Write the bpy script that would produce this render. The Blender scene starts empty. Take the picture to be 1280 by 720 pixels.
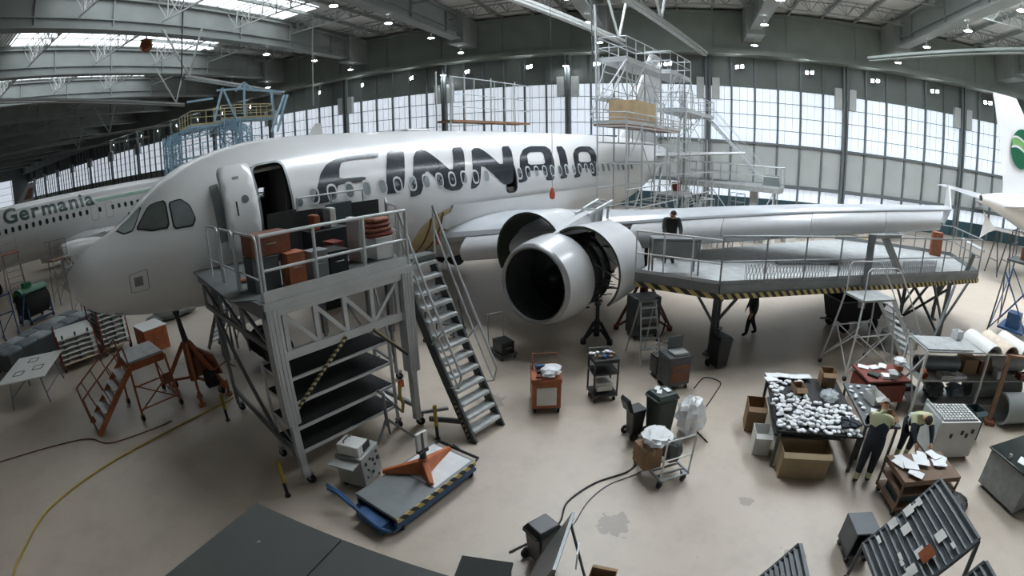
import bpy, bmesh, math, random
from mathutils import Vector, Matrix
PI = math.pi
RND = random.Random(11)
SC = bpy.context.scene
COL = SC.collection
cos, sin, rad = math.cos, math.sin, math.radians

# ------------------------------------------------------------------ materials
def lin(h):
    h = h.lstrip('#'); out = []
    for i in (0, 2, 4):
        c = int(h[i:i+2], 16) / 255
        out.append(c / 12.92 if c <= .04045 else ((c + .055) / 1.055) ** 2.4)
    return out
MATS = {}
def mat(name, hexc, rough=.5, metal=0.0, var=.12, scale=2.0, bump=0.0, emit=0.0, trans=0.0, coat=0.0, alpha=1.0, hex2=None):
    m = bpy.data.materials.new(name); m.use_nodes = True
    nt = m.node_tree; N = nt.nodes; L = nt.links
    b = N['Principled BSDF']
    c = lin(hexc)
    b.inputs['Roughness'].default_value = rough
    b.inputs['Metallic'].default_value = metal
    b.inputs['Coat Weight'].default_value = coat
    b.inputs['Coat Roughness'].default_value = .12
    if trans: b.inputs['Transmission Weight'].default_value = trans
    if alpha < 1: b.inputs['Alpha'].default_value = alpha
    tc = N.new('ShaderNodeTexCoord'); nz = N.new('ShaderNodeTexNoise')
    nz.inputs['Scale'].default_value = scale; nz.inputs['Detail'].default_value = 4
    L.new(tc.outputs['Object'], nz.inputs['Vector'])
    ramp = N.new('ShaderNodeValToRGB')
    c2 = lin(hex2) if hex2 else [min(1, x * (1 + var)) for x in c]
    c1 = c if hex2 else [x * (1 - var) for x in c]
    ramp.color_ramp.elements[0].position = .32; ramp.color_ramp.elements[1].position = .68
    ramp.color_ramp.elements[0].color = (*c1, 1); ramp.color_ramp.elements[1].color = (*c2, 1)
    L.new(nz.outputs['Fac'], ramp.inputs['Fac']); L.new(ramp.outputs['Color'], b.inputs['Base Color'])
    if bump:
        bp = N.new('ShaderNodeBump'); bp.inputs['Strength'].default_value = bump; bp.inputs['Distance'].default_value = .02
        L.new(nz.outputs['Fac'], bp.inputs['Height']); L.new(bp.outputs['Normal'], b.inputs['Normal'])
    if emit:
        b.inputs['Emission Color'].default_value = (*c, 1); b.inputs['Emission Strength'].default_value = emit
    MATS[name] = m
    return m
def stripes(name, h1, h2, scale, axis_mix=(1, 0, 1), rough=.6):
    """diagonal hazard stripes from object coordinates"""
    m = mat(name, h1, rough); nt = m.node_tree; N = nt.nodes; L = nt.links; b = N['Principled BSDF']
    tc = N.new('ShaderNodeTexCoord'); dot = N.new('ShaderNodeVectorMath'); dot.operation = 'DOT_PRODUCT'
    dot.inputs[1].default_value = axis_mix
    L.new(tc.outputs['Object'], dot.inputs[0])
    mul = N.new('ShaderNodeMath'); mul.operation = 'MULTIPLY'; mul.inputs[1].default_value = scale
    fr = N.new('ShaderNodeMath'); fr.operation = 'FRACT'; gt = N.new('ShaderNodeMath'); gt.operation = 'GREATER_THAN'; gt.inputs[1].default_value = .5
    mx = N.new('ShaderNodeMix'); mx.data_type = 'RGBA'
    mx.inputs[6].default_value = (*lin(h1), 1); mx.inputs[7].default_value = (*lin(h2), 1)
    L.new(dot.outputs['Value'], mul.inputs[0]); L.new(mul.outputs[0], fr.inputs[0]); L.new(fr.outputs[0], gt.inputs[0])
    L.new(gt.outputs[0], mx.inputs[0]); L.new(mx.outputs[2], b.inputs['Base Color'])
    return m
M = MATS
mat('white_paint', 'd9d9d8', .28, coat=.35, var=.03, scale=.7)
mat('nose_paint', 'dcdcda', .3, coat=.3, var=.03, scale=.7)
mat('title_dark', '262d36', .25, coat=.4, var=.1)
mat('germania_green', '36544b', .35, coat=.2)
mat('tail_green', '1f5a40', .35, coat=.2)
mat('tail_green_light', '6f9b5d', .35, coat=.2)
mat('pale_green', '8db09c', .35)
mat('wing_grey', 'aeb1b5', .3, coat=.25, var=.04, scale=.8)
mat('slat_white', 'cdcecf', .25, coat=.3, var=.03)
mat('bare_metal', 'b9bcbe', .25, metal=.9, var=.06)
mat('lip_metal', '9b9d9e', .38, metal=.7, var=.05)
mat('dark_metal', '3a3c3d', .45, metal=.6)
mat('inlet_dark', '454746', .45, metal=.3)
mat('core_dark', '232423', .5, metal=.4, hex2='4a4840', scale=9)
mat('primer_tan', 'b6a67e', .7, var=.15, scale=4)
mat('primer_green', '3d4438', .6, var=.15)
mat('glass_dark', '2b3130', .08, var=.1, coat=.3)
mat('glass_grey', '6f7677', .1, var=.1, coat=.3)
mat('pane_grey', '8c9295', .15, coat=.3)
mat('black', '151516', .5)
mat('rubber', '1d1d1e', .75, var=.2)
mat('matt_black', '222423', .8, var=.2)
mat('alu', 'bcbfc0', .42, metal=.35, var=.08)
mat('galv', '8e9293', .45, metal=.5, var=.12, scale=6)
mat('rail_white', 'c9cbcb', .45, var=.05)
mat('scaffold_white', 'b2b6b8', .5, var=.08)
mat('steel_dark', '55595a', .5, metal=.4)
mat('steel_mid', '7c8081', .45, metal=.4, var=.12)
mat('deck_grey', '5b5f5f', .7, var=.15, scale=5)
mat('deck_light', '9a9d9c', .55, metal=.2, var=.15, scale=4)
mat('tread_grey', 'b3b6b6', .5, metal=.25, var=.15, scale=6)
mat('tread_black', '26292a', .85, var=.2, scale=12)
mat('orange', '9a5736', .5, var=.18, scale=5)
mat('orange_bright', 'b8683f', .5, var=.12, scale=5)
mat('orange_rust', '7d4a33', .6, var=.25, scale=6)
mat('brown_case', '70412c', .55, var=.2, scale=5)
mat('red_brown', '6f3024', .6, var=.2)
mat('blue', '2c4f78', .45, var=.15, scale=5)
mat('dock_blue', 'a9c9dc', .5, var=.12, scale=3)
mat('dock_yellow', 'd2c49a', .5)
mat('teal_dark', '2b3c40', .6, var=.15)
mat('green_plastic', '25352f', .45, var=.12)
mat('green_machine', '1f6a45', .4, var=.15)
mat('plastic_black', '26282a', .4, var=.12)
mat('plastic_grey', '4c5254', .45, var=.12)
mat('rack_grey', '4a5155', .45, var=.1, scale=4)
mat('cardboard', '8a7055', .85, var=.12, scale=3)
mat('cardboard_pale', '9a886b', .85, var=.1, scale=3)
mat('plywood', 'b7a27f', .75, var=.12, scale=3)
mat('wood_plank', '8a6a52', .75, var=.18, scale=3)
mat('paper', 'd9dbdc', .8, var=.05)
mat('label_white', 'dcdcd8', .7, var=.04)
mat('bag_film', 'e8eaeb', .3, var=.08, scale=5, bump=.5, alpha=.8)
mat('clear_film', 'ccd4d6', .18, var=.05, scale=6, bump=.5, alpha=.4)
mat('mesh_panel', 'b9bdbe', .5, metal=.3, alpha=.55)
mat('box_grey', '9b9d9a', .5, var=.1, scale=4)
mat('panel_white', 'cfcfca', .5, var=.06)
mat('quilt_grey', '8e969b', .8, var=.25, scale=2.2, hex2='5f6a72')
mat('quilt_pale', 'a3aaad', .75, var=.15, scale=3)
mat('quilt_mid', '6d767c', .75, var=.15, scale=3)
mat('screen', '2a3034', .15, coat=.4)
mat('hose_yellow', '9c8433', .6)
mat('hose_red', '5a3228', .7)
mat('cable_black', '1b1b1c', .6)
mat('skin', 'b98468', .6, var=.06)
mat('hair_dark', '2a2320', .8, var=.2)
mat('hair_grey', '8b8680', .8, var=.15)
mat('hi_vis', 'b7bb96', .7, var=.08)
mat('navy_cloth', '20272f', .85, var=.15)
mat('reflective', 'b7bab4', .35)
mat('boot_black', '1a1918', .7)
mat('foam_orange', 'c0603a', .7)
mat('pale_wrap', 'c9b9a6', .6, var=.2, scale=3, bump=.4)
mat('insulation_pink', 'a9796a', .6, var=.3, scale=4, bump=.5)
mat('red_flag', 'a5402c', .7)
mat('beam_light', '9b9d9a', .6, var=.1, scale=1.5)
mat('truss_light', 'b3b5b2', .55, var=.06)
mat('girder', '7c837d', .65, var=.08, scale=.6)
mat('beam_grey', '8e9390', .65, var=.08, scale=.6)
mat('wall_panel', 'bcc1bf', .65, var=.05, scale=.5)
mat('wall_dark', '6f7673', .7, var=.08, scale=.5)
mat('column_steel', '6d7476', .55, var=.08)
mat('teal_wall', '2e4a52', .6, var=.1)
mat('container_roof', '40423f', .7, var=.1, scale=1.5)
mat('container_side', '6a6c68', .6, var=.08)
stripes('hazard', 'b9a56a', '2a2a28', 4.2, (1, 1, 1))
stripes('hazard_dock', 'b9a56a', '2a2a28', 3.4, (1, -.7, 1))
stripes('hazard_fine', 'b7a878', '2b2b2a', 7.0, (1, 1, 1))
mat('lamp', 'f4faff', .4, emit=60.0, var=0)
mat('window_glass', 'e3ecf8', .3, emit=.6, var=0)
mat('skylight_glass', 'e6eef6', .3, emit=19.0, var=0)
mat('skylight_dim', 'dfe6ec', .3, emit=3.5, var=0)  # left strips, glow turned down to keep the left floor darker
mat('fill_glass', 'e3ecf8', .3, emit=.9, var=0)  # added fill glow for the unseen front wall

# ------------------------------------------------------------------ mesh building
def V(*a): return Vector(a)
class MB:
    def __init__(s): s.v = []; s.f = []; s.m = []; s.mi = 0
    def add(s, vs, fs):
        o = len(s.v); s.v += [tuple(v) for v in vs]
        for f in fs: s.f.append(tuple(o + i for i in f)); s.m.append(s.mi)
        return s
    def box(s, x, y, z, sx, sy, sz, rz=0.0):
        """centred in x, y; z is the bottom"""
        c, n = cos(rz), sin(rz); vs = []
        for dz in (0, sz):
            for dx, dy in ((-1, -1), (1, -1), (1, 1), (-1, 1)):
                a, b = dx * sx / 2, dy * sy / 2
                vs.append((x + a * c - b * n, y + a * n + b * c, z + dz))
        return s.add(vs, [(0, 3, 2, 1), (4, 5, 6, 7), (0, 1, 5, 4), (1, 2, 6, 5), (2, 3, 7, 6), (3, 0, 4, 7)])
    def hexa(s, b4, t4):
        return s.add(list(b4) + list(t4), [(0, 3, 2, 1), (4, 5, 6, 7), (0, 1, 5, 4), (1, 2, 6, 5), (2, 3, 7, 6), (3, 0, 4, 7)])
    def bar(s, p, q, w=.05, h=None, up=(0, 0, 1)):
        p, q = Vector(p), Vector(q); h = h or w; d = (q - p)
        if d.length < 1e-6: return s
        d.normalize(); u = Vector(up)
        if abs(d.dot(u)) > .97: u = Vector((1, 0, 0))
        r = d.cross(u).normalized(); u = r.cross(d).normalized()
        o = [r * (a * w / 2) + u * (b * h / 2) for a, b in ((-1, -1), (1, -1), (1, 1), (-1, 1))]
        return s.hexa([p + k for k in o], [q + k for k in o])
    def tube(s, p, q, r=.02, n=8, r2=None):
        p, q = Vector(p), Vector(q); d = q - p
        if d.length < 1e-6: return s
        d.normalize(); u = Vector((0, 0, 1)) if abs(d.z) < .95 else Vector((1, 0, 0))
        a = d.cross(u).normalized(); b = d.cross(a); r2 = r if r2 is None else r2
        vs = []
        for P, rr in ((p, r), (q, r2)):
            vs += [P + a * (rr * cos(2 * PI * i / n)) + b * (rr * sin(2 * PI * i / n)) for i in range(n)]
        fs = [(i, (i + 1) % n, n + (i + 1) % n, n + i) for i in range(n)] + [tuple(range(n - 1, -1, -1)), tuple(range(n, 2 * n))]
        return s.add(vs, fs)
    def path(s, pts, r=.02, n=8):
        pts = [Vector(p) for p in pts]; rings = []; prev = None
        for i, p in enumerate(pts):
            d = (pts[min(i + 1, len(pts) - 1)] - pts[max(i - 1, 0)]).normalized()
            if prev is None:
                u = Vector((0, 0, 1)) if abs(d.z) < .9 else Vector((1, 0, 0)); a = d.cross(u).normalized()
            else:
                a = (prev - d * prev.dot(d)).normalized()
            prev = a; b = d.cross(a)
            rings.append([p + a * (r * cos(2 * PI * k / n)) + b * (r * sin(2 * PI * k / n)) for k in range(n)])
        return s.loft(rings)
    def loft(s, rings, closed=True, caps=True):
        n = len(rings[0]); vs = [v for r in rings for v in r]; fs = []
        for i in range(len(rings) - 1):
            for k in range(n if closed else n - 1):
                k2 = (k + 1) % n
                fs.append((i * n + k, i * n + k2, (i + 1) * n + k2, (i + 1) * n + k))
        if caps and closed:
            fs.append(tuple(range(n - 1, -1, -1))); fs.append(tuple((len(rings) - 1) * n + k for k in range(n)))
        return s.add(vs, fs)
    def lathe(s, prof, o=(0, 0, 0), ax=(0, 0, 1), n=20, a0=0.0, a1=2 * PI, ref=None):
        """prof: (radius, distance along ax)"""
        o = Vector(o); ax = Vector(ax).normalized()
        if ref is None: ref = Vector((1, 0, 0)) if abs(ax.x) < .9 else Vector((0, 0, 1))
        a = (Vector(ref) - ax * ax.dot(Vector(ref))).normalized(); b = ax.cross(a)
        full = abs(a1 - a0 - 2 * PI) < 1e-6; k = n if full else n + 1
        rings = []
        for r, t in prof:
            rings.append([o + ax * t + a * (r * cos(a0 + (a1 - a0) * i / n)) + b * (r * sin(a0 + (a1 - a0) * i / n)) for i in range(k)])
        vs = [v for r in rings for v in r]; fs = []
        for i in range(len(rings) - 1):
            for j in range(n):
                j2 = (j + 1) % k
                fs.append((i * k + j, i * k + j2, (i + 1) * k + j2, (i + 1) * k + j))
        return s.add(vs, fs)
    def prism(s, poly, vec):
        """poly: 3D points of one planar outline, extruded by vec"""
        n = len(poly); vec = Vector(vec); vs = [Vector(p) for p in poly] + [Vector(p) + vec for p in poly]
        return s.add(vs, [tuple(range(n - 1, -1, -1)), tuple(range(n, 2 * n))] + [(i, (i + 1) % n, n + (i + 1) % n, n + i) for i in range(n)])
    def ball(s, c, rx, ry=None, rz=None, n=12, m=8):
        ry = ry or rx; rz = rz or rx; c = Vector(c); rings = []
        for i in range(1, m):
            t = PI * i / m
            rings.append([c + V(rx * sin(t) * cos(2 * PI * k / n), ry * sin(t) * sin(2 * PI * k / n), rz * cos(t)) for k in range(n)])
        o = len(s.v); s.loft(rings, caps=False)
        k = len(s.v); s.v += [tuple(c + V(0, 0, rz)), tuple(c - V(0, 0, rz))]
        for j in range(n):
            s.f.append((o + j, k, o + (j + 1) % n)); s.m.append(s.mi)
            s.f.append((o + (m - 2) * n + (j + 1) % n, k + 1, o + (m - 2) * n + j)); s.m.append(s.mi)
        return s
    def clusters(s, gap=.03):
        """face groups that hang together (shared vertices or boxes that touch)"""
        par = list(range(len(s.v)))
        def find(a):
            while par[a] != a: par[a] = par[par[a]]; a = par[a]
            return a
        for f in s.f:
            r = find(f[0])
            for i in f[1:]: par[find(i)] = r
        isl = {}
        for k, f in enumerate(s.f): isl.setdefault(find(f[0]), []).append(k)
        L = []
        for fs in isl.values():
            P = [s.v[i] for k in fs for i in s.f[k]]
            L.append([fs, [min(p[a] for p in P) - gap / 2 for a in range(3)], [max(p[a] for p in P) + gap / 2 for a in range(3)]])
        if len(L) > 60: return [list(range(len(s.f)))]
        again = True
        while again:
            again = False
            for i in range(len(L)):
                for j in range(i + 1, len(L)):
                    A, B = L[i], L[j]
                    if all(A[1][a] <= B[2][a] and B[1][a] <= A[2][a] for a in range(3)):
                        A[0] = A[0] + B[0]; A[1] = [min(x, y) for x, y in zip(A[1], B[1])]; A[2] = [max(x, y) for x, y in zip(A[2], B[2])]
                        del L[j]; again = True; break
                if again: break
        return [l[0] for l in L]
    def build(s, name, m, parent=None, bevel=0.0, smooth=40, loc=None):
        if parent is not None and parent.get('kind') != 'structure' and name not in ('mesh_panel', 'cell', 'cabin_lining'):
            cl = s.clusters()
            if 1 < len(cl) <= 20:
                out = []
                for fs in cl:
                    q = MB(); ids = sorted({i for k in fs for i in s.f[k]}); rm = {o: n for n, o in enumerate(ids)}
                    q.v = [s.v[i] for i in ids]; q.f = [tuple(rm[i] for i in s.f[k]) for k in fs]; q.m = [s.m[k] for k in fs]
                    out.append(q.build1(name, m, parent, bevel, smooth, loc))
                return out[0]
        return s.build1(name, m, parent, bevel, smooth, loc)
    def build1(s, name, m, parent=None, bevel=0.0, smooth=40, loc=None):
        me = bpy.data.meshes.new(name); me.from_pydata(s.v, [], s.f)
        ms = m if isinstance(m, (list, tuple)) else [m]
        for x in ms: me.materials.append(MATS[x] if isinstance(x, str) else x)
        if len(ms) > 1: me.polygons.foreach_set('material_index', s.m)
        b = bmesh.new(); b.from_mesh(me); bmesh.ops.recalc_face_normals(b, faces=b.faces); b.to_mesh(me); b.free()
        if smooth:
            me.shade_smooth(); me.set_sharp_from_angle(angle=rad(smooth))
        o = bpy.data.objects.new(name, me); COL.objects.link(o)
        if parent is not None: o.parent = parent
        if loc is not None: o.location = loc
        if bevel:
            bv = o.modifiers.new('Bevel', 'BEVEL'); bv.width = bevel; bv.segments = 2; bv.limit_method = 'ANGLE'; bv.angle_limit = rad(50)
        return o
def tag(o, label=None, cat=None, group=None, kind=None):
    if label: o['label'] = label
    if cat: o['category'] = cat
    if group: o['group'] = group
    if kind: o['kind'] = kind
    return o
def thing(name, label, cat, loc=(0, 0, 0), rz=0.0, group=None):
    o = bpy.data.objects.new(name, None); COL.objects.link(o)
    o.empty_display_size = .1
    o.location = loc; o.rotation_euler = (0, 0, rz)
    return tag(o, label, cat, group)
def struct(mb, name, m, parent=None, **k):
    o = mb.build(name, m, parent, **k)
    if parent is None: o['kind'] = 'structure'
    return o
def copy_tree(o, parent=None):
    c = o.copy(); COL.objects.link(c)
    if parent is not None: c.parent = parent
    for ch in list(o.children): copy_tree(ch, c)
    return c
def dup(root, loc, rz=0.0, label=None, group=None, scale=None):
    c = copy_tree(root); c.location = loc; c.rotation_euler = (0, 0, rz)
    if scale: c.scale = (scale,) * 3
    if label: c['label'] = label
    if group: c['group'] = group
    return c
def wheel(mb, x, y, r=.06, w=.04, ang=0.0, z=None):
    """a caster tyre lying on its axle; ang = axle direction"""
    z = r if z is None else z
    a = V(cos(ang), sin(ang), 0) * (w / 2)
    return mb.lathe([(r * .35, -w / 2), (r * .9, -w / 2), (r, -w * .3), (r, w * .3), (r * .9, w / 2), (r * .35, w / 2), (r * .35, -w / 2)], (x, y, z), a, 14)
def caster(parent, x, y, r=.06, ang=0.0, top=.16, name='caster', metal='galv'):
    mb = MB(); wheel(mb, x, y, r, r * .6, ang); mb.mi = 1
    mb.bar((x, y, r), (x, y, top), .02, .02)
    n = V(cos(ang), sin(ang), 0) * (r * .42)
    for sg in (-1, 1): mb.bar(V(x, y, r) + n * sg, V(x, y, r * 2.05) + n * sg, .006, r * .7)
    mb.box(x, y, r * 2.05, r * 1.1, r * 1.1, max(.005, top - r * 2.05))
    return mb.build(name, ['rubber', metal], parent)
EXPO = 0.14
# ------------------------------------------------------------------ the hangar
CAM = V(0.246, -12.766, 5.636)
YAW, PIT, ROL = 0.678, 0.287, -0.016
WA = -0.328                                   # the window wall's angle to the fuselage
UW = V(sin(WA), cos(WA), 0)                   # along the wall, away to the left
NW = V(cos(WA), -sin(WA), 0)                  # towards the wall
def W(s, t, z): return V(CAM.x, CAM.y, 0) + UW * s + NW * t + V(0, 0, z)
DW = 48.5
S0, S1 = -58.0, 186.0
TF = -42.0
def wbox(mb, s0, s1, t0, t1, z0, z1):
    return mb.hexa([W(s0, t0, z0), W(s0, t1, z0), W(s1, t1, z0), W(s1, t0, z0)], [W(s0, t0, z1), W(s0, t1, z1), W(s1, t1, z1), W(s1, t0, z1)])
BAY = 13.75
cols = [-2.4 + BAY * k for k in range(-4, 14)]
# floor
mfl = mat('floor_concrete', 'ada193', .42, var=.1, scale=.12, hex2='baae9f')
def floor_mat():
    nt = mfl.node_tree; N = nt.nodes; L = nt.links; b = N['Principled BSDF']
    ramp = [n for n in N if n.type == 'VALTORGB'][0]; tc = [n for n in N if n.type == 'TEX_COORD'][0]
    n2 = N.new('ShaderNodeTexNoise'); n2.inputs['Scale'].default_value = 1.4; n2.inputs['Detail'].default_value = 8; n2.inputs['Roughness'].default_value = .65
    L.new(tc.outputs['Object'], n2.inputs['Vector'])
    r2 = N.new('ShaderNodeValToRGB'); r2.color_ramp.elements[0].position = .3; r2.color_ramp.elements[1].position = .55
    r2.color_ramp.elements[0].color = (.86, .855, .845, 1); r2.color_ramp.elements[1].color = (1, 1, 1, 1)
    L.new(n2.outputs['Fac'], r2.inputs['Fac'])
    mx = N.new('ShaderNodeMix'); mx.data_type = 'RGBA'; mx.blend_type = 'MULTIPLY'; mx.inputs[0].default_value = 1
    L.new(ramp.outputs['Color'], mx.inputs[6]); L.new(r2.outputs['Color'], mx.inputs[7])
    # spilled patches of worn concrete
    prev = mx.outputs[2]
    for (px, py, rr) in ((5.67, -10.42, .26), (6.3, -13.3, .2), (9.8, -17.9, .3), (7.6, -6.2, .3), (3.2, 2.4, .5), (7.3, -12.2, .12)):
        d = N.new('ShaderNodeVectorMath'); d.operation = 'DISTANCE'; d.inputs[1].default_value = (px, py, 0); L.new(tc.outputs['Object'], d.inputs[0])
        n3 = N.new('ShaderNodeTexNoise'); n3.inputs['Scale'].default_value = 6; n3.inputs['Detail'].default_value = 6; L.new(tc.outputs['Object'], n3.inputs['Vector'])
        ad = N.new('ShaderNodeMath'); ad.operation = 'MULTIPLY_ADD'; ad.inputs[1].default_value = rr * 2.4; ad.inputs[2].default_value = -rr * 1.2
        L.new(n3.outputs['Fac'], ad.inputs[0])
        sm = N.new('ShaderNodeMath'); sm.operation = 'ADD'; L.new(d.outputs['Value'], sm.inputs[0]); L.new(ad.outputs[0], sm.inputs[1])
        lt = N.new('ShaderNodeMath'); lt.operation = 'LESS_THAN'; lt.inputs[1].default_value = rr; L.new(sm.outputs[0], lt.inputs[0])
        m2 = N.new('ShaderNodeMath'); m2.operation = 'MULTIPLY'; m2.inputs[1].default_value = .45; L.new(lt.outputs[0], m2.inputs[0])
        mm = N.new('ShaderNodeMix'); mm.data_type = 'RGBA'; mm.inputs[7].default_value = (*lin('5d5a55'), 1)
        L.new(m2.outputs[0], mm.inputs[0]); L.new(prev, mm.inputs[6]); prev = mm.outputs[2]
    # small dark scuffs and drips scattered over the floor
    n4 = N.new('ShaderNodeTexNoise'); n4.inputs['Scale'].default_value = 2.3; n4.inputs['Detail'].default_value = 9; n4.inputs['Roughness'].default_value = .72; n4.inputs['Distortion'].default_value = .6
    L.new(tc.outputs['Object'], n4.inputs['Vector'])
    r4 = N.new('ShaderNodeValToRGB'); r4.color_ramp.elements[0].position = .655; r4.color_ramp.elements[1].position = .72; r4.color_ramp.elements[0].color = (1, 1, 1, 1); r4.color_ramp.elements[1].color = (.55, .53, .5, 1)
    L.new(n4.outputs['Fac'], r4.inputs['Fac'])
    m4 = N.new('ShaderNodeMix'); m4.data_type = 'RGBA'; m4.blend_type = 'MULTIPLY'; m4.inputs[0].default_value = 1
    L.new(prev, m4.inputs[6]); L.new(r4.outputs['Color'], m4.inputs[7]); prev = m4.outputs[2]
    L.new(prev, b.inputs['Base Color'])
    rr = N.new('ShaderNodeMapRange'); rr.inputs[3].default_value = .3; rr.inputs[4].default_value = .55
    L.new(n2.outputs['Fac'], rr.inputs[0]); L.new(rr.outputs[0], b.inputs['Roughness'])
floor_mat()
mb = MB(); wbox(mb, S0 - 1, S1 + 1, TF - 1, DW + 1, -.3, 0); struct(mb, 'floor', 'floor_concrete', smooth=0)
# back wall: sill, low window strip, grey panels, high window strip, dark top
ZB = [0, 1.55, 2.95, 6.94, 12.2, 15.0]
mb = MB(); wbox(mb, S0, S1, DW, DW + .5, 0, 1.55); struct(mb, 'wall_back_base', 'teal_wall', smooth=0)
mb = MB(); wbox(mb, S0, S1, DW, DW + .5, 2.95, 6.94); struct(mb, 'wall_back_panels', 'wall_panel', smooth=0)
mb = MB(); wbox(mb, S0, S1, DW, DW + .5, 12.2, 19.6); struct(mb, 'wall_back_top', 'wall_dark', smooth=0)
nwin = 0
def window(a, b, z0, z1, rows, panels):
    global nwin
    nwin += 1
    root = thing('window_%d' % nwin, None, None, W((a + b) / 2, DW, z0)); root['kind'] = 'structure'
    def loc(v): return v - root.location
    g = MB(); vs = [W(a, DW + .12, z0), W(b, DW + .12, z0), W(b, DW + .12, z1), W(a, DW + .12, z1)]
    us = [W(a, DW + .18, z0), W(b, DW + .18, z0), W(b, DW + .18, z1), W(a, DW + .18, z1)]
    g.hexa([loc(v) for v in vs], [loc(v) for v in us]); g.build('pane', 'window_glass', root, smooth=0)
    f = MB(); w = (b - a) / panels
    for i in range(rows + 1):
        z = z0 + (z1 - z0) * i / rows
        f.bar(loc(W(a, DW + .09, z)), loc(W(b, DW + .09, z)), .06, .07)
    for i in range(panels):
        for k in (1, 2):
            s = a + w * i + w * k / 3
            f.bar(loc(W(s, DW + .1, z0)), loc(W(s, DW + .1, z1)), .03, .03)
    f.build('glazing_bar', 'beam_light', root, smooth=0)
    return root
def mullions(a, b, panels, m=''):
    w = (b - a) / panels
    for i in range(1, panels):
        mb = MB(); s = a + w * i
        mb.hexa([W(s - .09, DW - .22, 0), W(s - .09, DW + .02, 0), W(s + .09, DW + .02, 0), W(s + .09, DW - .22, 0)],
                [W(s - .09, DW - .22, 15), W(s - .09, DW + .02, 15), W(s + .09, DW + .02, 15), W(s + .09, DW - .22, 15)])
        struct(mb, 'wall_mullion', 'column_steel', smooth=0)
edges = [S0] + [c for c in cols if S0 < c < S1] + [S1]
for a, b in zip(edges[:-1], edges[1:]):
    n = max(1, round((b - a) / BAY * 6))
    window(a + .1, b - .1, 6.94, 12.2, 4, n)
    window(a + .1, b - .1, 1.55, 2.95, 1, n)
    mullions(a, b, n)
for c in cols:
    if not (S0 < c < S1): continue
    root = thing('wall_column', None, None, W(c, DW - .3, 0)); root['kind'] = 'structure'
    def lb(s0, s1, t0, t1, z0, z1):
        m_ = MB(); wbox(m_, s0, s1, t0, t1, z0, z1); m_.v = [tuple(V(*v) - root.location) for v in m_.v]; return m_
    k = lb(c - .28, c - .1, DW - .55, DW - .05, 0, 15.2); k2 = lb(c + .1, c + .28, DW - .55, DW - .05, 0, 15.2); k.add(k2.v, k2.f)
    k3 = lb(c - .1, c + .1, DW - .3, DW - .22, 0, 15.2); k.add(k3.v, k3.f)
    k.build('column_shaft', 'column_steel', root, smooth=0)
    for sg in (-1, 1):
        h = lb(c + sg * .75 - .36, c + sg * .75 + .36, DW - .5, DW - .02, 10.9, 12.9); h.build('heater_box', 'wall_panel', root, smooth=0)
# rail above the low windows and the deep girder
mb = MB(); wbox(mb, S0, S1, DW - .35, DW - .02, 2.75, 3.1); struct(mb, 'trim_1', 'column_steel', smooth=0)
mb = MB(); wbox(mb, S0, S1, DW - .3, DW - .02, 6.75, 6.97); struct(mb, 'trim_2', 'column_steel', smooth=0)
mb = MB(); wbox(mb, S0, S1, DW - 2.0, DW + .2, 15.1, 19.2); wbox(mb, S0, S1, DW - 2.25, DW - 2.0, 15.0, 15.5); wbox(mb, S0, S1, DW - 2.2, DW - 2.0, 18.8, 19.1)
s = S0
while s < S1:
    wbox(mb, s - .06, s + .06, DW - 2.12, DW - 2.0, 15.5, 18.8); s += BAY / 2
struct(mb, 'ceiling_girder', 'girder', smooth=0)
# end walls and the front (all but the far left one out of frame)
mb = MB(); wbox(mb, S1, S1 + .5, TF, DW, 0, 19.6); struct(mb, 'wall_left', 'wall_dark', smooth=0)
mb = MB(); wbox(mb, S0 - .5, S0, TF, DW, 0, 19.6); struct(mb, 'wall_right', 'wall_panel', smooth=0)
mb = MB(); wbox(mb, S0, S1, TF - .5, TF, 0, 19.6); struct(mb, 'wall_front', 'wall_dark', smooth=0)
# unseen glowing panes added to the front wall as fill light behind the viewer
for i in range(4):
    root = thing('window_%d' % (40 + i), None, None, W(-52 + 14 * i, TF, 3)); root['kind'] = 'structure'
    g = MB(); wbox(g, -52 + 14 * i, -39.5 + 14 * i, TF + .02, TF + .06, 3, 15); g.v = [tuple(V(*v) - root.location) for v in g.v]; g.build('pane', 'fill_glass', root, smooth=0)
    g = MB()
    for k in range(7): wbox(g, -52 + 14 * i + k * 2.06, -51.9 + 14 * i + k * 2.06, TF + .06, TF + .15, 3, 15)
    for k in range(6): wbox(g, -52 + 14 * i, -39.5 + 14 * i, TF + .06, TF + .14, 3 + k * 2.4, 3.1 + k * 2.4)
    g.v = [tuple(V(*v) - root.location) for v in g.v]; g.build('glazing_bar', 'beam_light', root, smooth=0)
# tall window in the left end wall
root = thing('window_60', None, None, W(S1, 20, 0)); root['kind'] = 'structure'
mb = MB(); wbox(mb, S1 - .12, S1 - .06, -30, 42, 3, 14.0); mb.v = [tuple(V(*v) - root.location) for v in mb.v]; mb.build('pane', 'window_glass', root, smooth=0)
mb = MB()
for i in range(12): wbox(mb, S1 - .25, S1 - .12, -30 + i * 6.5, -29.8 + i * 6.5, 3, 14)
for i in range(6): wbox(mb, S1 - .25, S1 - .12, -30, 42, 3 + i * 2.18, 3.1 + i * 2.18)
mb.v = [tuple(V(*v) - root.location) for v in mb.v]; mb.build('glazing_bar', 'beam_light', root, smooth=0)
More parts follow.
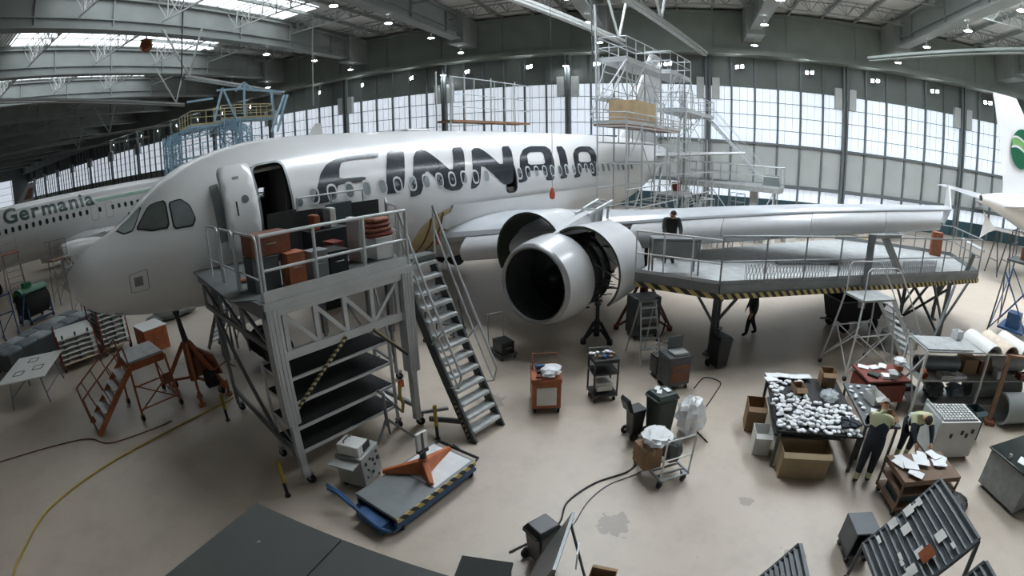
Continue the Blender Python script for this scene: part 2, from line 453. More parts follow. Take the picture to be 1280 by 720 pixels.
# roof
mce = mat('roof_sheet', 'e0e1de', .7, var=.05, scale=.4)
def ribs():
    nt = mce.node_tree; N = nt.nodes; L = nt.links; b = N['Principled BSDF']; tc = [n for n in N if n.type == 'TEX_COORD'][0]
    dt = N.new('ShaderNodeVectorMath'); dt.operation = 'DOT_PRODUCT'; dt.inputs[1].default_value = NW * 3.2
    L.new(tc.outputs['Object'], dt.inputs[0]); sn = N.new('ShaderNodeMath'); sn.operation = 'SINE'
    ml = N.new('ShaderNodeMath'); ml.operation = 'MULTIPLY'; ml.inputs[1].default_value = 2 * PI; L.new(dt.outputs['Value'], ml.inputs[0]); L.new(ml.outputs[0], sn.inputs[0])
    bp = N.new('ShaderNodeBump'); bp.inputs['Strength'].default_value = .6; bp.inputs['Distance'].default_value = .06
    L.new(sn.outputs[0], bp.inputs['Height']); L.new(bp.outputs['Normal'], b.inputs['Normal'])
ribs()
mb = MB(); wbox(mb, S0 - .5, S1 + .5, TF - .5, DW + .5, 19.4, 19.8); struct(mb, 'ceiling', 'roof_sheet', smooth=0)
BS = [-20.2 + 13.75 * k for k in range(-2, 15)]
for i, s in enumerate(BS):
    mb = MB()
    wbox(mb, s - .12, s + .12, TF, DW - 2.2, 16.7, 19.4)          # web
    wbox(mb, s - .55, s + .55, TF, DW - 2.2, 16.55, 16.75)        # bottom flange
    wbox(mb, s - .5, s + .5, TF, DW - 2.2, 18.9, 19.05)
    wbox(mb, s - .3, s + .3, TF, DW - 2.2, 17.35, 17.43)
    t = TF + 2
    while t < DW - 3:
        wbox(mb, s - .3, s + .3, t - .05, t + .05, 16.75, 18.9); t += 6.2
    wbox(mb, s - .8, s + .8, DW - 5.5, DW - 2.05, 16.2, 19.0) if s < 60 else None
    struct(mb, 'ceiling_beam', 'beam_grey', smooth=0)
    # skylight strip beside the beam
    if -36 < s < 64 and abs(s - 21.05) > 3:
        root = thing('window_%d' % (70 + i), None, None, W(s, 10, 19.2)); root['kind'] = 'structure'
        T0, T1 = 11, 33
        g = MB(); wbox(g, s - 5.2, s - .7, T0, T1, 19.3, 19.36); g.v = [tuple(V(*v) - root.location) for v in g.v]; g.build('pane', 'skylight_glass' if s < 15 else 'skylight_dim', root, smooth=0)
        f = MB(); t = T0
        while t <= T1 + .01:
            wbox(f, s - 5.2, s - .7, t - .04, t + .04, 19.22, 19.3); t += 2.35
        for q_ in (-5.2, -2.95, -.7): wbox(f, s + q_ - .05, s + q_ + .05, T0, T1, 19.2, 19.3)
        f.v = [tuple(V(*v) - root.location) for v in f.v]; f.build('glazing_bar', 'truss_light', root, smooth=0)
# lattice purlins across the bays
def truss(s0, s1, t, zt, zb, mname, r=.05):
    mb = MB(); n = 8
    mb.bar(W(s0, t, zb), W(s1, t, zb), r * 2, r * 2)
    for o in (-.55, .55): mb.bar(W(s0, t + o, zt), W(s1, t + o, zt), r * 1.6, r * 1.6)
    for i in range(n):
        a = s0 + (s1 - s0) * i / n; b = s0 + (s1 - s0) * (i + 1) / n; c = (a + b) / 2
        for o in (-.55, .55):
            mb.bar(W(a, t + o, zt), W(c, t, zb), r, r); mb.bar(W(c, t, zb), W(b, t + o, zt), r, r)
        mb.bar(W(c, t, zb), W(c, t, zt), r, r)
    struct(mb, 'ceiling_truss', mname, smooth=0)
for i in range(len(BS) - 1):
    a, b = BS[i] + .3, BS[i + 1] - .3
    if b < -45 or a > 110: continue
    for t in (-12, -2, 6, 13, 20, 27) if a > -25 else (13, 20, 27): truss(a, b, t, 19.1, 17.5, 'truss_light')
    for t in (34.5, 41.0): truss(a, b, t, 19.15, 18.1, 'beam_grey', .05)
    mb = MB()
    for k in (1, 2, 3):
        s = a + (b - a) * k / 4; wbox(mb, s - .08, s + .08, 24, DW - 2, 19.0, 19.3)
    struct(mb, 'ceiling_purlin', 'beam_grey', smooth=0)
# ------------------------------------------------------------------ lamps
def floodlight(name, label, p, kind, group):
    root = thing(name, label, 'lamp', p, YAW * 0 + WA, group)
    if kind == 'twin':
        for sg in (-1, 1): mb = MB(); mb.box(0, sg * .28, -.25, .18, .34, .36); mb.build('housing', 'wall_dark', root)
        for sg in (-1, 1): mb = MB(); mb.box(-.1, sg * .28, -.22, .03, .3, .3); mb.build('lamp_glass', 'lamp', root, smooth=0)
        mb = MB(); mb.bar((0, -.4, .14), (0, .4, .14), .05, .05); mb.bar((.0, 0, .14), (.5, 0, .14), .06, .06); mb.build('bracket', 'steel_dark', root)
    else:
        mb = MB(); mb.lathe([(.08, .35), (.1, .2), (.33, .02), (.33, 0), (.30, 0), (.30, .015)], (0, 0, 0), n=16); mb.tube((0, 0, .35), (0, 0, .75), .03); mb.build('housing', 'beam_light', root)
        mb = MB(); mb.lathe([(.0, .005), (.29, .005), (.29, .02), (0, .02)], (0, 0, 0), n=16); mb.build('lamp_glass', 'lamp', root)
    return root
ordw = ['first', 'second', 'third', 'fourth', 'fifth', 'sixth', 'seventh', 'eighth', 'ninth', 'tenth', 'eleventh', 'twelfth', 'thirteenth', 'fourteenth', 'fifteenth', 'sixteenth', 'seventeenth', 'eighteenth', 'nineteenth', 'twentieth', 'twenty-first', 'twenty-second', 'twenty-third']
for k in range(21):
    s = -33.0 + 6.875 * k
    floodlight('floodlight', 'twin white floodlight under the wall girder, %s from the right frame edge' % ordw[k], W(s, DW - .7, 14.1), 'twin', 'twin floodlights along the window wall')
for s, nm in ((24.9, 'above the wall column nearest the middle of the white airliner roof'), (11.4, 'above the wall column just left of the white tail scaffold')):
    floodlight('floodlight', 'single bright floodlight ' + nm, W(s, DW - .9, 13.9), 'high', None)
bn = {-2: 'first roof beam from the right', -1: 'roof beam right of the tail scaffold', 0: 'roof beam above the tail scaffold', 1: 'roof beam above the airline title', 2: 'roof beam left of the airline title', 3: 'roof beam over the blue scaffold', 4: 'roof beam beyond the blue scaffold'}
lamp_n = 0
for j, s in enumerate([-20.2, -6.4, 7.4, 21.1, 34.8, 48.6]):
    for k, t in enumerate((44.2, 38.2, 31.5, 25.0) if s < 40 else (44.2, 38.2)):
        floodlight('high_bay_lamp', 'high-bay lamp under the %s, %s from the girder' % (bn[j - 2], ordw[k]), W(s, t, 15.42 if k == 0 else 15.79), 'high', 'high-bay lamps under the roof beams')
# ------------------------------------------------------------------ airliners
NOSE = [(-.10,-.66,-.66,.00,-.66),(-.05,-.44,-.90,.24,-.66),(0.08,-.27,-1.11,.45,-.65),(0.36,-.05,-1.38,.75,-.63),(0.80,.16,-1.59,1.02,-.57),(1.2,.34,-1.70,1.23,-.50),(1.6,.56,-1.78,1.41,-.42),
(2.0,.88,-1.845,1.55,-.32),(2.5,1.23,-1.91,1.69,-.22),(3.0,1.51,-1.965,1.79,-.14),(3.5,1.70,-2.005,1.86,-.08),(4.2,1.88,-2.04,1.925,-.03),(5.0,2.01,-2.06,1.96,0.),(6.0,2.07,-2.07,1.975,0.),(14,2.07,-2.07,1.975,0),
(22.0,2.07,-2.07,1.975,0.),(24,2.07,-1.93,1.95,.03),(26,2.06,-1.5,1.82,.12),(28,2.02,-.9,1.55,.32),(30,1.92,-.25,1.18,.6),(32,1.75,.4,.75,.95),(33.3,1.52,.85,.42,1.15),(33.84,1.4,1.0,.2,1.2)]
def nose_at(x):
    T = NOSE
    if x >= T[-1][0]: return T[-1][1:]
    x = max(x, T[0][0])
    for i in range(len(T) - 1):
        if T[i][0] <= x <= T[i+1][0]: break
    a = T[max(i-1, 0)]; b = T[i]; c = T[i+1]; d = T[min(i+2, len(T)-1)]
    h = c[0] - b[0]; t = (x - b[0]) / h; out = []
    for k in range(1, 5):
        m0 = (c[k]-a[k])/(c[0]-a[0]); m1 = (d[k]-b[k])/(d[0]-b[0])
        if i == 0: m0 = (c[k]-b[k])/h*1.5
        t2 = t*t; t3 = t2*t
        out.append((2*t3-3*t2+1)*b[k]+(t3-2*t2+t)*h*m0+(-2*t3+3*t2)*c[k]+(t3-t2)*h*m1)
    return out
def spt(x, ph, off=0.0, ax=4.25):
    """a point on the fuselage skin; ph = 0 is port, 90 the crown, 180 starboard"""
    t, b, w, zc = nose_at(x); s = sin(rad(ph)); h = (t - zc) if s >= 0 else (zc - b)
    return V(x, -(w + off) * cos(rad(ph)), ax + zc + (h + off) * s)
def chaikin(P, r=.2, closed=True):
    out = []; n = len(P)
    for i in range(n):
        a, b = P[i], P[(i+1) % n]
        out.append((a[0]+(b[0]-a[0])*r, a[1]+(b[1]-a[1])*r)); out.append((a[0]+(b[0]-a[0])*(1-r), a[1]+(b[1]-a[1])*(1-r)))
    return out
def patch(name, loops, m, parent, off=.012, ax=4.25, fn=None, cuts=2, shift=(0, 0, 0)):
    """a flat outline (x, ph) laid on the fuselage skin as a thin raised sheet"""
    from mathutils.geometry import tessellate_polygon
    L3 = [[V(p[0], p[1] / 30, 0) for p in lp] for lp in loops]
    tris = tessellate_polygon(L3); flat = [v for l in L3 for v in l]
    bm = bmesh.new(); vs = [bm.verts.new(v) for v in flat]
    for t in tris:
        try: bm.faces.new([vs[i] for i in t])
        except ValueError: pass
    for _ in range(cuts):
        long = [e for e in bm.edges if e.calc_length() > .22]
        if not long: break
        bmesh.ops.subdivide_edges(bm, edges=long, cuts=1); bmesh.ops.triangulate(bm, faces=bm.faces)
    fn = fn or (lambda x, p, o: spt(x, p, o, ax))
    sh = V(*shift)
    base = {}
    for v in bm.verts: base[v] = (v.co.x, v.co.y * 30)
    for v in bm.verts: v.co = fn(base[v][0], base[v][1], off) + sh
    bmesh.ops.recalc_face_normals(bm, faces=bm.faces)
    me = bpy.data.meshes.new(name); bm.to_mesh(me); bm.free()
    me.materials.append(MATS[m]); me.shade_smooth()
    o = bpy.data.objects.new(name, me); COL.objects.link(o); o.parent = parent
    return o
def rrect(x0, x1, p0, p1, r=.3, n=5):
    """rounded rectangle in (x, ph); r = share of the half width"""
    cx, cy, a, b = (x0+x1)/2, (p0+p1)/2, (x1-x0)/2, (p1-p0)/2; out = []
    rx = a * r; ry = min(b, b * r * (a * 57.3 / 2) / max(b, .01)) if r < 1 else b
    ry = min(ry, b)
    for qx, qy, a0 in ((1, 1, 0), (-1, 1, 90), (-1, -1, 180), (1, -1, 270)):
        for i in range(n + 1):
            t = rad(a0 + 90 * i / n); out.append((cx + qx*(a-rx) + rx*cos(t), cy + qy*(b-ry) + ry*sin(t)))
    return out
def airfoil(c, t, n=14, camber=.015):
    up, lo = [], []
    for i in range(n + 1):
        x = (1 - cos(PI * i / n)) / 2
        y = 5 * t * (.2969*math.sqrt(x) - .126*x - .3516*x*x + .2843*x**3 - .1036*x**4)
        yc = camber * 4 * x * (1 - x); up.append((x * c, (yc + y) * c)); lo.append((x * c, (yc - y) * c))
    return up[::-1] + lo[1:-1]
def loft_wing(mb, sts, vertical=False):
    rings = []
    for (y, xl, xt, z, t) in sts:
        A = airfoil(xt - xl, t, camber=0 if vertical else .015)
        rings.append([V(xl + a, 0 + b, y) if vertical else V(xl + a, y, z + b) for a, b in A])
    mb.loft(rings)
def lerp(a, b, t): return a + (b - a) * t
WING = [(-1.6, 10.5, 17.1, -1.38, .15), (-6.4, 13.3, 17.05, -.86, .12), (-11.5, 16.15, 18.95, -.25, .11), (-16.9, 19.2, 20.75, .34, .10)]
def wing_at(y):
    for a, b in zip(WING[:-1], WING[1:]):
        if a[0] >= y >= b[0]:
            t = (y - a[0]) / (b[0] - a[0]); return [lerp(a[k], b[k], t) for k in range(5)]
    return WING[-1] if y < -16 else WING[0]
def fuselage_mesh(ax, holes, x0=-.1, x1=33.84):
    xs = [-.1, -.085, -.05, 0, .08, .2, .36, .55, .8, 1.0, 1.2, 1.4, 1.6, 1.8, 2.0, 2.25, 2.5, 2.75, 3, 3.25, 3.5, 3.85, 4.2, 4.5, 5.0, 5.5, 6, 7]
    xs += [8 + i for i in range(15)] + [22.5 + .75 * i for i in range(15)] + [33.3, 33.84]
    ph = [i * 5.0 for i in range(72)]
    for (a, b, c, d) in holes:
        xs += [a, b]; ph += [c % 360, d % 360]
    xs = sorted(set(round(x, 3) for x in xs if x0 <= x <= x1)); ph = sorted(set(round(p, 2) for p in ph))
    keep = [xs[0]]
    for x in xs[1:]:
        if x - keep[-1] < .03 and keep[-1] > .3:
            continue
        keep.append(x)
    hx = [v for h in holes for v in h[:2]]
    xs = sorted(set([x for x in keep if all(abs(x - h) > .06 for h in hx)] + [round(h, 3) for h in hx if x0 <= h <= x1]))
    hp = [v % 360 for h in holes for v in h[2:]]
    ph = sorted(set([p for p in ph if all(abs(p - h) > 1.2 for h in hp)] + [round(h, 2) for h in hp]))
    mb = MB(); n = len(ph)
    for x in xs: mb.v += [tuple(spt(x, p, 0, ax)) for p in ph]
    for i in range(len(xs) - 1):
        for k in range(n):
            xm = (xs[i] + xs[i+1]) / 2; p2 = ph[(k+1) % n] + (360 if k == n - 1 else 0); pm = (ph[k] + p2) / 2
            pm2 = pm % 360
            hit = False
            for (a, b, c, d) in holes:
                c2, d2 = c % 360, d % 360
                inp = (c2 < pm2 < d2) if c2 < d2 else (pm2 > c2 or pm2 < d2)
                if a < xm < b and inp: hit = True
            if hit: continue
            mb.f.append((i*n+k, i*n+(k+1) % n, (i+1)*n+(k+1) % n, (i+1)*n+k)); mb.m.append(0)
    return mb
def cabin_window(parent, x, ax, z=.48, pane='glass_grey', w=.118, h=.175, side=1):
    pc = math.degrees(math.asin(z / 2.07)); dp = math.degrees(h / 2.0)
    def ell(k): return [(x + w*k*math.copysign(abs(cos(t))**.75, cos(t)), pc + dp*k*math.copysign(abs(sin(t))**.75, sin(t))) for t in [2*PI*i/16 for i in range(16)]]
    o = patch('cabin_window', [ell(1.32), ell(.98)], 'rail_white', parent, .016, ax, cuts=0)
    patch('pane', [ell(1.0)], pane, o, .014, ax, cuts=0)
    return o
def wing_parts(root, ax, side=1, slats=True, wmat='wing_grey'):
    """side = 1 port (-y), -1 starboard"""
    def mir(mb):
        if side < 0: mb.v = [(x, -y, z) for x, y, z in mb.v]
        return mb
    mb = MB(); loft_wing(mb, [(y, xl, xt, ax + z, t) for (y, xl, xt, z, t) in WING])
    w = mir(mb).build('wing', wmat, root, smooth=30)
    if slats:
        for (ya, yb) in ((-2.35, -4.85), (-6.75, -9.2), (-9.215, -11.8), (-11.815, -14.3), (-14.315, -16.5)):
            mb = MB(); rings = []
            for y in (ya, (ya + yb) / 2, yb):
                _, xl, xt, z, t = wing_at(y); c = xt - xl; T = min(.24, t * c / 2 * 1.25)
                ox, oz = -.30, -.30
                dep = .8 if ya > -6 else .8 * (.5 + .5 * c / 3.7)
                out = [(dep, T * .8 - oz), (dep * .6, T * .72 - oz * .72), (dep * .3, T * .5 - oz * .3), (dep * .1, T * .2), (0, -.1), (.02, -.2 - T * .3), (.1, -.3 - T * .5), (.24, -.34 - T * .6), (.26, -.2 - T * .3), (.28, T * .1), (dep * .5, T * .55 - oz * .5), (dep * .97, T * .74 - oz)]
                rings.append([V(xl + ox + a, y, ax + z + oz + b) for a, b in out])
            mb.loft(rings); mir(mb).build('slat', 'slat_white', root, smooth=50)
        # slat track pins and leading-edge dots
        mb = MB()
        for y in (-7.6, -9.7, -11.9, -13.6, -15.3):
            _, xl, xt, z, t = wing_at(y); mb.ball((xl + .62, y, ax + z + t * (xt - xl) * .46), .035, n=8, m=5)
        mir(mb).build('slat_bolt', 'black', root)
    # tip fence
    mb = MB(); yt = -16.92
    mb.prism([(19.35, yt, ax + .36), (20.1, yt, ax + 1.15), (20.55, yt, ax + 1.15), (20.6, yt, ax + .4), (20.75, yt, ax - .25), (20.35, yt, ax - .3)], (0, -.06, 0))
    mir(mb).build('wing_fence', 'slat_white', root, smooth=0)
    # flap track fairings
    for y in (-4.9, -8.4, -12.2):
        _, xl, xt, z, t = wing_at(y); mb = MB()
        mb.lathe([(.02, -1.4), (.17, -.7), (.2, 0), (.14, .6), (.02, 1.1)], (xt - .6, y, ax + z - .22), (1, 0, -.1), 12)
        mir(mb).build('flap_fairing', wmat, root)
    return w
def nacelle_plain(root, ax, side=1):
    mb = MB(); y = -5.75 * side
    mb.lathe([(.86, 1.0), (.86, .3), (.93, .02), (.97, 0), (1.05, .1), (1.15, .6), (1.18, 1.3), (1.1, 2.4), (.9, 3.3), (.82, 3.4), (.6, 3.4), (.5, 4.2), (.36, 4.3), (0, 4.9)], (9.78, y, ax - 2.05), (1, 0, 0), 32)
    mb.lathe([(0, .6), (.25, .95), (.86, 1.0)], (9.78, y, ax - 2.05), (1, 0, 0), 32)
    mb.prism([(10.9, y - .16, ax - .95), (13.5, y - .16, ax - .75), (16, y - .16, ax - 1.2), (13.6, y - .16, ax - 1.9)], (0, .32, 0))
    return mb.build('engine', 'white_paint', root)
def tail_parts(root, ax, logo=False):
    mb = MB(); loft_wing(mb, [(ax + 1.6, 25.2, 31.9, 0, .10), (ax + 2.3, 26.4, 31.9, 0, .1), (ax + 7.95, 30.95, 33.2, 0, .09)], True)
    f = mb.build('fin', 'white_paint', root, smooth=30)
    for s in (1, -1):
        mb = MB(); loft_wing(mb, [(-.7 * s, 28.4, 32.2, ax + .95, .1), (-6.22 * s, 32.0, 33.5, ax + 1.5, .09)]); mb.build('tailplane', 'slat_white', root, smooth=30)
    return f
def gear(root, ax, x, y, n=2, r=.57, strut_top=-1.5):
    zc = r if ax < 4.1 else r + .2
    mb = MB(); mb.tube((x, y, ax + strut_top), (x, y, zc), .13, 12); mb.tube((x, y - .45, zc), (x, y + .45, zc), .08, 10); mb.tube((x + .9, y, ax + strut_top), (x, y, zc + .7), .06)
    g = mb.build('landing_gear', 'galv', root)
    for sg in (-1, 1):
        w = MB(); w.lathe([(.2, -.2), (.45, -.2), (r, -.13), (r, .13), (.45, .2), (.2, .2), (.16, .12), (0, .12)], (x, y + sg * .46, zc), (0, sg, 0), 24)
        w.build('tyre', 'rubber', g)
    return g
# ---- the white airliner in the middle
AX = 4.25
plane = thing('airliner', 'white narrow-body airliner with dark slanted title letters, one engine cowl open', 'airplane', (0, 0, 0))
DX0, DX1, DP0, DP1 = 4.61, 5.43, -12.7, 43.3
holes = [(DX0, DX1, DP0, DP1), (13.45, 14.0, -4.2, 23.7), (6.05, 6.28, 161.7, 170.8), (6.6, 6.83, 161.7, 170.8)]
mbf = fuselage_mesh(AX, holes)
fus = mbf.build('fuselage', 'white_paint', plane, smooth=60)
# inside: lining, floor and galley seen through the open door
mb = MB(); rings = []
mat('cabin_dark', '8d8b83', .7); mat('cabin_floor', '5d5850', .8); mat('galley_grey', '7d7e76', .6)
xs_ = [4.0, 4.61, 5.43, 6.05, 6.28, 6.6, 6.83, 8.2, 13.45, 14.0, 14.6]
phs = [i * 10.0 for i in range(37)]
for x0, x1 in zip(xs_[:-1], xs_[1:]):
    for k in range(36):
        pm = phs[k] + 5
        if (x0, x1) == (4.61, 5.43) and (pm > 347 or pm < 44): continue
        if (x0, x1) == (13.45, 14.0) and (pm > 355 or pm < 24): continue
        if x0 in (6.05, 6.6) and 160 < pm < 170: continue
        q_ = [spt(x0, phs[k], -.12, AX), spt(x0, phs[k+1], -.12, AX), spt(x1, phs[k+1], -.12, AX), spt(x1, phs[k], -.12, AX)]
        mb.add(q_, [(0, 1, 2, 3)])
for x in (4.0, 14.6): mb.add([spt(x, p, -.12, AX) for p in phs[:-1]], [tuple(range(36))])
lining = mb.build('cabin_lining', 'cabin_dark', plane)
mb = MB(); mb.box(9.3, 0, AX - .55, 10.5, 3.5, .1); mb.build('cabin_floor', 'cabin_floor', plane, smooth=0)
mb = MB(); mb.box(5.75, -.75, AX - .45, .35, 1.0, 1.75); mb.box(4.35, .4, AX - .45, .5, 1.9, 2.0); mb.build('galley', 'galley_grey', plane, bevel=.02)
# rounded surrounds for the two openings
def surround(x0, x1, p0, p1, mname, wd=.06, r=.55):
    dp = math.degrees(wd / 2)
    o = patch('door_frame', [rrect(x0 - wd * .9, x1 + wd * .9, p0 - dp * .9, p1 + dp * .9, r), rrect(x0 + .012, x1 - .012, p0 + .4, p1 - .4, r)], mname, plane, .014, AX, cuts=2)
    return o
surround(DX0, DX1, DP0, DP1, 'steel_mid', .05, .5)
surround(13.45, 14.0, -4.2, 23.7, 'black', .05, .6)
mb = MB()
for a in range(9):  # jamb depth
    pass
for (x0, x1, p0, p1) in ((DX0, DX1, DP0, DP1), (13.45, 14.0, -4.2, 23.7)):
    for x in (x0, x1):
        ps = [p0 + (p1 - p0) * i / 8 for i in range(9)]
        mb.add([spt(x, p, 0, AX) for p in ps] + [spt(x, p, -.14, AX) for p in ps], [(i, i + 1, 10 + i, 9 + i) for i in range(8)])
    for p in (p0, p1): mb.add([spt(x0, p, 0, AX), spt(x1, p, 0, AX), spt(x1, p, -.14, AX), spt(x0, p, -.14, AX)], [(0, 1, 2, 3)])
mb.build('door_jamb', 'dark_metal', plane, smooth=0)
# the passenger door swung forward along the skin
dsh = (-.97, -.2, .03)
dr = patch('passenger_door', [rrect(DX0 + .01, DX1 - .01, DP0, DP1, .3)], 'white_paint', plane, .06, AX, cuts=3, shift=dsh)
sol = dr.modifiers.new('Solidify', 'SOLIDIFY'); sol.thickness = .14; sol.offset = -1
def circ(x, p, r, n=14): return [(x + r * cos(2*PI*i/n), p + math.degrees(r/2) * sin(2*PI*i/n)) for i in range(n)]
patch('door_window', [circ(5.12, 17.5, .09)], 'glass_grey', dr, .068, AX, cuts=0, shift=dsh)
patch('door_handle', [rrect(4.88, 4.92, 8, 17, .3)], 'black', dr, .068, AX, cuts=0, shift=dsh)
patch('door_placard', [rrect(4.92, 5.08, 31.5, 33.5, .2)], 'pane_grey', dr, .068, AX, cuts=0, shift=dsh)
mb = MB(); mb.tube(spt(4.62, 20, -.05, AX), V(4.3, -2.1, AX + .55), .05); mb.tube(V(4.3, -2.1, AX + .55), V(4.05, -1.95, AX + .55), .05); mb.build('door_hinge_arm', 'galv', plane)
patch('service_port', [circ(5.62, 10.2, .1)], 'glass_grey', plane, .014, AX, cuts=0)
patch('door_seal_panel', [rrect(3.5, 3.72, -5, 38, .3)], 'pane_grey', plane, .01, AX, cuts=2)
# cockpit panes, radome hatch
mat('glass_pale', 'a3adab', .08, coat=.4); mat('glass_mid', '5c6462', .08, coat=.4); PN = 0  # pane colours carry the reflected and see-through light of the port glass
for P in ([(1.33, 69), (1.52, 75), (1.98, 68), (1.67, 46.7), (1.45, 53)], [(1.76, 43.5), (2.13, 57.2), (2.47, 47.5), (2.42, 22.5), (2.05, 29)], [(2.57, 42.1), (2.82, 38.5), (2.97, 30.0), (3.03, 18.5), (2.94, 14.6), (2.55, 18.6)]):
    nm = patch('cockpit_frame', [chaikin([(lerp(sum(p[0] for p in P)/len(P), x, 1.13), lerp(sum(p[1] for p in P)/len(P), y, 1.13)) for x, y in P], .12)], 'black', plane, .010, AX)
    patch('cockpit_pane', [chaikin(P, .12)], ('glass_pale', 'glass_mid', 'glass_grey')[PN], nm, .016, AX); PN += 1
    # starboard twins
    patch('cockpit_pane', [[(x, 180 - y) for x, y in chaikin(P, .12)]], 'glass_dark', plane, .014, AX)
def ring_outline(x0, x1, p0, p1, t=.018):
    return [rrect(x0, x1, p0, p1, .3), rrect(x0 + t, x1 - t, p0 + t * 30, p1 - t * 30, .25)]
patch('hatch_outline', ring_outline(1.35, 1.79, -24.5, -4.5), 'steel_mid', plane, .012, AX)
patch('hatch_vent', [rrect(1.46, 1.66, -18.2, -9, .1)], 'glass_grey', plane, .014, AX)
patch('static_plate', [rrect(3.45, 3.5, -34, -31, .2)], 'black', plane, .012, AX, cuts=0)
patch('static_plate', [rrect(3.28, 3.33, -42, -39, .2)], 'black', plane, .012, AX, cuts=0)
mb = MB(); mb.path([spt(0.9, -62, .01, AX), spt(1.1, -61, .01, AX)], .012); mb.build('pitot_slot', 'steel_dark', plane)
for (x, p) in ((1.72, 84), ): 
    mb = MB(); mb.tube(spt(x, p, 0, AX), spt(x, p, .06, AX), .015); mb.build('wiper', 'black', plane)
# cabin windows
for k in range(34):
    x = 6.047 + .533 * k + (.19 if k > 13 else 0)
    if k in (13,) or 13.3 < x < 14.15: continue
    if x > 24.6: continue
    cabin_window(plane, x, AX, pane='pane_grey' if RND.random() < .55 else 'glass_grey')
# the dark italic title
TT = {
 'F': [[(5.98,7.2),(6.17,17.8),(6.37,28.3),(6.63,35.3),(6.93,38.9),(7.28,41.2),(8.44,43.2),(8.35,37.9),(7.28,37.2),(7.09,35.5),(6.96,29.9),(6.88,22.9),(7.71,22.3),(7.65,18.7),(6.8,18.7),(6.73,14.8),(6.47,7.6)]],
 'I': [[(8.77,44.1),(9.37,44.3),(9.10,26.0),(8.90,9.7),(8.73,7.4),(8.23,7.2),(8.45,27.2)]],
 'N': [[(9.07,2.8),(9.56,35.1),(9.79,41.4),(10.05,43.4),(10.22,40.8),(10.93,18.5),(11.36,44.2),(11.86,44.6),(11.28,6.6),(11.1,3.2),(10.73,3.2),(10.45,6.5),(9.88,24.4),(9.52,4.0),(9.30,2.6)]],
 'N2': [[(11.59,2.8),(12.12,38.5),(12.36,43.0),(12.67,42.6),(13.38,20.7),(13.84,44.0),(14.33,44.8),(13.80,6.0),(13.6,3.4),(13.24,3.8),(12.33,25.0),(12.06,6.8),(11.85,3.2)]],
 'A': [[(14.08,4.2),(14.5,30.0),(14.98,39.7),(15.57,44.4),(16.61,44.4),(16.80,38.8),(16.42,2.8),(15.83,3.2),(15.87,14.5),(14.8,14.8),(14.62,5.0),(14.27,3.3)], [(14.87,21.2),(15.05,33.0),(15.32,36.4),(16.08,36.4),(16.13,32.5),(15.98,21.2)]],
 'I2': [[(17.32,43.8),(17.92,44.4),(17.42,4.2),(16.8,3.2)]],
 'R': [[(17.87,3.3),(18.28,31.8),(18.74,40.1),(19.32,44.4),(20.27,44.6),(20.42,37.6),(20.24,23.3),(19.90,17.1),(20.12,3.8),(19.51,2.9),(19.28,13.9),(18.62,14.2),(18.42,4.0)], [(18.55,22.0),(18.77,32.4),(19.05,36.0),(19.68,36.0),(19.76,30.6),(19.64,22.8),(19.35,21.4)]]}
for k, loops in TT.items():
    patch('title_letter', [chaikin(l, .14) for l in loops], 'title_dark', plane, .015, AX, cuts=5)
# belly fairing with the open bay ahead of it
rings = []
for (x, g, lo) in ((10.75, .05, -2.12), (11.2, .12, -2.3), (12, .26, -2.45), (14, .3, -2.5), (17, .3, -2.5), (19.5, .18, -2.35), (21.5, .02, -2.1)):
    ring = []
    for i in range(33):
        ph = -4 - 172 * i / 32 if False else (-8 - 164 * i / 32)
        p = spt(min(x, 21.9), ph, 0, AX); yy = p.y * (1 + g * .5 * max(0, sin(rad(-ph))) ** .6); zz = AX + (p.z - AX) * (-lo / 2.07)
        ring.append(V(x, yy + (-g * .35 if ph > -90 else g * .35) * abs(cos(rad(ph))), zz))
    rings.append(ring)
mb = MB(); mb.loft(rings, closed=False, caps=False); mb.build('belly_fairing', 'white_paint', plane, smooth=60)
bay = patch('open_bay', [chaikin([(9.42, -40), (9.62, -24), (10.1, -15.5), (10.72, -10.5), (10.82, -30), (10.8, -58), (10.3, -62), (9.7, -56)], .15)], 'primer_tan', plane, .012, AX, cuts=3)
for x, a, b in ((9.95, -18, -58), (10.4, -14, -60)):
    mb = MB(); mb.path([spt(x, a + (b - a) * i / 6, .03, AX) for i in range(7)], .03, 6); mb.build('bay_rib', 'wood_plank', bay)
patch('bay_edge', [[(10.74, -9), (10.80, -9), (10.9, -60), (10.83, -60)]], 'steel_dark', bay, .04, AX, cuts=3)
mb = MB(); p = spt(10.45, -38, .06, AX); mb.prism([p + V(-.05, 0, .25), p + V(.05, 0, .25), p + V(.07, 0, -.25), p + V(-.07, 0, -.25)], (0, -.02, 0)); mb.build('warning_streamer', 'red_flag', plane, smooth=0)
patch('root_fillet', [chaikin([(10.4, -15), (12, -12), (14.5, -11), (17.8, -13), (18, -33), (14, -34), (11, -34), (10.4, -28)], .2)], 'white_paint', plane, .05, AX, cuts=3)
# wings, tail, gear
wing_parts(plane, AX, 1); wing_parts(plane, AX, -1)
tail_parts(plane, AX)
for s in (1, -1): gear(plane, AX, 16.1, 3.8 * s)
gear(plane, AX, 5.07, 0, r=.38, strut_top=-1.9)
mb = MB()
for s in (1, -1): mb.box(5.0, .42 * s, AX - 2.7, 1.5, .03, .75)
mb.build('nose_gear_door', 'white_paint', plane, smooth=0)
mb = MB(); mb.prism([(7.0, -.02, AX + 2.05), (7.5, -.02, AX + 2.05), (7.45, -.02, AX + 2.4), (7.25, -.02, AX + 2.4)], (0, .04, 0)); mb.build('antenna', 'white_paint', plane, smooth=0)
mb = MB(); mb.box(11.0, 0, AX + 2.03, 1.0, .5, .12); mb.build('antenna_fairing', 'white_paint', plane, bevel=.05)
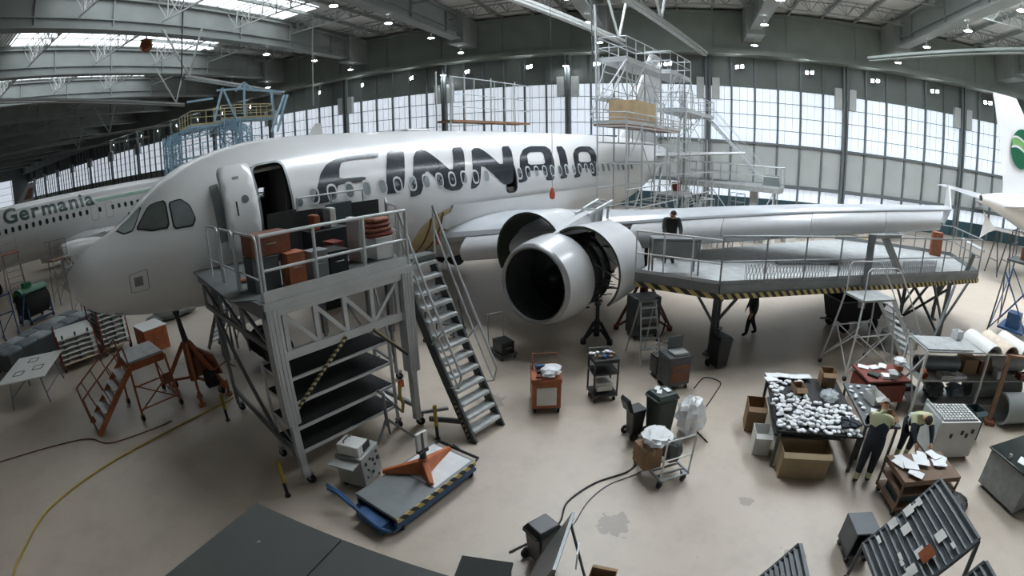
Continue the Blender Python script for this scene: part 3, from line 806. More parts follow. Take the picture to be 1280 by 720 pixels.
# ---- engine with its cowls open
EO = V(9.78, -5.75, AX - 2.05)
eng = MB()
eng.lathe([(.87, 1.12), (.86, .6), (.88, .25), (.93, .06)], EO, (1, 0, 0), 48); eng.mi = 1
eng.lathe([(.93, .06), (.955, .015), (.985, 0), (1.02, .02), (1.07, .12)], EO, (1, 0, 0), 48); eng.mi = 2
eng.lathe([(1.07, .12), (1.13, .4), (1.17, .8), (1.185, 1.12), (1.1, 1.14), (.87, 1.12)], EO, (1, 0, 0), 48)
inlet = eng.build('inlet_cowl', ['inlet_dark', 'lip_metal', 'slat_white'], plane, smooth=50)
fan = MB(); fan.lathe([(0, .75), (.08, .79), (.2, .93), (.28, 1.08), (.28, 1.15), (0, 1.15)], EO, (1, 0, 0), 24); fan.build('spinner', 'dark_metal', inlet)
fan = MB()
for i in range(36):
    a = 2 * PI * i / 36; c, s = cos(a), sin(a)
    P = lambda r, t, w: EO + V(1.08 + t, r * c - w * s, r * s + w * c)
    fan.add([P(.27, -.05, -.02), P(.27, .07, .02), P(.86, .06, .07), P(.86, -.04, -.07)], [(0, 1, 2, 3)])
fan.build('fan', 'dark_metal', inlet, smooth=0)
core = MB(); core.lathe([(.3, 1.14), (1.02, 1.14), (1.04, 1.5), (1.0, 1.9), (1.02, 2.2), (.98, 2.5), (.72, 2.55), (.62, 3.3), (.5, 3.9), (.4, 4.3), (.3, 4.3), (.1, 4.8), (0, 4.85)], EO, (1, 0, 0), 36)
cobj = core.build('engine_core', 'core_dark', plane)
pipe = MB(); rr = random.Random(5)
for i in range(26):
    a = rr.uniform(-.3, PI + .9) + PI / 2; x0 = rr.uniform(1.2, 2.2); L_ = rr.uniform(.25, .9)
    pts = [EO + V(x0 + L_ * k / 4, (1.06 + .02 * rr.random()) * cos(a + k * rr.uniform(-.08, .16)), (1.06) * sin(a + k * .05)) for k in range(5)]
    pipe.path(pts, rr.choice((.012, .018, .028)), 6)
for i in range(14):
    a = rr.uniform(0, 2 * PI); x0 = rr.uniform(1.25, 2.4); c = EO + V(x0, 1.06 * cos(a), 1.06 * sin(a)); pipe.box(c.x, c.y, c.z - .06, rr.uniform(.08, .2), .1, rr.uniform(.08, .18), a)
for x in (1.3, 1.75, 2.2): pipe.lathe([(1.03, x), (1.08, x), (1.08, x + .05), (1.03, x + .05)], EO, (1, 0, 0), 36)
pipe.build('engine_pipes', 'dark_metal', cobj)
def cowl(side, ang, x0, x1, name):
    """half shell hinged at the crown, swung out by ang"""
    hp = EO + V(0, 0, 1.17); mb = MB(); rings_o = []; rings_i = []
    n = 22
    for x in [x0 + (x1 - x0) * i / 8 for i in range(9)]:
        rad_ = 1.19 - .05 * ((x - x0) / (x1 - x0)) ** 2; ro, ri = [], []
        for i in range(n + 1):
            a = rad(86 - 168 * i / n)
            for R_, L_ in ((rad_, ro), (rad_ - .06, ri)):
                y, z = R_ * cos(a), R_ * sin(a) - 1.17      # relative to hinge
                y2 = y * cos(ang) - z * sin(ang); z2 = y * sin(ang) + z * cos(ang)
                L_.append(hp + V(x, -side * y2, z2))
        rings_o.append(ro); rings_i.append(ri)
    mb.loft(rings_o, closed=False, caps=False); mb.mi = 1
    mb.loft(rings_i, closed=False, caps=False)
    k = n + 1
    for j in (0, 8):
        mb.add(rings_o[j] + rings_i[j], [(i, i + 1, k + i + 1, k + i) for i in range(n)])
    mb.mi = 0
    for e in (0, n): mb.add([r[e] for r in rings_o] + [r[e] for r in rings_i], [(i, i + 1, 10 + i, 9 + i) for i in range(8)])
    o = mb.build(name, ['slat_white', 'primer_green'], plane, smooth=50)
    return o
c1 = cowl(1, rad(38), 1.15, 2.75, 'fan_cowl'); c2 = cowl(-1, rad(54), 1.15, 2.75, 'fan_cowl')
mb = MB()
for x in (1.5, 2.3): mb.tube(EO + V(x, -.75, .5), EO + V(x, -1.75, .05), .02)
for x in (1.5, 2.3): mb.tube(EO + V(x, .75, .5), EO + V(x, 1.75, .05), .02)
mb.build('hold_open_rod', 'galv', cobj)
# pylon: white fairing, open frame behind
mb = MB(); y = -5.75
mb.loft([[V(x, y - w, z0), V(x, y + w, z0), V(x, y + w * .7, z1), V(x, y - w * .7, z1)] for x, w, z0, z1 in ((10.75, .05, AX - .93, AX - .86), (11.4, .16, AX - .95, AX - .66), (12.2, .2, AX - .98, AX - .5), (13.0, .2, AX - 1.0, AX - .42))])
pyl = mb.build('pylon', 'slat_white', plane, smooth=50)
mb = MB()
for sg in (-1, 1):
    mb.bar((12.2, y + sg * .2, AX - .5), (13.6, y + sg * .24, AX - .22), .08); mb.bar((12.2, y + sg * .2, AX - .98), (14, y + sg * .24, AX - .95), .05)
    for x in (12.5, 12.9, 13.3): mb.bar((x, y + sg * .22, AX - 1), (x + .1, y + sg * .22, AX - .36), .06)
for x in (12.5, 12.9, 13.3, 13.6): mb.bar((x, y - .24, AX - .4 + (x - 12.5) * .15), (x, y + .24, AX - .4 + (x - 12.5) * .15), .04)
mb.build('pylon_frame', 'alu', pyl, smooth=0)
mb = MB(); mb.prism([(12.6, y - .22, AX - .98), (13.9, y - .22, AX - .8), (16, y - .22, AX - 1.15), (14.2, y - .22, AX - 1.9), (12.6, y - .22, AX - 1.5)], (0, .44, 0)); mb.build('pylon_box', 'dark_metal', pyl, smooth=0)
nacelle_plain(plane, AX, -1)
# ---- second airliner, parked beyond the nose
GA = 3.62; GR = .2; GX = 0 - (11.3 * cos(GR) + 2 * sin(GR)); GY = 26 - (11.3 * sin(GR) - 2 * cos(GR))
g = thing('airliner', 'white airliner with dark green title letters parked beyond the nose at left', 'airplane', (GX, GY, 0), GR)
fuselage_mesh(GA, []).build('fuselage', 'white_paint', g, smooth=60)
for k in range(36):
    x = 6.0 + .533 * k
    if 13.3 < x < 15.4 and k % 2 == 0: continue
    if x > 25: continue
    cabin_window(g, x, GA, pane='glass_dark', w=.12, h=.18)
for x in (13.55, 14.75):
    patch('exit_outline', [rrect(x - .3, x + .3, -6, 27, .6), rrect(x - .27, x + .27, -5.2, 26.2, .6)], 'steel_mid', g, .012, GA, cuts=2)
patch('stripe', [[(14.0, 30), (24, 31), (24, 40), (13.6, 38)]], 'pale_green', g, .012, GA, cuts=5)
def text_patch(txt, size, x0, z0, parent, ax, m, shear=0, name='title_letter', squash=1.0, xs=1.0):
    """each letter set from the built-in font and laid on the skin"""
    x = x0
    for ch in txt:
        cu = bpy.data.curves.new('t', 'FONT'); cu.body = ch; cu.size = size; cu.resolution_u = 3; cu.offset = .04
        tmp = bpy.data.objects.new('t', cu); COL.objects.link(tmp)
        dg = bpy.context.evaluated_depsgraph_get(); me = bpy.data.meshes.new_from_object(tmp.evaluated_get(dg))
        mx = max(v.co.x for v in me.vertices)
        bm = bmesh.new(); bm.from_mesh(me); bmesh.ops.triangulate(bm, faces=bm.faces)
        bmesh.ops.subdivide_edges(bm, edges=[e for e in bm.edges if e.calc_length() > .25], cuts=1)
        for v in bm.verts:
            zz = z0 + v.co.y * squash; ph = math.degrees(math.asin(max(-.98, min(.98, zz / 2.07))))
            v.co = spt(x + v.co.x * xs + v.co.y * shear, ph, .014, ax)
        bmesh.ops.recalc_face_normals(bm, faces=bm.faces)
        m2 = bpy.data.meshes.new(name); bm.to_mesh(m2); bm.free(); m2.materials.append(MATS[m])
        o = bpy.data.objects.new(name, m2); COL.objects.link(o); o.parent = parent
        bpy.data.objects.remove(tmp); bpy.data.curves.remove(cu); bpy.data.meshes.remove(me)
        x += mx * xs + size * .1
    return x
XE = text_patch('Germania', 1.34, 6.45, .93, g, GA, 'germania_green', xs=1.2)
wing_parts(g, GA, 1, False, 'white_paint'); wing_parts(g, GA, -1, False, 'white_paint')
for s in (1, -1): nacelle_plain(g, GA, s); gear(g, GA, 16.1, 3.8 * s)
gear(g, GA, 5.07, 0, r=.38, strut_top=-1.9)
# ---- third airliner, only its tail and far wing tip in view
ha = math.atan2(-.917, .4)                    # heading
t3 = thing('airliner', 'white airliner tail with a green globe emblem on its fin at right edge', 'airplane', (0, 0, 0), ha + PI)
T3A = 3.62
tx, ty = 35.9, -25.4                          # foot of the fin
t3.location = (tx + 30.5 * cos(ha), ty + 30.5 * sin(ha), 0)
fuselage_mesh(T3A, []).build('fuselage', 'white_paint', t3, smooth=60)
fin = tail_parts(t3, T3A)
wing_parts(t3, T3A, 1, False, 'white_paint'); wing_parts(t3, T3A, -1, False, 'white_paint')
for s in (1, -1): nacelle_plain(t3, T3A, s); gear(t3, T3A, 16.1, 3.8 * s)
gear(t3, T3A, 5.07, 0, r=.38, strut_top=-1.9)
# round emblem on both faces of the fin
for sg in (1, -1):
    cx, cz, R0 = 30.55, T3A + 4.75, 1.28; yy = sg * .30
    def disc(name, m, pts, off, par):
        mb = MB(); mb.prism([(cx + a, yy + sg * off, cz + b) for a, b in pts], (0, sg * .012, 0)); return mb.build(name, m, par, smooth=0)
    em = disc('emblem', 'tail_green', [(R0 * .86 * cos(t), R0 * sin(t)) for t in [2*PI*i/32 for i in range(32)]], 0, t3)
    k = sg
    wv = lambda u, o: (u, o + .16 * sin(u * 2.6))
    us = [-.98 + 1.96 * i / 14 for i in range(15)]
    disc('emblem_wave', 'tail_green_light', [wv(u * 1.02, .55) for u in us] + [wv(u * 1.02, .0) for u in us[::-1]], .014, em)
    disc('emblem_line', 'slat_white', [wv(u * 1.0, .62) for u in us] + [wv(u * 1.0, .5) for u in us[::-1]], .028, em)
    disc('emblem_line', 'slat_white', [wv(u * 1.08, .03) for u in us] + [wv(u * 1.08, -.12) for u in us[::-1]], .028, em)
EPS = .004
# ------------------------------------------------------------------ access stands
def guard(parent, pts, h=1.05, r=.022, step=1.1, m='rail_white', mids=(.55,), toe=True, name='guard_rail', posts=True):
    """rails along a run of deck-edge points, each side one mesh with its posts as pieces of it"""
    pts = [V(*p) for p in pts]
    for a, b in zip(pts[:-1], pts[1:]):
        mb = MB(); up = V(0, 0, h)
        mb.tube(a + up, b + up, r)
        for k in mids: mb.tube(a + up * k, b + up * k, r * .8)
        if toe: mb.bar(a + V(0, 0, .08), b + V(0, 0, .08), .012, .14)
        if posts:
            n = max(1, round((b - a).length / step))
            for i in range(n + 1):
                p = a + (b - a) * i / n; mb.tube(p, p + up, r)
        mb.build(name, m, parent)
def deck(parent, poly, z, th=.12, m='deck_grey', name='deck'):
    mb = MB(); mb.prism([(x, y, z - th) for x, y in poly], (0, 0, th)); return mb.build(name, m, parent, smooth=0)
def stair(parent, x0, x1, top, bot, n, m='tread_grey', side='steel_dark', name='tread'):
    """top, bot: (y, z) of the walking line"""
    for i in range(n):
        t = (i + .5) / n; y = lerp(top[0], bot[0], t); z = lerp(top[1], bot[1], t)
        mb = MB(); mb.box((x0 + x1) / 2, y, z - .03, x1 - x0 - .06, .24, .035); mb.box((x0 + x1) / 2, y - .12, z - .06, x1 - x0 - .06, .02, .06)
        mb.build(name, m, parent, smooth=0)
    for x in (x0, x1):
        mb = MB(); mb.bar((x, top[0] + .05, top[1] - .1), (x, bot[0] - .05, bot[1] - .14), .05, .22); mb.build('stringer', side, parent, smooth=0)
# ---- crew stand at the forward door
cs = thing('access_stand', 'big grey aluminium access stand with stair at the open forward door', 'work platform', (0, 0, 0))
ZD = 3.5
XA, XB, YA, YB = 2.95, 5.9, -5.65, -2.05
deck(cs, [(XA, YA), (XB, YA), (XB, -5.3), (6.98, -5.3), (6.98, -4.98), (6.3, -4.9), (6.6, -4.2), (7.3, -3.2), (7.3, -2.15), (5.2, -2.1), (XA, -1.75)], ZD, .1)
mb = MB()
mb.bar((XA - .05, YA - .05, ZD - .11), (XB + .08, YA - .05, ZD - .11), .07, .24)
for k in range(3): mb.bar((XA - .05, YA - .09, ZD - .03 - .07 * k), (XB + .08, YA - .09, ZD - .03 - .07 * k), .015, .03)
mb.build('edge_beam', 'alu', cs, smooth=0)
mb = MB(); mb.bar((XA - .03, YA, ZD - .13), (XA - .03, -1.75, ZD - .13), .08, .24); mb.build('side_beam', 'steel_mid', cs, smooth=0)
mb = MB(); mb.bar((XA, YA - .02, ZD + .1), (XB, YA - .02, ZD + .1), .02, .18); mb.build('toe_board', 'alu', cs, smooth=0)
# sliding flap at the left edge
mb = MB(); mb.prism([(XA - .35, -5.0, ZD - .03), (XA, -5.3, ZD - .03), (XA, -1.75, ZD - .03), (XA - .15, -1.75, ZD - .03)], (0, 0, .03)); mb.build('sliding_flap', 'deck_grey', cs, smooth=0)
# front truss
zl = 2.55
mb = MB()
mb.bar((XA + .1, YA, zl), (XB - .1, YA, zl), .08, .16)
n = 4
for i in range(n + 1):
    x = lerp(XA + .3, XB - .3, i / n); mb.bar((x, YA, ZD - .2), (x, YA, zl), .08, .06, (0, 1, 0))
for i in range(n):
    a, b = lerp(XA + .3, XB - .3, i / n), lerp(XA + .3, XB - .3, (i + 1) / n)
    if i < 2: mb.bar((a, YA, ZD - .25), (b, YA, zl + .05), .05, .07)
    elif i == 3: mb.bar((b, YA, ZD - .25), (a, YA, zl + .05), .05, .07)
    else: mb.bar((a, YA, ZD - .25), (b, YA, zl + .05), .05, .07)
mb.build('front_truss', 'alu', cs, smooth=0)
mb = MB()
for y0, y1 in ((YA, -4.4), (-4.4, -3.1), (-3.1, -1.9)):
    mb.bar((XA, y0, 2.75), (XA, y1, ZD - .3), .05, .06); mb.bar((XA, y1, ZD - .3), (XA, y1, 2.75), .05, .06)
mb.bar((XA, YA, 2.72), (XA, -1.9, 2.72), .07, .1)
mb.build('side_truss', 'steel_mid', cs, smooth=0)
def leg(x, y, w=.19, m='alu', z1=ZD - .1):
    mb = MB(); mb.bar((x, y, 1.35), (x, y, z1), w, w)
    for k in (-1, 0, 1): mb.bar((x + k * w * .3, y - w / 2, 1.35), (x + k * w * .3, y - w / 2, z1), .025, .02)
    mb.bar((x, y, .2), (x, y, 1.4), w * .55, w * .55)
    o = mb.build('leg', m, cs, smooth=0)
    caster(o, x + .08, y, .1, .6, .26); return o
leg(3.02, -5.68, .24); leg(5.8, -5.66, .24); leg(3.15, -1.98, .13, 'steel_mid'); leg(5.75, -2.3, .13, 'steel_mid'); leg(7.1, -2.4, .12, 'steel_mid'); leg(6.9, -3.6, .12, 'steel_mid')
mb = MB(); mb.bar((3.15, -1.98, .62), (3.0, -5.6, .62), .07, .09); mb.bar((3.1, -2.0, 2.5), (3.05, -4.6, .7), .06, .08); mb.bar((5.78, -2.3, .5), (5.8, -5.6, .5), .07, .09); mb.bar((5.8, -5.6, .3), (6.4, -6.0, .3), .06); mb.bar((7.1, -2.4, .5), (6.9, -3.6, .5), .06)
mb.bar((7.1, -2.4, 3.3), (6.9, -3.6, .6), .05); mb.bar((5.8, -2.3, 3.3), (7.1, -2.4, .6), .05)
mb.build('lower_brace', 'steel_mid', cs, smooth=0)
mb = MB(); mb.bar((3.05, -5.72, 1.5), (4.35, -5.72, 2.55), .045, .05); mb.build('hazard_brace', 'hazard_fine', cs, smooth=0)
mb = MB(); mb.bar((5.68, -5.72, 1.75), (4.95, -5.72, 2.5), .045, .06); mb.build('hazard_brace', 'hazard_fine', cs, smooth=0)
# rails: thin hooped gates at left, long rail in front
guard(cs, [(XA + .05, YA, ZD), (XB + .03, YA, ZD)], 1.05, .03, 1.0, 'alu', (.48,), False)
guard(cs, [(6.3, -4.9, ZD), (6.6, -4.2, ZD), (7.3, -3.2, ZD)], 1.05, .022, 1.0, 'alu', (.5,), False)
guard(cs, [(5.4, -2.25, ZD + .15), (7.3, -2.25, ZD + .15)], 1.1, .022, .9, 'alu', (.5,), False)
def hoop(y0, y1, x=XA + .03):
    mb = MB(); z0, z1 = ZD, ZD + 1.05; k = .12
    pts = [(x, y0, z0), (x, y0, z1 - k)] + [(x, y0 + (k - k * cos(t)) * (1 if y1 > y0 else -1), z1 - k + k * sin(t)) for t in (.4, .8, 1.2)]
    pts += [(x, y1 - (k - k * cos(t)) * (1 if y1 > y0 else -1), z1 - k + k * sin(t)) for t in (1.2, .8, .4)] + [(x, y1, z1 - k), (x, y1, z0)]
    mb.path(pts, .024, 8); mb.tube((x, y0, ZD + .35), (x, y1, ZD + .35), .018); return mb.build('gate_hoop', 'alu', cs)
for a, b in ((-5.55, -4.5), (-4.4, -3.6), (-3.5, -2.75)): hoop(a, b)
# stair
SX0, SX1, ST, SB = 6.1, 6.96, (-5.2, 3.5), (-6.95, .12)
stair(cs, SX0, SX1, ST, SB, 13)
mb = MB(); 
for i in range(9):
    t = .78 + i * .026; mb.box(SX0 - .035, lerp(ST[0], SB[0], t), lerp(ST[1], SB[1], t) - .16, .02, .03, .12)
    mb.box(SX1 + .035, lerp(ST[0], SB[0], t), lerp(ST[1], SB[1], t) - .16, .02, .03, .12)
mb.build('stringer_marks', 'hazard_fine', cs, smooth=0)
for x, m_ in ((SX1 + .04, 0), (SX0 - .02, 1)):
    mb = MB(); e = (-6.85, 1.4) if m_ == 0 else (-6.75, 1.55)
    p0, p1 = V(x, -5.25, 4.5), V(x, e[0], e[1]); q0, q1 = V(x, -5.25, 4.05), V(x, e[0] + .05, e[1] - .4)
    mb.tube(p0, p1, .025); mb.tube(q0, q1, .02); mb.path([p1, p1 + V(0, -.05, -.1), q1 + V(0, -.02, .05), q1], .022)
    for t in (.3, .75):
        a = p0.lerp(p1, t); mb.tube(a, V(x, a.y + .35, lerp(ST[1], SB[1], (a.y + .35 - ST[0]) / (SB[0] - ST[0]))), .018)
    mb.tube(q1, V(x, e[0] + .3, lerp(ST[1], SB[1], (e[0] + .3 - ST[0]) / (SB[0] - ST[0]))), .018)
    mb.tube(V(x, -5.25, 3.45), V(x, -5.25, 4.5), .022)
    mb.build('handrail', 'alu', cs)
mb = MB(); mb.bar((5.85, -6.0, .3), (6.2, -6.75, .35), .06, .1); mb.build('stair_strut', 'steel_dark', cs, smooth=0)
def post_mark(x, y, h, label):
    mb = MB(); mb.tube((x, y, .0), (x, y, .02), .06, 12); mb.tube((x, y, .02), (x, y, h * .42), .035, 12); mb.mi = 1; mb.tube((x, y, h * .42), (x, y, h), .04, 12)
    o = mb.build('striped_post', ['black', 'hose_yellow'], None); tag(o, label, 'post'); return o
post_mark(2.54, -5.71, .76, 'yellow and black stub post beside the left front leg of the access stand')
post_mark(5.72, -6.35, .8, 'yellow and black stub post between access stand and stair foot')
post_mark(2.72, -2.2, .72, 'yellow and black stub post beside the back leg of the access stand')
# ---- shelf trolley with black shelves below it
st = thing('shelf_trolley', 'four-tier trolley with black-topped shelves parked under the access stand', 'trolley', (4.3, -4.95, 0), rad(1.5))
LX, LY = 1.18, .47
for k, z in enumerate((.55, 1.05, 1.55, 2.02)):
    mb = MB(); mb.box(0, 0, z - .05, 2 * LX, 2 * LY, .05); s_ = mb.build('shelf', 'rail_white', st, smooth=0)
    mb = MB(); mb.box(0, .015, z, 2 * LX - .04, 2 * LY - .06, .015); mb.build('shelf_mat', 'tread_black', s_, smooth=0)
for x in (-LX, LX):
    for y in (-LY, LY):
        mb = MB(); mb.bar((x, y, .22), (x, y, 2.02 + (.0 if y < 0 else .1)), .05, .05); l_ = mb.build('leg', 'rail_white', st, smooth=0); caster(l_, x, y, .09, .5, .24)
mb = MB(); mb.bar((-LX, -LY, .5), (-LX, LY, 1.0), .03); mb.bar((LX, -LY, .5), (LX, LY, 1.0), .03); mb.build('side_brace', 'alu', st, smooth=0)
# folded tripod stand leaning in front of the shelves
tp = thing('tripod_stand', 'thin grey tripod stand with a yellow strap in front of the black shelves', 'tripod', (4.95, -5.75, 0))
mb = MB(); mb.tube((0, 0, .45), (0, 0, 1.2), .035); mb.build('column', 'steel_mid', tp)
for a in (-2.6, -.7, 1.2):
    mb = MB(); mb.tube((0, 0, .62), (.62 * cos(a), .3 * sin(a), .03), .028); mb.build('leg', 'steel_mid', tp)
mb = MB(); mb.tube((0, 0, 1.15), (-.12, 0, 1.3), .03); mb.tube((0, 0, 1.15), (.45, .05, .55), .025); mb.build('arm', 'steel_mid', tp)
mb = MB(); mb.path([(.4, -.04, 1.25), (.36, -.06, 1.0), (.42, -.05, .8), (.37, -.06, .62)], .035, 6); mb.build('strap', 'hose_yellow', tp)
mb = MB(); mb.box(.44, -.03, 1.16, .12, .05, .14); mb.build('tag', 'foam_orange', tp)
# ---- load on the deck
def case(name, label, x, y, z, sx, sy, sz, m, rz=0, lid=None, group=None, handle=True):
    t = thing(name, label, 'case' if 'box' not in name else 'box', (x, y, z), rz, group)
    mb = MB(); mb.box(0, 0, 0, sx, sy, sz); mb.build('body', m, t, bevel=.012)
    mb = MB(); mb.box(0, 0, sz, sx + .02, sy + .02, .03); mb.build('lid', lid or m, t, bevel=.008)
    if handle:
        mb = MB(); mb.path([(-.08, -sy / 2 - .01, sz * .6), (-.08, -sy / 2 - .04, sz * .6), (.08, -sy / 2 - .04, sz * .6), (.08, -sy / 2 - .01, sz * .6)], .01, 6); mb.build('handle', 'steel_mid', t)
    return t
case('transit_case', 'tall grey case behind the left gate rail of the access stand', 3.35, -4.75, ZD + EPS, .5, .45, .55, 'steel_dark')
case('transit_case', 'red-brown case resting on the tall grey case on the access stand', 3.5, -4.7, ZD + .59, .75, .5, .34, 'brown_case')
case('transit_case', 'bright orange-brown upright case behind the front rail of the access stand', 3.85, -5.0, ZD + EPS, .34, .34, .56, 'orange')
case('transit_case', 'silver-grey upright case right of the orange-brown case on the access stand', 4.32, -5.0, ZD + EPS, .34, .32, .5, 'steel_mid')
case('transit_case', 'dark low case at the middle of the access stand rail', 4.75, -4.85, ZD + EPS, .4, .5, .42, 'matt_black')
case('transit_case', 'low brown case behind the middle post of the access stand rail', 5.12, -4.3, ZD + EPS, .25, .4, .45, 'red_brown')
case('white_box', 'white box under the rust-coloured cushions at the right end of the access stand', 6.02, -4.62, ZD + EPS, .42, .4, .42, 'panel_white', handle=False)
t = thing('dark_screen', 'tall dark green folding screen on the access stand below the cabin windows', 'screen', (5.5, -2.75, ZD + EPS))
for i, (x, a) in enumerate(((-.75, .12), (.0, -.1), (.75, .1), (1.5, -.1))):
    mb = MB(); mb.box(x, 0, 0, .77, .04, 1.05 - .05 * (i % 2), a); mb.build('panel', 'matt_black' if i != 2 else 'teal_dark', t, smooth=0)
case('tool_cabinet', 'dark cabinet with open brown top standing in front of the dark screen', 5.35, -3.6, ZD + EPS, .9, .5, .62, 'plastic_black')
for i, (x, h, m_, nm) in enumerate(((5.1, .3, 'orange', 'orange'), (5.32, .42, 'plastic_grey', 'slim grey'), (5.5, .4, 'panel_white', 'slim white'))):
    mb = MB(); mb.box(0, 0, 0, .14, .28, h); mb.box(0, 0, h, .1, .22, .015); o = mb.build('binder_box', m_, None, bevel=.01, loc=(x, -3.6, ZD + .66)); tag(o, '%s upright box file on the dark cabinet of the access stand' % nm, 'box')
t = thing('seat_cushion', 'rust-coloured ribbed cushion stack at the right end of the access stand', 'cushion', (5.98, -4.6, ZD + .46))
for k in range(4):
    mb = MB(); mb.box(0, 0, .1 * k, .62 - .05 * k, .42, .095, .06 * k); mb.build('cushion', 'orange_rust' if k % 2 else 'red_brown', t, bevel=.05)
mb = MB(); mb.box(0, 0, 0, .13, .5, .9); mb.box(.0, -.2, .2, .16, .05, .5); o = mb.build('white_post_box', 'panel_white', None, bevel=.02, loc=(5.55, -4.5, ZD + EPS)); tag(o, 'narrow white upright unit behind the right post of the access stand', 'cabinet')
mb = MB(); mb.ball((0, 0, .03), .13, .09, .035, 10, 6); mb.ball((.1, .03, .04), .08, .06, .03, 8, 5); o = mb.build('rag', 'orange', None, loc=(3.12, -4.35 + .2, ZD + EPS)); o.location = (3.3, -3.95, ZD + .02); tag(o, 'crumpled orange rag on the left walkway of the access stand', 'rag')
# ---- white tail scaffold around the fin
td = thing('tail_scaffold', 'tall white scaffold with railed platforms around the tail of the nearest airliner', 'scaffold', (0, 0, 0))
def post(x, y, z0, z1, r=.042, m='scaffold_white', par=td):
    mb = MB(); mb.tube((x, y, z0), (x, y, z1), r, 6); return mb.build('post', m, par)
def ledger(a, b, r=.034, m='scaffold_white', par=td, name='ledger'):
    mb = MB(); mb.tube(a, b, r, 6); return mb.build(name, m, par)
XS = (19.0, 20.6, 22.2, 23.9, 25.6)
for x in XS:
    post(x, -2.5, 0, 8.0 if x < 23 else 7.6); post(x, -3.9, 0, 6.9)
for z in (2.0, 3.0, 3.9, 5.0, 5.9, 6.6):
    ledger((19, -2.5, z), (25.6, -2.5, z)); ledger((19, -3.9, z), (25.6, -3.9, z))
for x0, x1, z0, z1 in ((19, 20.6, 2, 3.9), (22.2, 20.6, 3.9, 5.9), (22.2, 23.9, 3, 5.9), (25.6, 23.9, 2, 5), (19, 20.6, 5, 6.6), (23.9, 25.6, 5, 6.6), (20.6, 22.2, 0, 2), (23.9, 22.2, 0, 3), (19, 20.6, 0, 2)):
    ledger((x0, -3.9, z0), (x1, -3.9, z1), name='brace')
for x in XS:
    for z in (3.0, 5.0, 6.6): ledger((x, -3.9, z), (x, -2.5, z))
def tplat(x0, x1, y0, y1, z, m='wood_plank', sides='fblr', h=1.05, th=.1, step=1.2):
    deck(td, [(x0, y0), (x1, y0), (x1, y1), (x0, y1)], z, th, m, 'platform')
    if 'f' in sides: guard(td, [(x0, y0, z), (x1, y0, z)], h, .03, step, 'scaffold_white')
    if 'b' in sides: guard(td, [(x0, y1, z), (x1, y1, z)], h, .03, step, 'scaffold_white')
    if 'l' in sides: guard(td, [(x0, y0, z), (x0, y1, z)], h, .03, step, 'scaffold_white')
    if 'r' in sides: guard(td, [(x1, y0, z), (x1, y1, z)], h, .03, step, 'scaffold_white')
tplat(19.0, 25.8, -3.9, -2.3, 6.7, sides='fl', h=.5)
# plywood box on it
mb = MB(); mb.box(21.5, -3.05, 6.75, 2.5, 1.3, 1.1); mb.build('plywood_box', 'plywood', td, smooth=0)
tplat(20.3, 24.3, -2.6, -1.5, 8.0, 'scaffold_white', '', th=.08)
# upper left platform round the fin leading edge
tplat(21.6, 26.0, -2.7, -1.2, 10.0, 'scaffold_white', 'fblr', 1.15)
for x, y in ((21.6, -2.7), (26, -2.7), (21.6, -1.2), (26.0, -1.2), (23.8, -2.7)): post(x, y, 6.7, 10.0, .035)
for a, b in (((19.4, -2.5, 7.9), (21.6, -2.7, 10)), ((20.2, -2.5, 7.9), (21.9, -2.7, 10)), ((24.3, -2.7, 8), (26, -2.7, 10)), ((21.6, -2.7, 8), (23.8, -2.7, 10)), ((23.8, -2.7, 10), (26, -2.7, 8)), ((23.0, -2.7, 8.0), (21.6, -2.7, 9.2)), ((26.0, -2.7, 8.0), (28.6, -2.7, 10.4)), ((26.4, -2.7, 8.0), (28.9, -2.7, 10.4))): ledger(a, b, .035, name='brace')
# upper right platform behind the fin
tplat(27.6, 31.4, -2.7, -1.1, 10.3, 'scaffold_white', 'fblr', 1.25)
tplat(28.6, 34.9, -3.3, -1.3, 8.1, 'scaffold_white', 'flr', 1.1)
for x, y, z in ((27.6, -2.7, 3.5), (31.4, -2.7, 6.2), (29.2, -2.7, 3.5), (31.4, -1.1, 6.2), (27.6, -1.1, 6.6), (34.5, -2.7, 0), (34.5, -1.5, 0)): post(x, y, z, 10.3 if x < 34 else 8.1, .035)
ledger((27.6, -2.7, 6.25), (34.5, -2.7, 6.25), .04)
for x, y, z in ((28.6, -3.3, 3.0), (32.0, -3.3, 6.2), (32.0, -1.3, 6.2)): post(x, y, z, 8.1, .035)
for a, b in (((27.6, -2.7, 8), (29.6, -2.7, 10.2)), ((29.6, -2.7, 8), (31.4, -2.7, 10.2)), ((31.4, -2.7, 6.25), (29.6, -2.7, 8)), ((28.6, -3.3, 6.2), (32, -3.3, 8)), ((32, -3.3, 6.2), (28.6, -3.3, 8)), ((31.4, -2.7, 10.2), (32.6, -2.7, 7.6)), ((28, -2.7, 5), (29.6, -2.7, 8)), ((32, -1.3, 6.25), (32, -3.3, 8))): ledger(a, b, .03, name='brace')
for z in (4.2, 5.2, 6.2, 7.1): ledger((27.6, -2.7, z), (32, -2.7, z)); 
# long plank platform on the far side of the roof
deck(td, [(15.2, 2.4), (20.8, 2.4), (20.8, 3.4), (15.2, 3.4)], 6.95, .1, 'wood_plank', 'platform')
guard(td, [(15.2, 2.4, 6.95), (20.8, 2.4, 6.95)], 1.9, .025, 1.4, 'scaffold_white', (.3, .6), False)
for x in (15.2, 17.0, 18.9, 20.8): post(x, 3.4, 4.1, 9.2)
for x in (15.2, 18.9): post(x, 2.5, 4.1, 8.9)
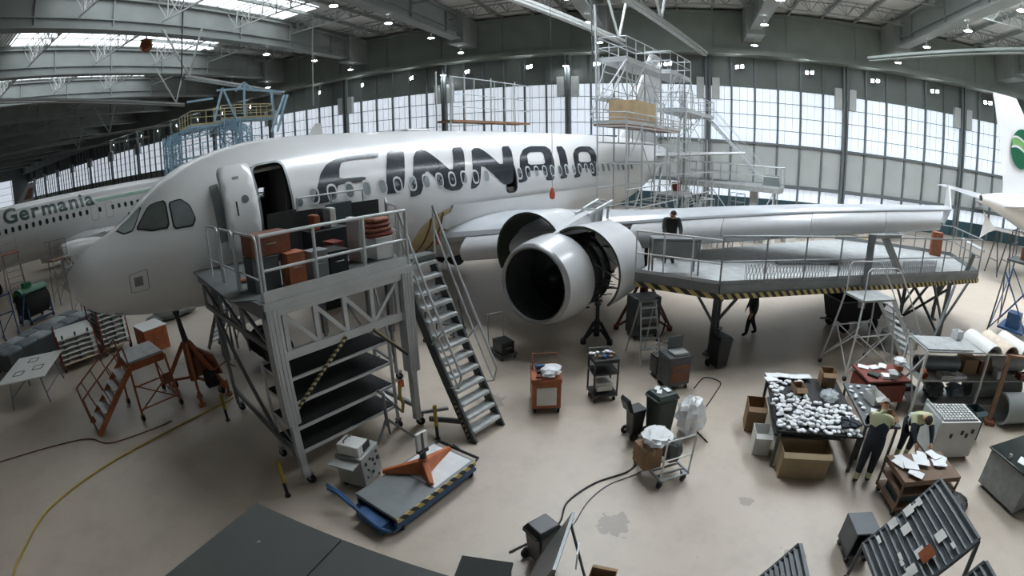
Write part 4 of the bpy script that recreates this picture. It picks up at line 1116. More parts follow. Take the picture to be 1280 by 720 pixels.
# platform under the tailplane
tplat(31.4, 33.6, -8.7, -2.0, 3.7, 'deck_light', 'lrf', 1.3, .3)
mb = MB(); mb.box(32.4, -6.9, 0, .5, .5, 3.4); mb.build('lift_column', 'scaffold_white', td, smooth=0)
for y in (-2.4, -4.2, -8.3):
    for x in (31.5, 33.5): post(x, y, 0, 3.5, .045)
for a, b in (((31.5, -2.4, 0.3), (31.5, -4.2, 3.4)), ((31.5, -4.2, .3), (31.5, -2.4, 3.4)), ((31.5, -4.2, 3.4), (31.5, -6.6, .6)), ((31.5, -8.3, 3.4), (31.5, -7.0, .8)), ((31.5, -8.3, .3), (31.5, -8.3, 3.4))): ledger(a, b, .035, name='brace')
mb = MB(); mb.box(33.0, -7.9, 3.75, .5, 1.0, .7); mb.build('control_box', 'wall_dark', td, bevel=.03)
# stair from the upper right platform down to it
for i in range(14):
    t = (i + .5) / 14; mb = MB(); mb.box(34.3, lerp(-3.2, -6.4, t), lerp(7.9, 4.2, t), .78, .24, .04); mb.build('tread', 'scaffold_white', td, smooth=0)
for x in (33.9, 34.7):
    ledger((x, -3.2, 7.9), (x, -7.0, 4.1), .06, name='stringer'); ledger((x, -3.2, 8.9), (x, -7.0, 5.1), .025, name='handrail'); ledger((x, -3.2, 8.4), (x, -7.0, 4.6), .02, name='handrail')
# mast, hanging cloth and low clutter of tubes
mb = MB(); mb.bar((20.6, -1.6, 7.0), (20.6, -1.6, 12.6), .09, .09); mb.build('mast', 'scaffold_white', td, smooth=0)
rr = random.Random(3)
for i in range(62):
    x = rr.uniform(24.5, 31.5); y = rr.uniform(-4.2, -2.3); z = rr.uniform(1.2, 6.6) if x < 27.4 else rr.uniform(1.0, 3.0)
    if i % 3 == 0: ledger((x, y, z), (x + rr.uniform(-.2, .2), y, z + rr.uniform(1, 2.2)), .025)
    elif i % 3 == 1: ledger((x, y, z), (min(x + rr.uniform(1, 2), 28.4 if z > 4 else 99), y, z + rr.uniform(-.1, .1)), .025)
    else: ledger((x, y, z), (x + rr.uniform(.6, 1.4), y, z + rr.uniform(-1.4, 1.4)), .022, name='brace')
deck(td, [(25.6, -3.6), (29.2, -3.6), (29.2, -2.3), (25.6, -2.3)], 3.2, .1, 'deck_light', 'platform')
deck(td, [(26.5, -3.4), (29.1, -3.4), (29.1, -2.3), (26.5, -2.3)], 5.3, .1, 'deck_light', 'platform')
mb = MB(); mb.prism([(24.6, -1.3, 7.0), (27.4, -1.3, 7.0), (28.6, -1.0, 9.7), (27.3, -1.0, 9.9)], (0, .1, 0)); mb.build('dust_sheet', 'bag_film', td, smooth=0)
case('parts_crate', 'small red-brown crate on the low platform of the white tail scaffold', 28.7, -2.75, 3.2 + EPS, .5, .45, .5, 'red_brown', handle=False)
XT = (20.2, 21.8, 23.4, 25.0, 26.4, 27.8)
for x in XT: post(x, -2.15, 5.9, 9.9 if x < 26.2 else 8.6, .03)
for z in (7.4, 8.4, 9.2):
    ledger((20.2, -2.15, z), (27.8, -2.15, z), .026)
for x0, x1, z0, z1 in ((20.2, 21.8, 7.4, 9.2), (23.4, 21.8, 7.4, 9.2), (23.4, 25.0, 7.4, 9.2), (26.4, 25.0, 7.4, 9.2), (26.4, 27.8, 5.9, 8.4), (29.2, 27.8, 5.9, 8.4), (19.0, 20.4, 7.2, 9.6), (18.9, 20.0, 6.9, 8.2)):
    ledger((x0, -2.2, z0), (x1, -2.2, z1), .026, name='brace')
for z in (2.2, 3.2, 4.4, 5.6):
    ledger((25.6, -4.3, z), (31.6 if z < 5 else 30.2, -4.3, z), .03)
for x in (26.4, 28.0, 29.8, 31.4): post(x, -4.3, 0, 6.4 if x < 31 else 4.9, .035)
for i in range(26):
    x = rr.uniform(28.2, 30.8); y = rr.uniform(-3.2, -2.4); z = rr.uniform(6.4, 9.4)
    if i % 2: ledger((x, y, z), (x + rr.uniform(.5, 1.3), y, z + rr.uniform(-.9, .9)), .024, name='brace')
    else: ledger((x, y, z), (x, y, z + rr.uniform(.8, 1.8)), .024)
# ---- blue scaffold round the tail of the second airliner
bd = thing('tail_scaffold', 'blue steel scaffold with yellow railed decks beyond the nose of the nearest airliner', 'scaffold', (0, 0, 0))
def btruss(a, b, w=1.0, r=.06, n=5, m='dock_blue', name='lattice_mast'):
    a, b = V(*a), V(*b); d = (b - a).normalized(); u = V(0, 0, 1) if abs(d.z) < .9 else V(1, 0, 0); s1 = d.cross(u).normalized() * (w / 2); s2 = d.cross(s1).normalized() * (w / 2)
    mb = MB(); cs_ = [s1 + s2, s1 - s2, -s1 - s2, -s1 + s2]
    for c in cs_: mb.bar(a + c, b + c, r * 1.6, r * 1.6)
    for i in range(n):
        p, q_ = a.lerp(b, i / n), a.lerp(b, (i + 1) / n)
        for k in range(4):
            c, e = cs_[k], cs_[(k + 1) % 4]; mb.bar(p + c, q_ + e, r, r); mb.bar(p + e, q_ + c, r, r); mb.bar(p + c, p + e, r, r)
    return mb.build(name, m, bd, smooth=0)
YB0, YB1 = 27.2, 33.6
btruss((9.2, YB0, 0), (9.2, YB0, 8.7), .9, .06, 8); btruss((14.0, YB0, 0), (14.0, YB0, 9.6), 1.4, .07, 8); btruss((17.6, YB1, 0), (17.6, YB1, 9.6), 1.2, .07, 8); btruss((10.5, YB1 + 2, 0), (10.5, YB1 + 2, 9.2), 1.0, .06, 8)
for a, b in (((9.2, YB0, 8.5), (14.6, YB0, 9.1)), ((14, YB0, 9.1), (17.6, YB1, 9.3)), ((9.2, YB0, 6.1), (14.4, YB0, 6.6)), ((14.2, YB0, 6.5), (18.4, YB1, 6.7)), ((9.2, YB0, 8.4), (10.5, YB1 + 2, 8.6))): btruss(a, b, .6, .05, 6, name='lattice_beam')
def bplat(poly, z, sides):
    deck(bd, poly, z, .18, 'dock_blue', 'platform')
    for a, b in sides: guard(bd, [(a[0], a[1], z), (b[0], b[1], z)], 1.15, .035, 1.1, 'dock_yellow')
guard(bd, [(9.2, 26.9, 6.6), (12.6, 26.9, 6.9), (14.2, 26.9, 7.0)], 1.1, .035, 1.1, 'dock_blue')
guard(bd, [(15, 27.4, 7.0), (18.4, 29.5, 7.1)], 1.1, .035, 1.1, 'dock_blue')
bplat([(10.6, 27), (13.2, 27), (13.2, 31), (10.6, 31)], 9.3, [((10.6, 27), (13.2, 27)), ((10.6, 27), (10.6, 31))])
bplat([(13.2, 27), (18.2, 27.4), (18.2, 29), (13.2, 29)], 9.6, [((13.2, 27), (15.6, 27.1)), ((15.6, 27.1), (18.2, 27.4)), ((18.2, 27.4), (18.2, 29)), ((13.2, 29), (18.2, 29))])
for a, b in (((12.6, 27, 9.5), (13.4, 27, 12.2)), ((14.6, 27, 9.5), (13.4, 27, 12.2)), ((15.6, 27.2, 12), (20, 29, 12)), ((15.6, 27.2, 12.1), (12.9, 27, 12)), ((18.5, 28, 9.6), (18.3, 28, 12)), ((20.6, 29.5, 11.8), (19.2, 29, 8.4)), ((20.3, 29.5, 11.8), (18.6, 29, 8.4)), ((15.4, 27.2, 9.6), (15.4, 27.2, 12.6)), ((15.4, 27.2, 12.6), (16.4, 27.4, 11.9)), ((15.4, 27.2, 12.6), (14.6, 27.2, 11.9)), ((10.3, 27, 11.2), (12.6, 27.2, 11.4)), ((16.5, 28, 6.6), (19.4, 29, 6.9))):
    mb = MB(); mb.bar(a, b, .16, .16); mb.build('frame_beam', 'dock_blue', bd, smooth=0)
mb = MB(); mb.lathe([(1.0, 0), (.55, 1.6), (.12, 2.4), (0, 2.45)], (12.2, 26.2, 4.4), n=14); mb.build('dust_sheet', 'panel_white', bd)
# ---- wing dock under the leading edge
wd = thing('wing_dock', 'long grey railed work dock with striped edge under the near wing', 'work platform', (0, 0, 0))
WZ = 2.42
P0, P1, P2, P3, P4, P5 = (11.6, -7.75), (11.75, -10.0), (20.0, -18.6), (23.4, -18.1), (22.6, -12.6), (14.6, -7.4)
mb = MB(); mb.prism([(x, y, WZ - .1) for x, y in (P0, P1, P2, P3, P4, P5)], (0, 0, .1)); mb.build('deck', 'deck_light', wd, smooth=0)
def edge_board(a, b, z0, z1, m, name, off=.03):
    a, b = V(a[0], a[1], 0), V(b[0], b[1], 0); mb = MB(); mb.bar(a + V(0, 0, (z0 + z1) / 2), b + V(0, 0, (z0 + z1) / 2), off, z1 - z0); mb.build(name, m, wd, smooth=0)
for a, b in ((P0, P1), (P1, P2), (P2, P3)):
    edge_board(a, b, WZ - .27, WZ + .06, 'steel_mid', 'edge_beam', .08); 
    a2 = (a[0] - .05, a[1] - .05); b2 = (b[0] - .05, b[1] - .05)
    edge_board(a2, b2, WZ - .31, WZ - .17, 'hazard_dock', 'hazard_strip', .03)
guard(wd, [(P0[0], P0[1], WZ), (P1[0], P1[1], WZ)], 1.15, .025, .8, 'rail_white', (.5,), True)
guard(wd, [(P1[0], P1[1], WZ), (P2[0], P2[1], WZ)], 1.25, .025, 1.35, 'galv', (.5,), True)
guard(wd, [(P2[0], P2[1], WZ), (P3[0], P3[1], WZ)], 1.25, .03, 1.3, 'galv', (.5,), True)
guard(wd, [(P3[0], P3[1], WZ), (P4[0], P4[1], WZ)], 1.25, .025, 1.8, 'galv', (.5,), True)
# perforated infill mesh between the mid rail and the deck
for i, (t0, t1) in enumerate(((.06, .3), (.33, .55), (.58, .74))):
    a, b = V(*P1, 0).lerp(V(*P2, 0), t0), V(*P1, 0).lerp(V(*P2, 0), t1); mb = MB(); n = 26
    for k in range(n + 1):
        p = a.lerp(b, k / n); q_ = a.lerp(b, min(1, (k + 1.5) / n)); mb.bar(p + V(0, 0, WZ + .06), q_ + V(0, 0, WZ + .55), .012, .012)
        q2 = a.lerp(b, max(0, (k - 1.5) / n)); mb.bar(p + V(0, 0, WZ + .06), q2 + V(0, 0, WZ + .55), .012, .012)
    mb.build('mesh_panel', 'galv', wd, smooth=0)
for (x, y) in ((15.3, -9.2), (17.9, -17.0), (21.6, -17.4), (21.2, -13.4), (13.2, -9.6), (19.3, -15.6)):
    mb = MB(); mb.bar((x, y, .05), (x, y, WZ - .1), .14, .14); mb.box(x, y, 0, .35, .35, .05); l_ = mb.build('leg', 'steel_dark', wd, smooth=0)
    b_ = MB()
    for dx, dy in ((.8, -.9), (-.6, .7)): b_.bar((x, y, .9), (x + dx, y + dy, WZ - .15), .07, .07)
    b_.build('knee_brace', 'steel_dark', l_, smooth=0)
mb = MB(); mb.bar((17.9, -17.0, .4), (19.3, -15.6, 2.1), .08); mb.bar((19.3, -15.6, .4), (17.9, -17, 2.1), .08); mb.bar((19.3, -15.6, .3), (21.6, -17.4, 2.1), .08); mb.build('cross_brace', 'steel_dark', wd, smooth=0)
for p in ((17.3, -17.4), (20.9, -17.9)): 
    mb = MB(); mb.bar((p[0] + .2, p[1] + .3, WZ - .1), (p[0] - .9, p[1] + .9, .8), .08); mb.build('knee_brace', 'steel_dark', wd, smooth=0)
mb = MB(); a = V(*P1, 0).lerp(V(*P2, 0), .43)
mb.bar(a + V(-.05, -.05, 1.6), a + V(-.05, -.05, WZ + 1.35), .22, .14); mb.bar(a + V(-.05, -.05, WZ + 1.3), a + V(1.0, -1.0, WZ + 1.3), .18, .1); mb.bar(a + V(.5, -.5, WZ + 1.25), a + V(1.15, -1.15, WZ + .25), .22, .14)
mb.build('folding_step_frame', 'steel_mid', wd, smooth=0)
mb = MB(); mb.bar((19.6, -17.9, WZ - .3), (19.55, -18.15, WZ + .75), .16, .16); mb.build('stub_post', 'wall_dark', wd, smooth=0)
mb = MB(); mb.tube((20.2, -18.75, WZ + .85), (22.8, -18.4, WZ + .85), .07); mb.build('padded_rail', 'rail_white', wd)
t = case('heater_unit', 'small rust-red unit at the outer end corner of the wing dock', 22.7, -17.2, WZ + EPS, .4, .5, .95, 'orange_rust', handle=False)
# ---- white step stand in front of the wing dock
ss = thing('step_stand', 'white tubular step stand in front of the wing dock striped edge', 'step stand', (14.5, -13.9, 0), rad(-50))
SZ = 2.2
mb = MB(); mb.box(0, 0, SZ - .06, 1.3, .9, .06); mb.build('deck', 'deck_light', ss, smooth=0)
for x in (-.62, .62):
    for y in (-.42, .42):
        mb = MB(); mb.tube((x * 1.5, y * 1.5, .1), (x, y, SZ - .05), .03); l_ = mb.build('leg', 'rail_white', ss); caster(l_, x * 1.5, y * 1.5, .07, .3, .15)
for x in (-1, 1):
    mb = MB(); mb.tube((x * .9, -.6, .25), (x * .7, .5, 1.3), .02); mb.tube((x * .9, .6, .25), (x * .7, -.5, 1.3), .02); mb.build('cross_brace', 'rail_white', ss)
for y in (-1, 1):
    mb = MB(); mb.tube((-.9, y * .6, .25), (.72, y * .5, 1.3), .02); mb.tube((.9, y * .6, .25), (-.72, y * .5, 1.3), .02); mb.tube((-.75, y * .51, 1.2), (.75, y * .51, 1.2), .02); mb.build('cross_brace', 'rail_white', ss)
for i in range(7):
    t_ = (i + .5) / 7; mb = MB(); mb.box(lerp(.8, 2.3, t_), 0, lerp(SZ - .2, .2, t_), .22, .75, .03); mb.build('tread', 'tread_grey', ss, smooth=0)
for y in (-.4, .4):
    mb = MB(); mb.bar((.62, y, SZ - .08), (2.4, y, .06), .04, .12); mb.build('stringer', 'rail_white', ss, smooth=0)
    mb = MB(); mb.path([(-.6, y, SZ), (-.6, y, SZ + .75), (-.5, y, SZ + .85), (.55, y, SZ + .85), (.75, y, SZ + .75), (2.3, y, .95), (2.3, y, .3)], .02); mb.build('handrail', 'rail_white', ss)
# ---- blue lattice stand at the right edge
bs = thing('access_stand', 'tall thin access stand with blue lattice base at right edge below the third airliner', 'work platform', (21.4, -21.2, 0), rad(-30))
mb = MB(); mb.box(0, 0, 3.0, 1.8, 1.5, .08); mb.build('deck', 'steel_dark', bs, smooth=0)
for x in (-.85, .85):
    for y in (-.7, .7):
        mb = MB(); mb.bar((x * 1.35, y * 1.35, .05), (x, y, 3.0), .06, .06); mb.build('leg', 'steel_dark', bs, smooth=0)
mb = MB(); 
for sx in (-1, 1):
    mb.bar((sx * 1.1, -.9, .3), (sx * .9, .75, 2.6), .05); mb.bar((sx * 1.1, .9, .3), (sx * .9, -.75, 2.6), .05)
    mb.bar((-1.1, sx * .9, .3), (.9, sx * .75, 2.6), .05); mb.bar((1.1, sx * .9, .3), (-.9, sx * .75, 2.6), .05)
mb.build('cross_brace', 'blue', bs, smooth=0)
mb = MB(); mb.box(0, 0, .35, 1.6, 1.2, .08); mb.box(-.2, 0, .43, .7, .6, .6); mb.build('lower_shelf', 'blue', bs, smooth=0)
guard(bs, [(-.85, -.7, 3.08), (-.85, .7, 3.08), (.85, .7, 3.08)], 1.1, .022, .8, 'steel_dark', (.5,), False)
mb = MB(); mb.box(.2, 0, 3.08, .8, .6, .5); mb.build('tool_tray', 'brown_case', bs, bevel=.02)
# ---- small dark scaffold steps under the starboard engine
t = thing('step_stand', 'slim dark step stand on wheels in shadow left of the big engine', 'step stand', (9.6, -2.6, 0), rad(20))
for x in (-.4, .4):
    for y in (-.5, .5):
        mb = MB(); mb.tube((x, y, .1), (x * .8, y * .7, 2.1 if y > 0 else 1.25), .022); l_ = mb.build('leg', 'steel_dark', t); caster(l_, x, y, .06, .3, .13)
for i in range(4):
    mb = MB(); mb.box(0, -.45 + .25 * i, .3 + .32 * i, .74, .22, .03); mb.build('tread', 'steel_dark', t, smooth=0)
mb = MB(); mb.tube((-.36, .4, 1.2), (.36, -.4, .3), .016); mb.tube((.36, .4, 1.2), (-.36, -.4, .3), .016); mb.tube((-.33, .36, 2.1), (.33, .36, 2.1), .02); mb.build('cross_brace', 'steel_dark', t)
# ------------------------------------------------------------------ things on the floor
rr = random.Random(21)
EPS = .004
# ---- nose jack
nj = thing('nose_jack', 'orange tripod jack with black ram standing under the nose', 'jack', (2.62, .0, 0))
mb = MB(); mb.tube((0, 0, .35), (0, 0, 1.45), .14, 14, .12); mb.build('cylinder', 'orange_rust', nj)
mb = MB(); mb.tube((0, 0, 1.45), (-.08, .02, 2.2), .085, 12, .06); mb.tube((-.08, .02, 2.2), (-.08, .02, 2.29), .1, 12); mb.build('ram', 'black', nj)
for a, L_ in ((2.2, 1.05), (-1.75, 1.0), (-.95, 1.1), (.6, .9)):
    mb = MB(); c, s = cos(a), sin(a)
    mb.bar((.1 * c, .1 * s, 1.4), (L_ * c, L_ * s, .22), .07, .1); mb.bar((.12 * c, .12 * s, .4), (L_ * c, L_ * s, .2), .05, .07); mb.tube((L_ * c, L_ * s, .05), (L_ * c, L_ * s, .42), .045); mb.tube((L_ * c, L_ * s, 0), (L_ * c, L_ * s, .05), .1, 12)
    l_ = mb.build('leg', 'orange', nj, smooth=30); caster(l_, (L_ - .22) * c, (L_ - .22) * s, .11, a + 1.57, .26)
mb = MB(); mb.prism([(.1, -.12, .5), (.7, -.5, .45), (.55, -.4, 1.0), (.1, -.12, 1.3)], (.05, .08, 0)); mb.build('side_plate', 'orange_rust', nj, smooth=0)
mb = MB(); mb.box(.35, -.55, .25, .35, .3, .42); mb.tube((.35, -.72, .45), (.35, -.78, .45), .1, 12); mb.build('pump', 'rubber', nj, bevel=.02)
mb = MB(); mb.path([(.4, -.6, .65), (.75, -.9, .9), (.95, -1.05, .75)], .02); mb.build('pump_handle', 'orange', nj)
# ---- orange work steps
os_ = thing('work_steps', 'orange tubular work steps with grey treads left of the nose jack', 'steps', (1.2, -.2, 0), rad(8))
PZ = 1.5
mb = MB(); mb.box(.15, .35, PZ - .05, 1.0, 1.1, .05); mb.build('platform', 'tread_grey', os_, smooth=0)
mb = MB(); mb.box(.15, -.2, PZ - .24, 1.0, .04, .18); mb.box(-.35, .35, PZ - .2, .04, 1.1, .15); mb.box(.66, .35, PZ - .2, .04, 1.1, .15); mb.build('platform_frame', 'orange', os_, smooth=0)
for x, y in ((-.35, -.35), (.65, -.35), (-.35, .9), (.65, .9)):
    mb = MB(); mb.bar((x * 1.15, y * 1.1, .1), (x, y, PZ - .05), .05, .05); l_ = mb.build('leg', 'orange', os_, smooth=0); caster(l_, x * 1.15, y * 1.1, .08, .4, .17, metal='orange')
mb = MB()
mb.bar((-.38, -.38, .25), (.68, -.36, .95), .03); mb.bar((.72, -.38, .25), (-.36, -.36, .95), .03); mb.bar((.7, -.38, .25), (.68, .95, .95), .03); mb.bar((-.38, -.38, .3), (.72, -.38, .3), .035); mb.bar((.72, -.38, .3), (.7, .95, .3), .035); mb.bar((-.38, -.36, .9), (.68, -.36, .9), .03)
mb.build('cross_brace', 'orange', os_, smooth=0)
for i in range(5):
    t_ = (i + .5) / 5; mb = MB(); mb.box(lerp(-.45, -1.55, t_), .1, lerp(PZ - .2, .2, t_), .26, .85, .04); mb.build('tread', 'tread_grey', os_, smooth=0)
for y in (-.34, .54):
    mb = MB(); mb.bar((-.3, y, PZ - .08), (-1.65, y, .1), .04, .14); mb.build('stringer', 'orange', os_, smooth=0)
    mb = MB(); mb.tube((-1.65, y, .1), (-1.75, y, 1.1), .022); mb.tube((-1.75, y, 1.1), (-.4, y, PZ + .45), .022); mb.tube((-.4, y, PZ + .45), (-.35, y, PZ), .022)
    for k in range(4): mb.tube((lerp(-1.75, -.4, (k + .5) / 4), y, lerp(1.1, PZ + .45, (k + .5) / 4)), (lerp(-1.6, -.4, (k + .8) / 4), y, lerp(.15, PZ - .1, (k + .8) / 4)), .014)
    mb.build('handrail', 'orange_rust', os_)
mb = MB(); mb.box(.55, -.42, .7, .28, .03, .28); mb.build('placard', 'orange_rust', os_, smooth=0)
# ---- orange box with a white top
case('tool_chest', 'orange chest with pale top behind the orange work steps', 2.3, 4.75, 0, .9, 1.1, .8, 'orange', .2, 'panel_white')
# ---- white inspection table
wt = thing('work_table', 'low white table with three black squares drawn on its top at left edge', 'table', (-2.15, 3.85, 0), rad(-17))
mb = MB(); mb.box(0, 0, .86, 1.75, 2.2, .04); top = mb.build('tabletop', 'panel_white', wt, bevel=.01)
for (x, y) in ((-.3, -.45), (.35, -.2), (-.1, .6)):
    mb = MB()
    for a, b in (((-.17, -.17), (.17, -.17)), ((.17, -.17), (.17, .17)), ((.17, .17), (-.17, .17)), ((-.17, .17), (-.17, -.17))): mb.bar((x + a[0], y + a[1], .903), (x + b[0], y + b[1], .903), .035, .006)
    mb.build('black_square', 'black', top, smooth=0)
for x in (-.7, .7):
    for y in (-.9, .9):
        mb = MB(); mb.bar((x, y, 0), (x * .8, y * .85, .86), .045, .045); mb.build('leg', 'steel_mid', wt, smooth=0)
    mb = MB(); mb.bar((x * .95, -.87, .3), (x * .95, .87, .3), .03); mb.build('stretcher', 'steel_mid', wt, smooth=0)
# ---- stacks of curved white panels
def panel_stack(label, x, y, rz, n, w, d, zgap):
    t = thing('panel_stack', label, 'rack', (x, y, 0), rz)
    for k in range(n):
        z = .28 + zgap * k; mb = MB(); ra, rb = [], []
        for i in range(9):
            u = -1 + i / 4; ra.append((u * d / 2, z + .1 * (1 - u * u))); 
        rings = []
        for xx in (-w / 2, w / 2): rings.append([V(xx, a, b + .045) for a, b in ra] + [V(xx, a, b) for a, b in ra[::-1]])
        mb.loft(rings); mb.build('panel', 'panel_white' if k else 'pale_wrap', t, smooth=30)
        mb = MB()
        for xx in (-w * .36, 0, w * .36): mb.box(xx, -d / 2 + .03, z + .045, .07, .06, zgap - .045)
        mb.build('spacer', 'teal_dark', t, smooth=0)
    for xx in (-w / 2 - .03, w / 2 + .03):
        mb = MB(); mb.bar((xx, -d / 2 + .05, .1), (xx, -d / 2 + .05, .3 + zgap * n), .05); mb.bar((xx, d / 2 - .05, .1), (xx, d / 2 - .05, .3 + zgap * n), .05); mb.bar((xx, -d / 2, .2), (xx, d / 2, .2), .05); mb.build('end_frame', 'red_brown', t, smooth=0)
    for xx in (-w / 2, w / 2):
        for yy in (-d / 2 + .1, d / 2 - .1): caster(t, xx, yy, .08, .3, .2)
    return t
panel_stack('shorter stack of curved white panels behind the low white table', -.5, 5.75, rad(6), 6, 1.35, 1.7, .165)
panel_stack('taller stack of curved white panels nearer the nose', .85, 6.4, rad(10), 9, 1.0, 2.2, .17)
# ---- long bench under quilted covers
qb = thing('covered_bench', 'long bench under grey quilted covers behind the panel stacks', 'bench', (-1.9, 8.2, 0), rad(38))
mb = MB(); mb.box(0, 0, .2, 4.6, 1.7, .62); mb.build('bench', 'steel_dark', qb, smooth=0)
for i in range(6):
    for j in range(2):
        x = -1.95 + .78 * i; y = -.42 + .85 * j; mb = MB(); rings = []
        for (zz, kx, ky) in ((.0, .4, .44), (.05, .41, .45), (.1, .36, .4), (.12, .2, .25)):
            rings.append([V(x + kx * math.copysign(abs(cos(t)) ** .4, cos(t)), y + ky * math.copysign(abs(sin(t)) ** .4, sin(t)), .82 + zz) for t in [2 * PI * k / 20 for k in range(20)]])
        mb.loft(rings); mb.build('quilt_square', ('quilt_grey', 'quilt_pale', 'quilt_mid')[(i * 2 + j * 5) % 3], qb)
for x in (-2.1, 0, 2.1):
    for y in (-.7, .7):
        mb = MB(); mb.box(x, y, 0, .07, .07, .2); mb.build('leg', 'steel_dark', qb, smooth=0)
# ---- dark machine with green hood and stands by the second airliner
gm = thing('barrel_machine', 'dark drum machine under a curved green hood below the second airliner', 'machine', (-2.6, 14.6, 0), rad(35))
mb = MB(); mb.lathe([(0, -.8), (.62, -.8), (.68, -.7), (.68, .7), (.62, .8), (0, .8)], (0, 0, .95), (1, 0, .0), 24); mb.build('drum', 'matt_black', gm)
mb = MB(); mb.lathe([(.74, -.85), (.74, .85)], (0, 0, 1.0), (1, 0, 0), 16, .15, 2.4, (0, 1, 0)); mb.lathe([(.70, -.85), (.70, .85)], (0, 0, 1.0), (1, 0, 0), 16, .15, 2.4, (0, 1, 0)); mb.lathe([(.5, -.9), (.74, -.86)], (0, 0, 1.0), (1, 0, 0), 16, .15, 2.4, (0, 1, 0)); mb.build('hood', 'green_machine', gm)
mb = MB(); mb.box(-.2, 0, 1.66, .5, .35, .3); mb.build('filler_box', 'green_machine', gm, bevel=.04)
mb = MB()
for x in (-.75, .75):
    mb.bar((x, -.6, .1), (x, -.6, 1.0), .08); mb.bar((x, .6, .1), (x, .6, 1.0), .08); mb.bar((x, -.6, .3), (x, .6, .3), .08)
mb.bar((-.75, -.6, .15), (.75, -.6, .15), .08); mb.bar((-.75, .6, .15), (.75, .6, .15), .08); mb.bar((-.75, -.6, 1.6), (-1.4, -.8, .2), .07); mb.build('frame', 'blue', gm, smooth=0)
for x in (-.75, .75):
    for y in (-.6, .6): caster(gm, x, y, .1, .2, .15)
def ladder_stand(label, x, y, rz, H_, m1, m2, w=.9, n=6, name='ladder_stand'):
    t = thing(name, label, 'stand', (x, y, 0), rz)
    mb = MB(); mb.box(0, 0, H_ - .05, w, w, .05); mb.build('platform', m1, t, smooth=0)
    for sx in (-1, 1):
        for sy in (-1, 1):
            mb = MB(); mb.bar((sx * w * .6, sy * w * .55, 0), (sx * w * .45, sy * w * .45, H_ - .05), .05); mb.build('leg', m2, t, smooth=0)
        mb = MB(); mb.bar((sx * w * .58, -w * .5, .3), (sx * w * .47, w * .45, H_ * .75), .03); mb.bar((sx * w * .58, w * .5, .3), (sx * w * .47, -w * .45, H_ * .75), .03); mb.build('cross_brace', m2, t, smooth=0)
    for i in range(n):
        u = (i + .5) / n; mb = MB(); mb.box(0, -w * .5 - lerp(.1, H_ * .55, u), lerp(H_ - .2, .2, u), w * .8, .2, .035); mb.build('tread', 'tread_grey', t, smooth=0)
    for sx in (-1, 1):
        mb = MB(); mb.bar((sx * w * .42, -w * .5, H_ - .05), (sx * w * .42, -w * .5 - H_ * .6, .05), .04, .12); mb.build('stringer', m1, t, smooth=0)
    guard(t, [(-w / 2, -w / 2, H_), (-w / 2, w / 2, H_), (w / 2, w / 2, H_)], 1.0, .022, .9, m2, (.5,), False)
    return t
ladder_stand('orange-decked access stairs against the second airliner at left edge', -4.2, 21.2, .2, 3.0, 'orange', 'scaffold_white', 1.2, 8)
ladder_stand('orange and grey platform stairs right of the green-hooded machine', -.9, 17.2, rad(110), 2.4, 'wood_plank', 'galv', 1.0, 7)
ladder_stand('white lattice work stand beside the nose radome', .1, 12.4, rad(60), 1.9, 'panel_white', 'scaffold_white', .8, 5)
ladder_stand('narrow grey ladder stand behind the back leg of the access stand', 4.5, 1.7, rad(200), 1.55, 'steel_mid', 'steel_mid', .55, 6)
t = thing('frame_stand', 'thin blue frame stand at left edge beside the green-hooded machine', 'stand', (-3.9, 12.6, 0), .3)
for x in (-.4, .4):
    mb = MB(); mb.bar((x, 0, 0), (x, 0, 2.0), .06); mb.bar((x, -.5, .05), (x, .5, .05), .06); mb.build('upright', 'blue', t, smooth=0)
mb = MB(); mb.bar((-.4, 0, 1.9), (.4, 0, 1.9), .06); mb.bar((-.4, 0, 1.1), (.4, 0, 1.1), .05); mb.bar((-.4, 0, .3), (.4, 0, 1.1), .04); mb.build('crossbar', 'blue', t, smooth=0)
mb = MB(); mb.ball((0, 0, .28), .85, .5, .28, 14, 8); mb.ball((.7, .15, .2), .5, .4, .2, 12, 7); mb.ball((-.75, -.1, .18), .45, .35, .18, 12, 7); o = mb.build('covered_heap', 'wall_dark', None, loc=(3.7, 7.7, EPS)); tag(o, 'low dark covered heap on the floor under the nose', 'heap')
case('equipment_box', 'dark equipment box on the floor seen through the access stand truss', 9.0, 3.3, 0, 1.1, .7, .6, 'matt_black')
# ---- grey electrical unit
eu = thing('test_unit', 'grey electrical test unit with dials beside the blue lift table', 'machine', (3.85, -6.28, 0), rad(24))
mb = MB(); mb.box(0, 0, .1, .62, .55, .62); mb.build('cabinet', 'box_grey', eu, bevel=.015)
mb = MB(); mb.box(-.1, 0, .722, .34, .44, .2); hd = mb.build('top_box', 'panel_white', eu, bevel=.015)
mb = MB(); mb.box(.0, -.223, .75, .22, .012, .14); mb.build('dark_face', 'plastic_black', hd, smooth=0)
mb = MB(); mb.path([(-.2, .1, .92), (-.2, .1, .97), (.02, .1, .97), (.02, .1, .92)], .012, 6); mb.build('handle', 'steel_dark', hd)
for (x, z, r_) in ((-.2, .55, .035), (-.05, .58, .025), (.05, .5, .03), (.18, .6, .03), (.2, .45, .04), (.08, .38, .025), (-.15, .4, .02), (-.2, .27, .02), (.0, .27, .03)):
    mb = MB(); mb.tube((x, -.275, z), (x, -.295, z), r_, 12); mb.build('dial', 'plastic_black', eu)
mb = MB(); mb.box(-.42, .02, .62, .25, .5, .03); mb.build('side_shelf', 'box_grey', eu, smooth=0)
for x in (-.25, .25):
    for y in (-.2, .2): caster(eu, x, y, .045, .3, .1)
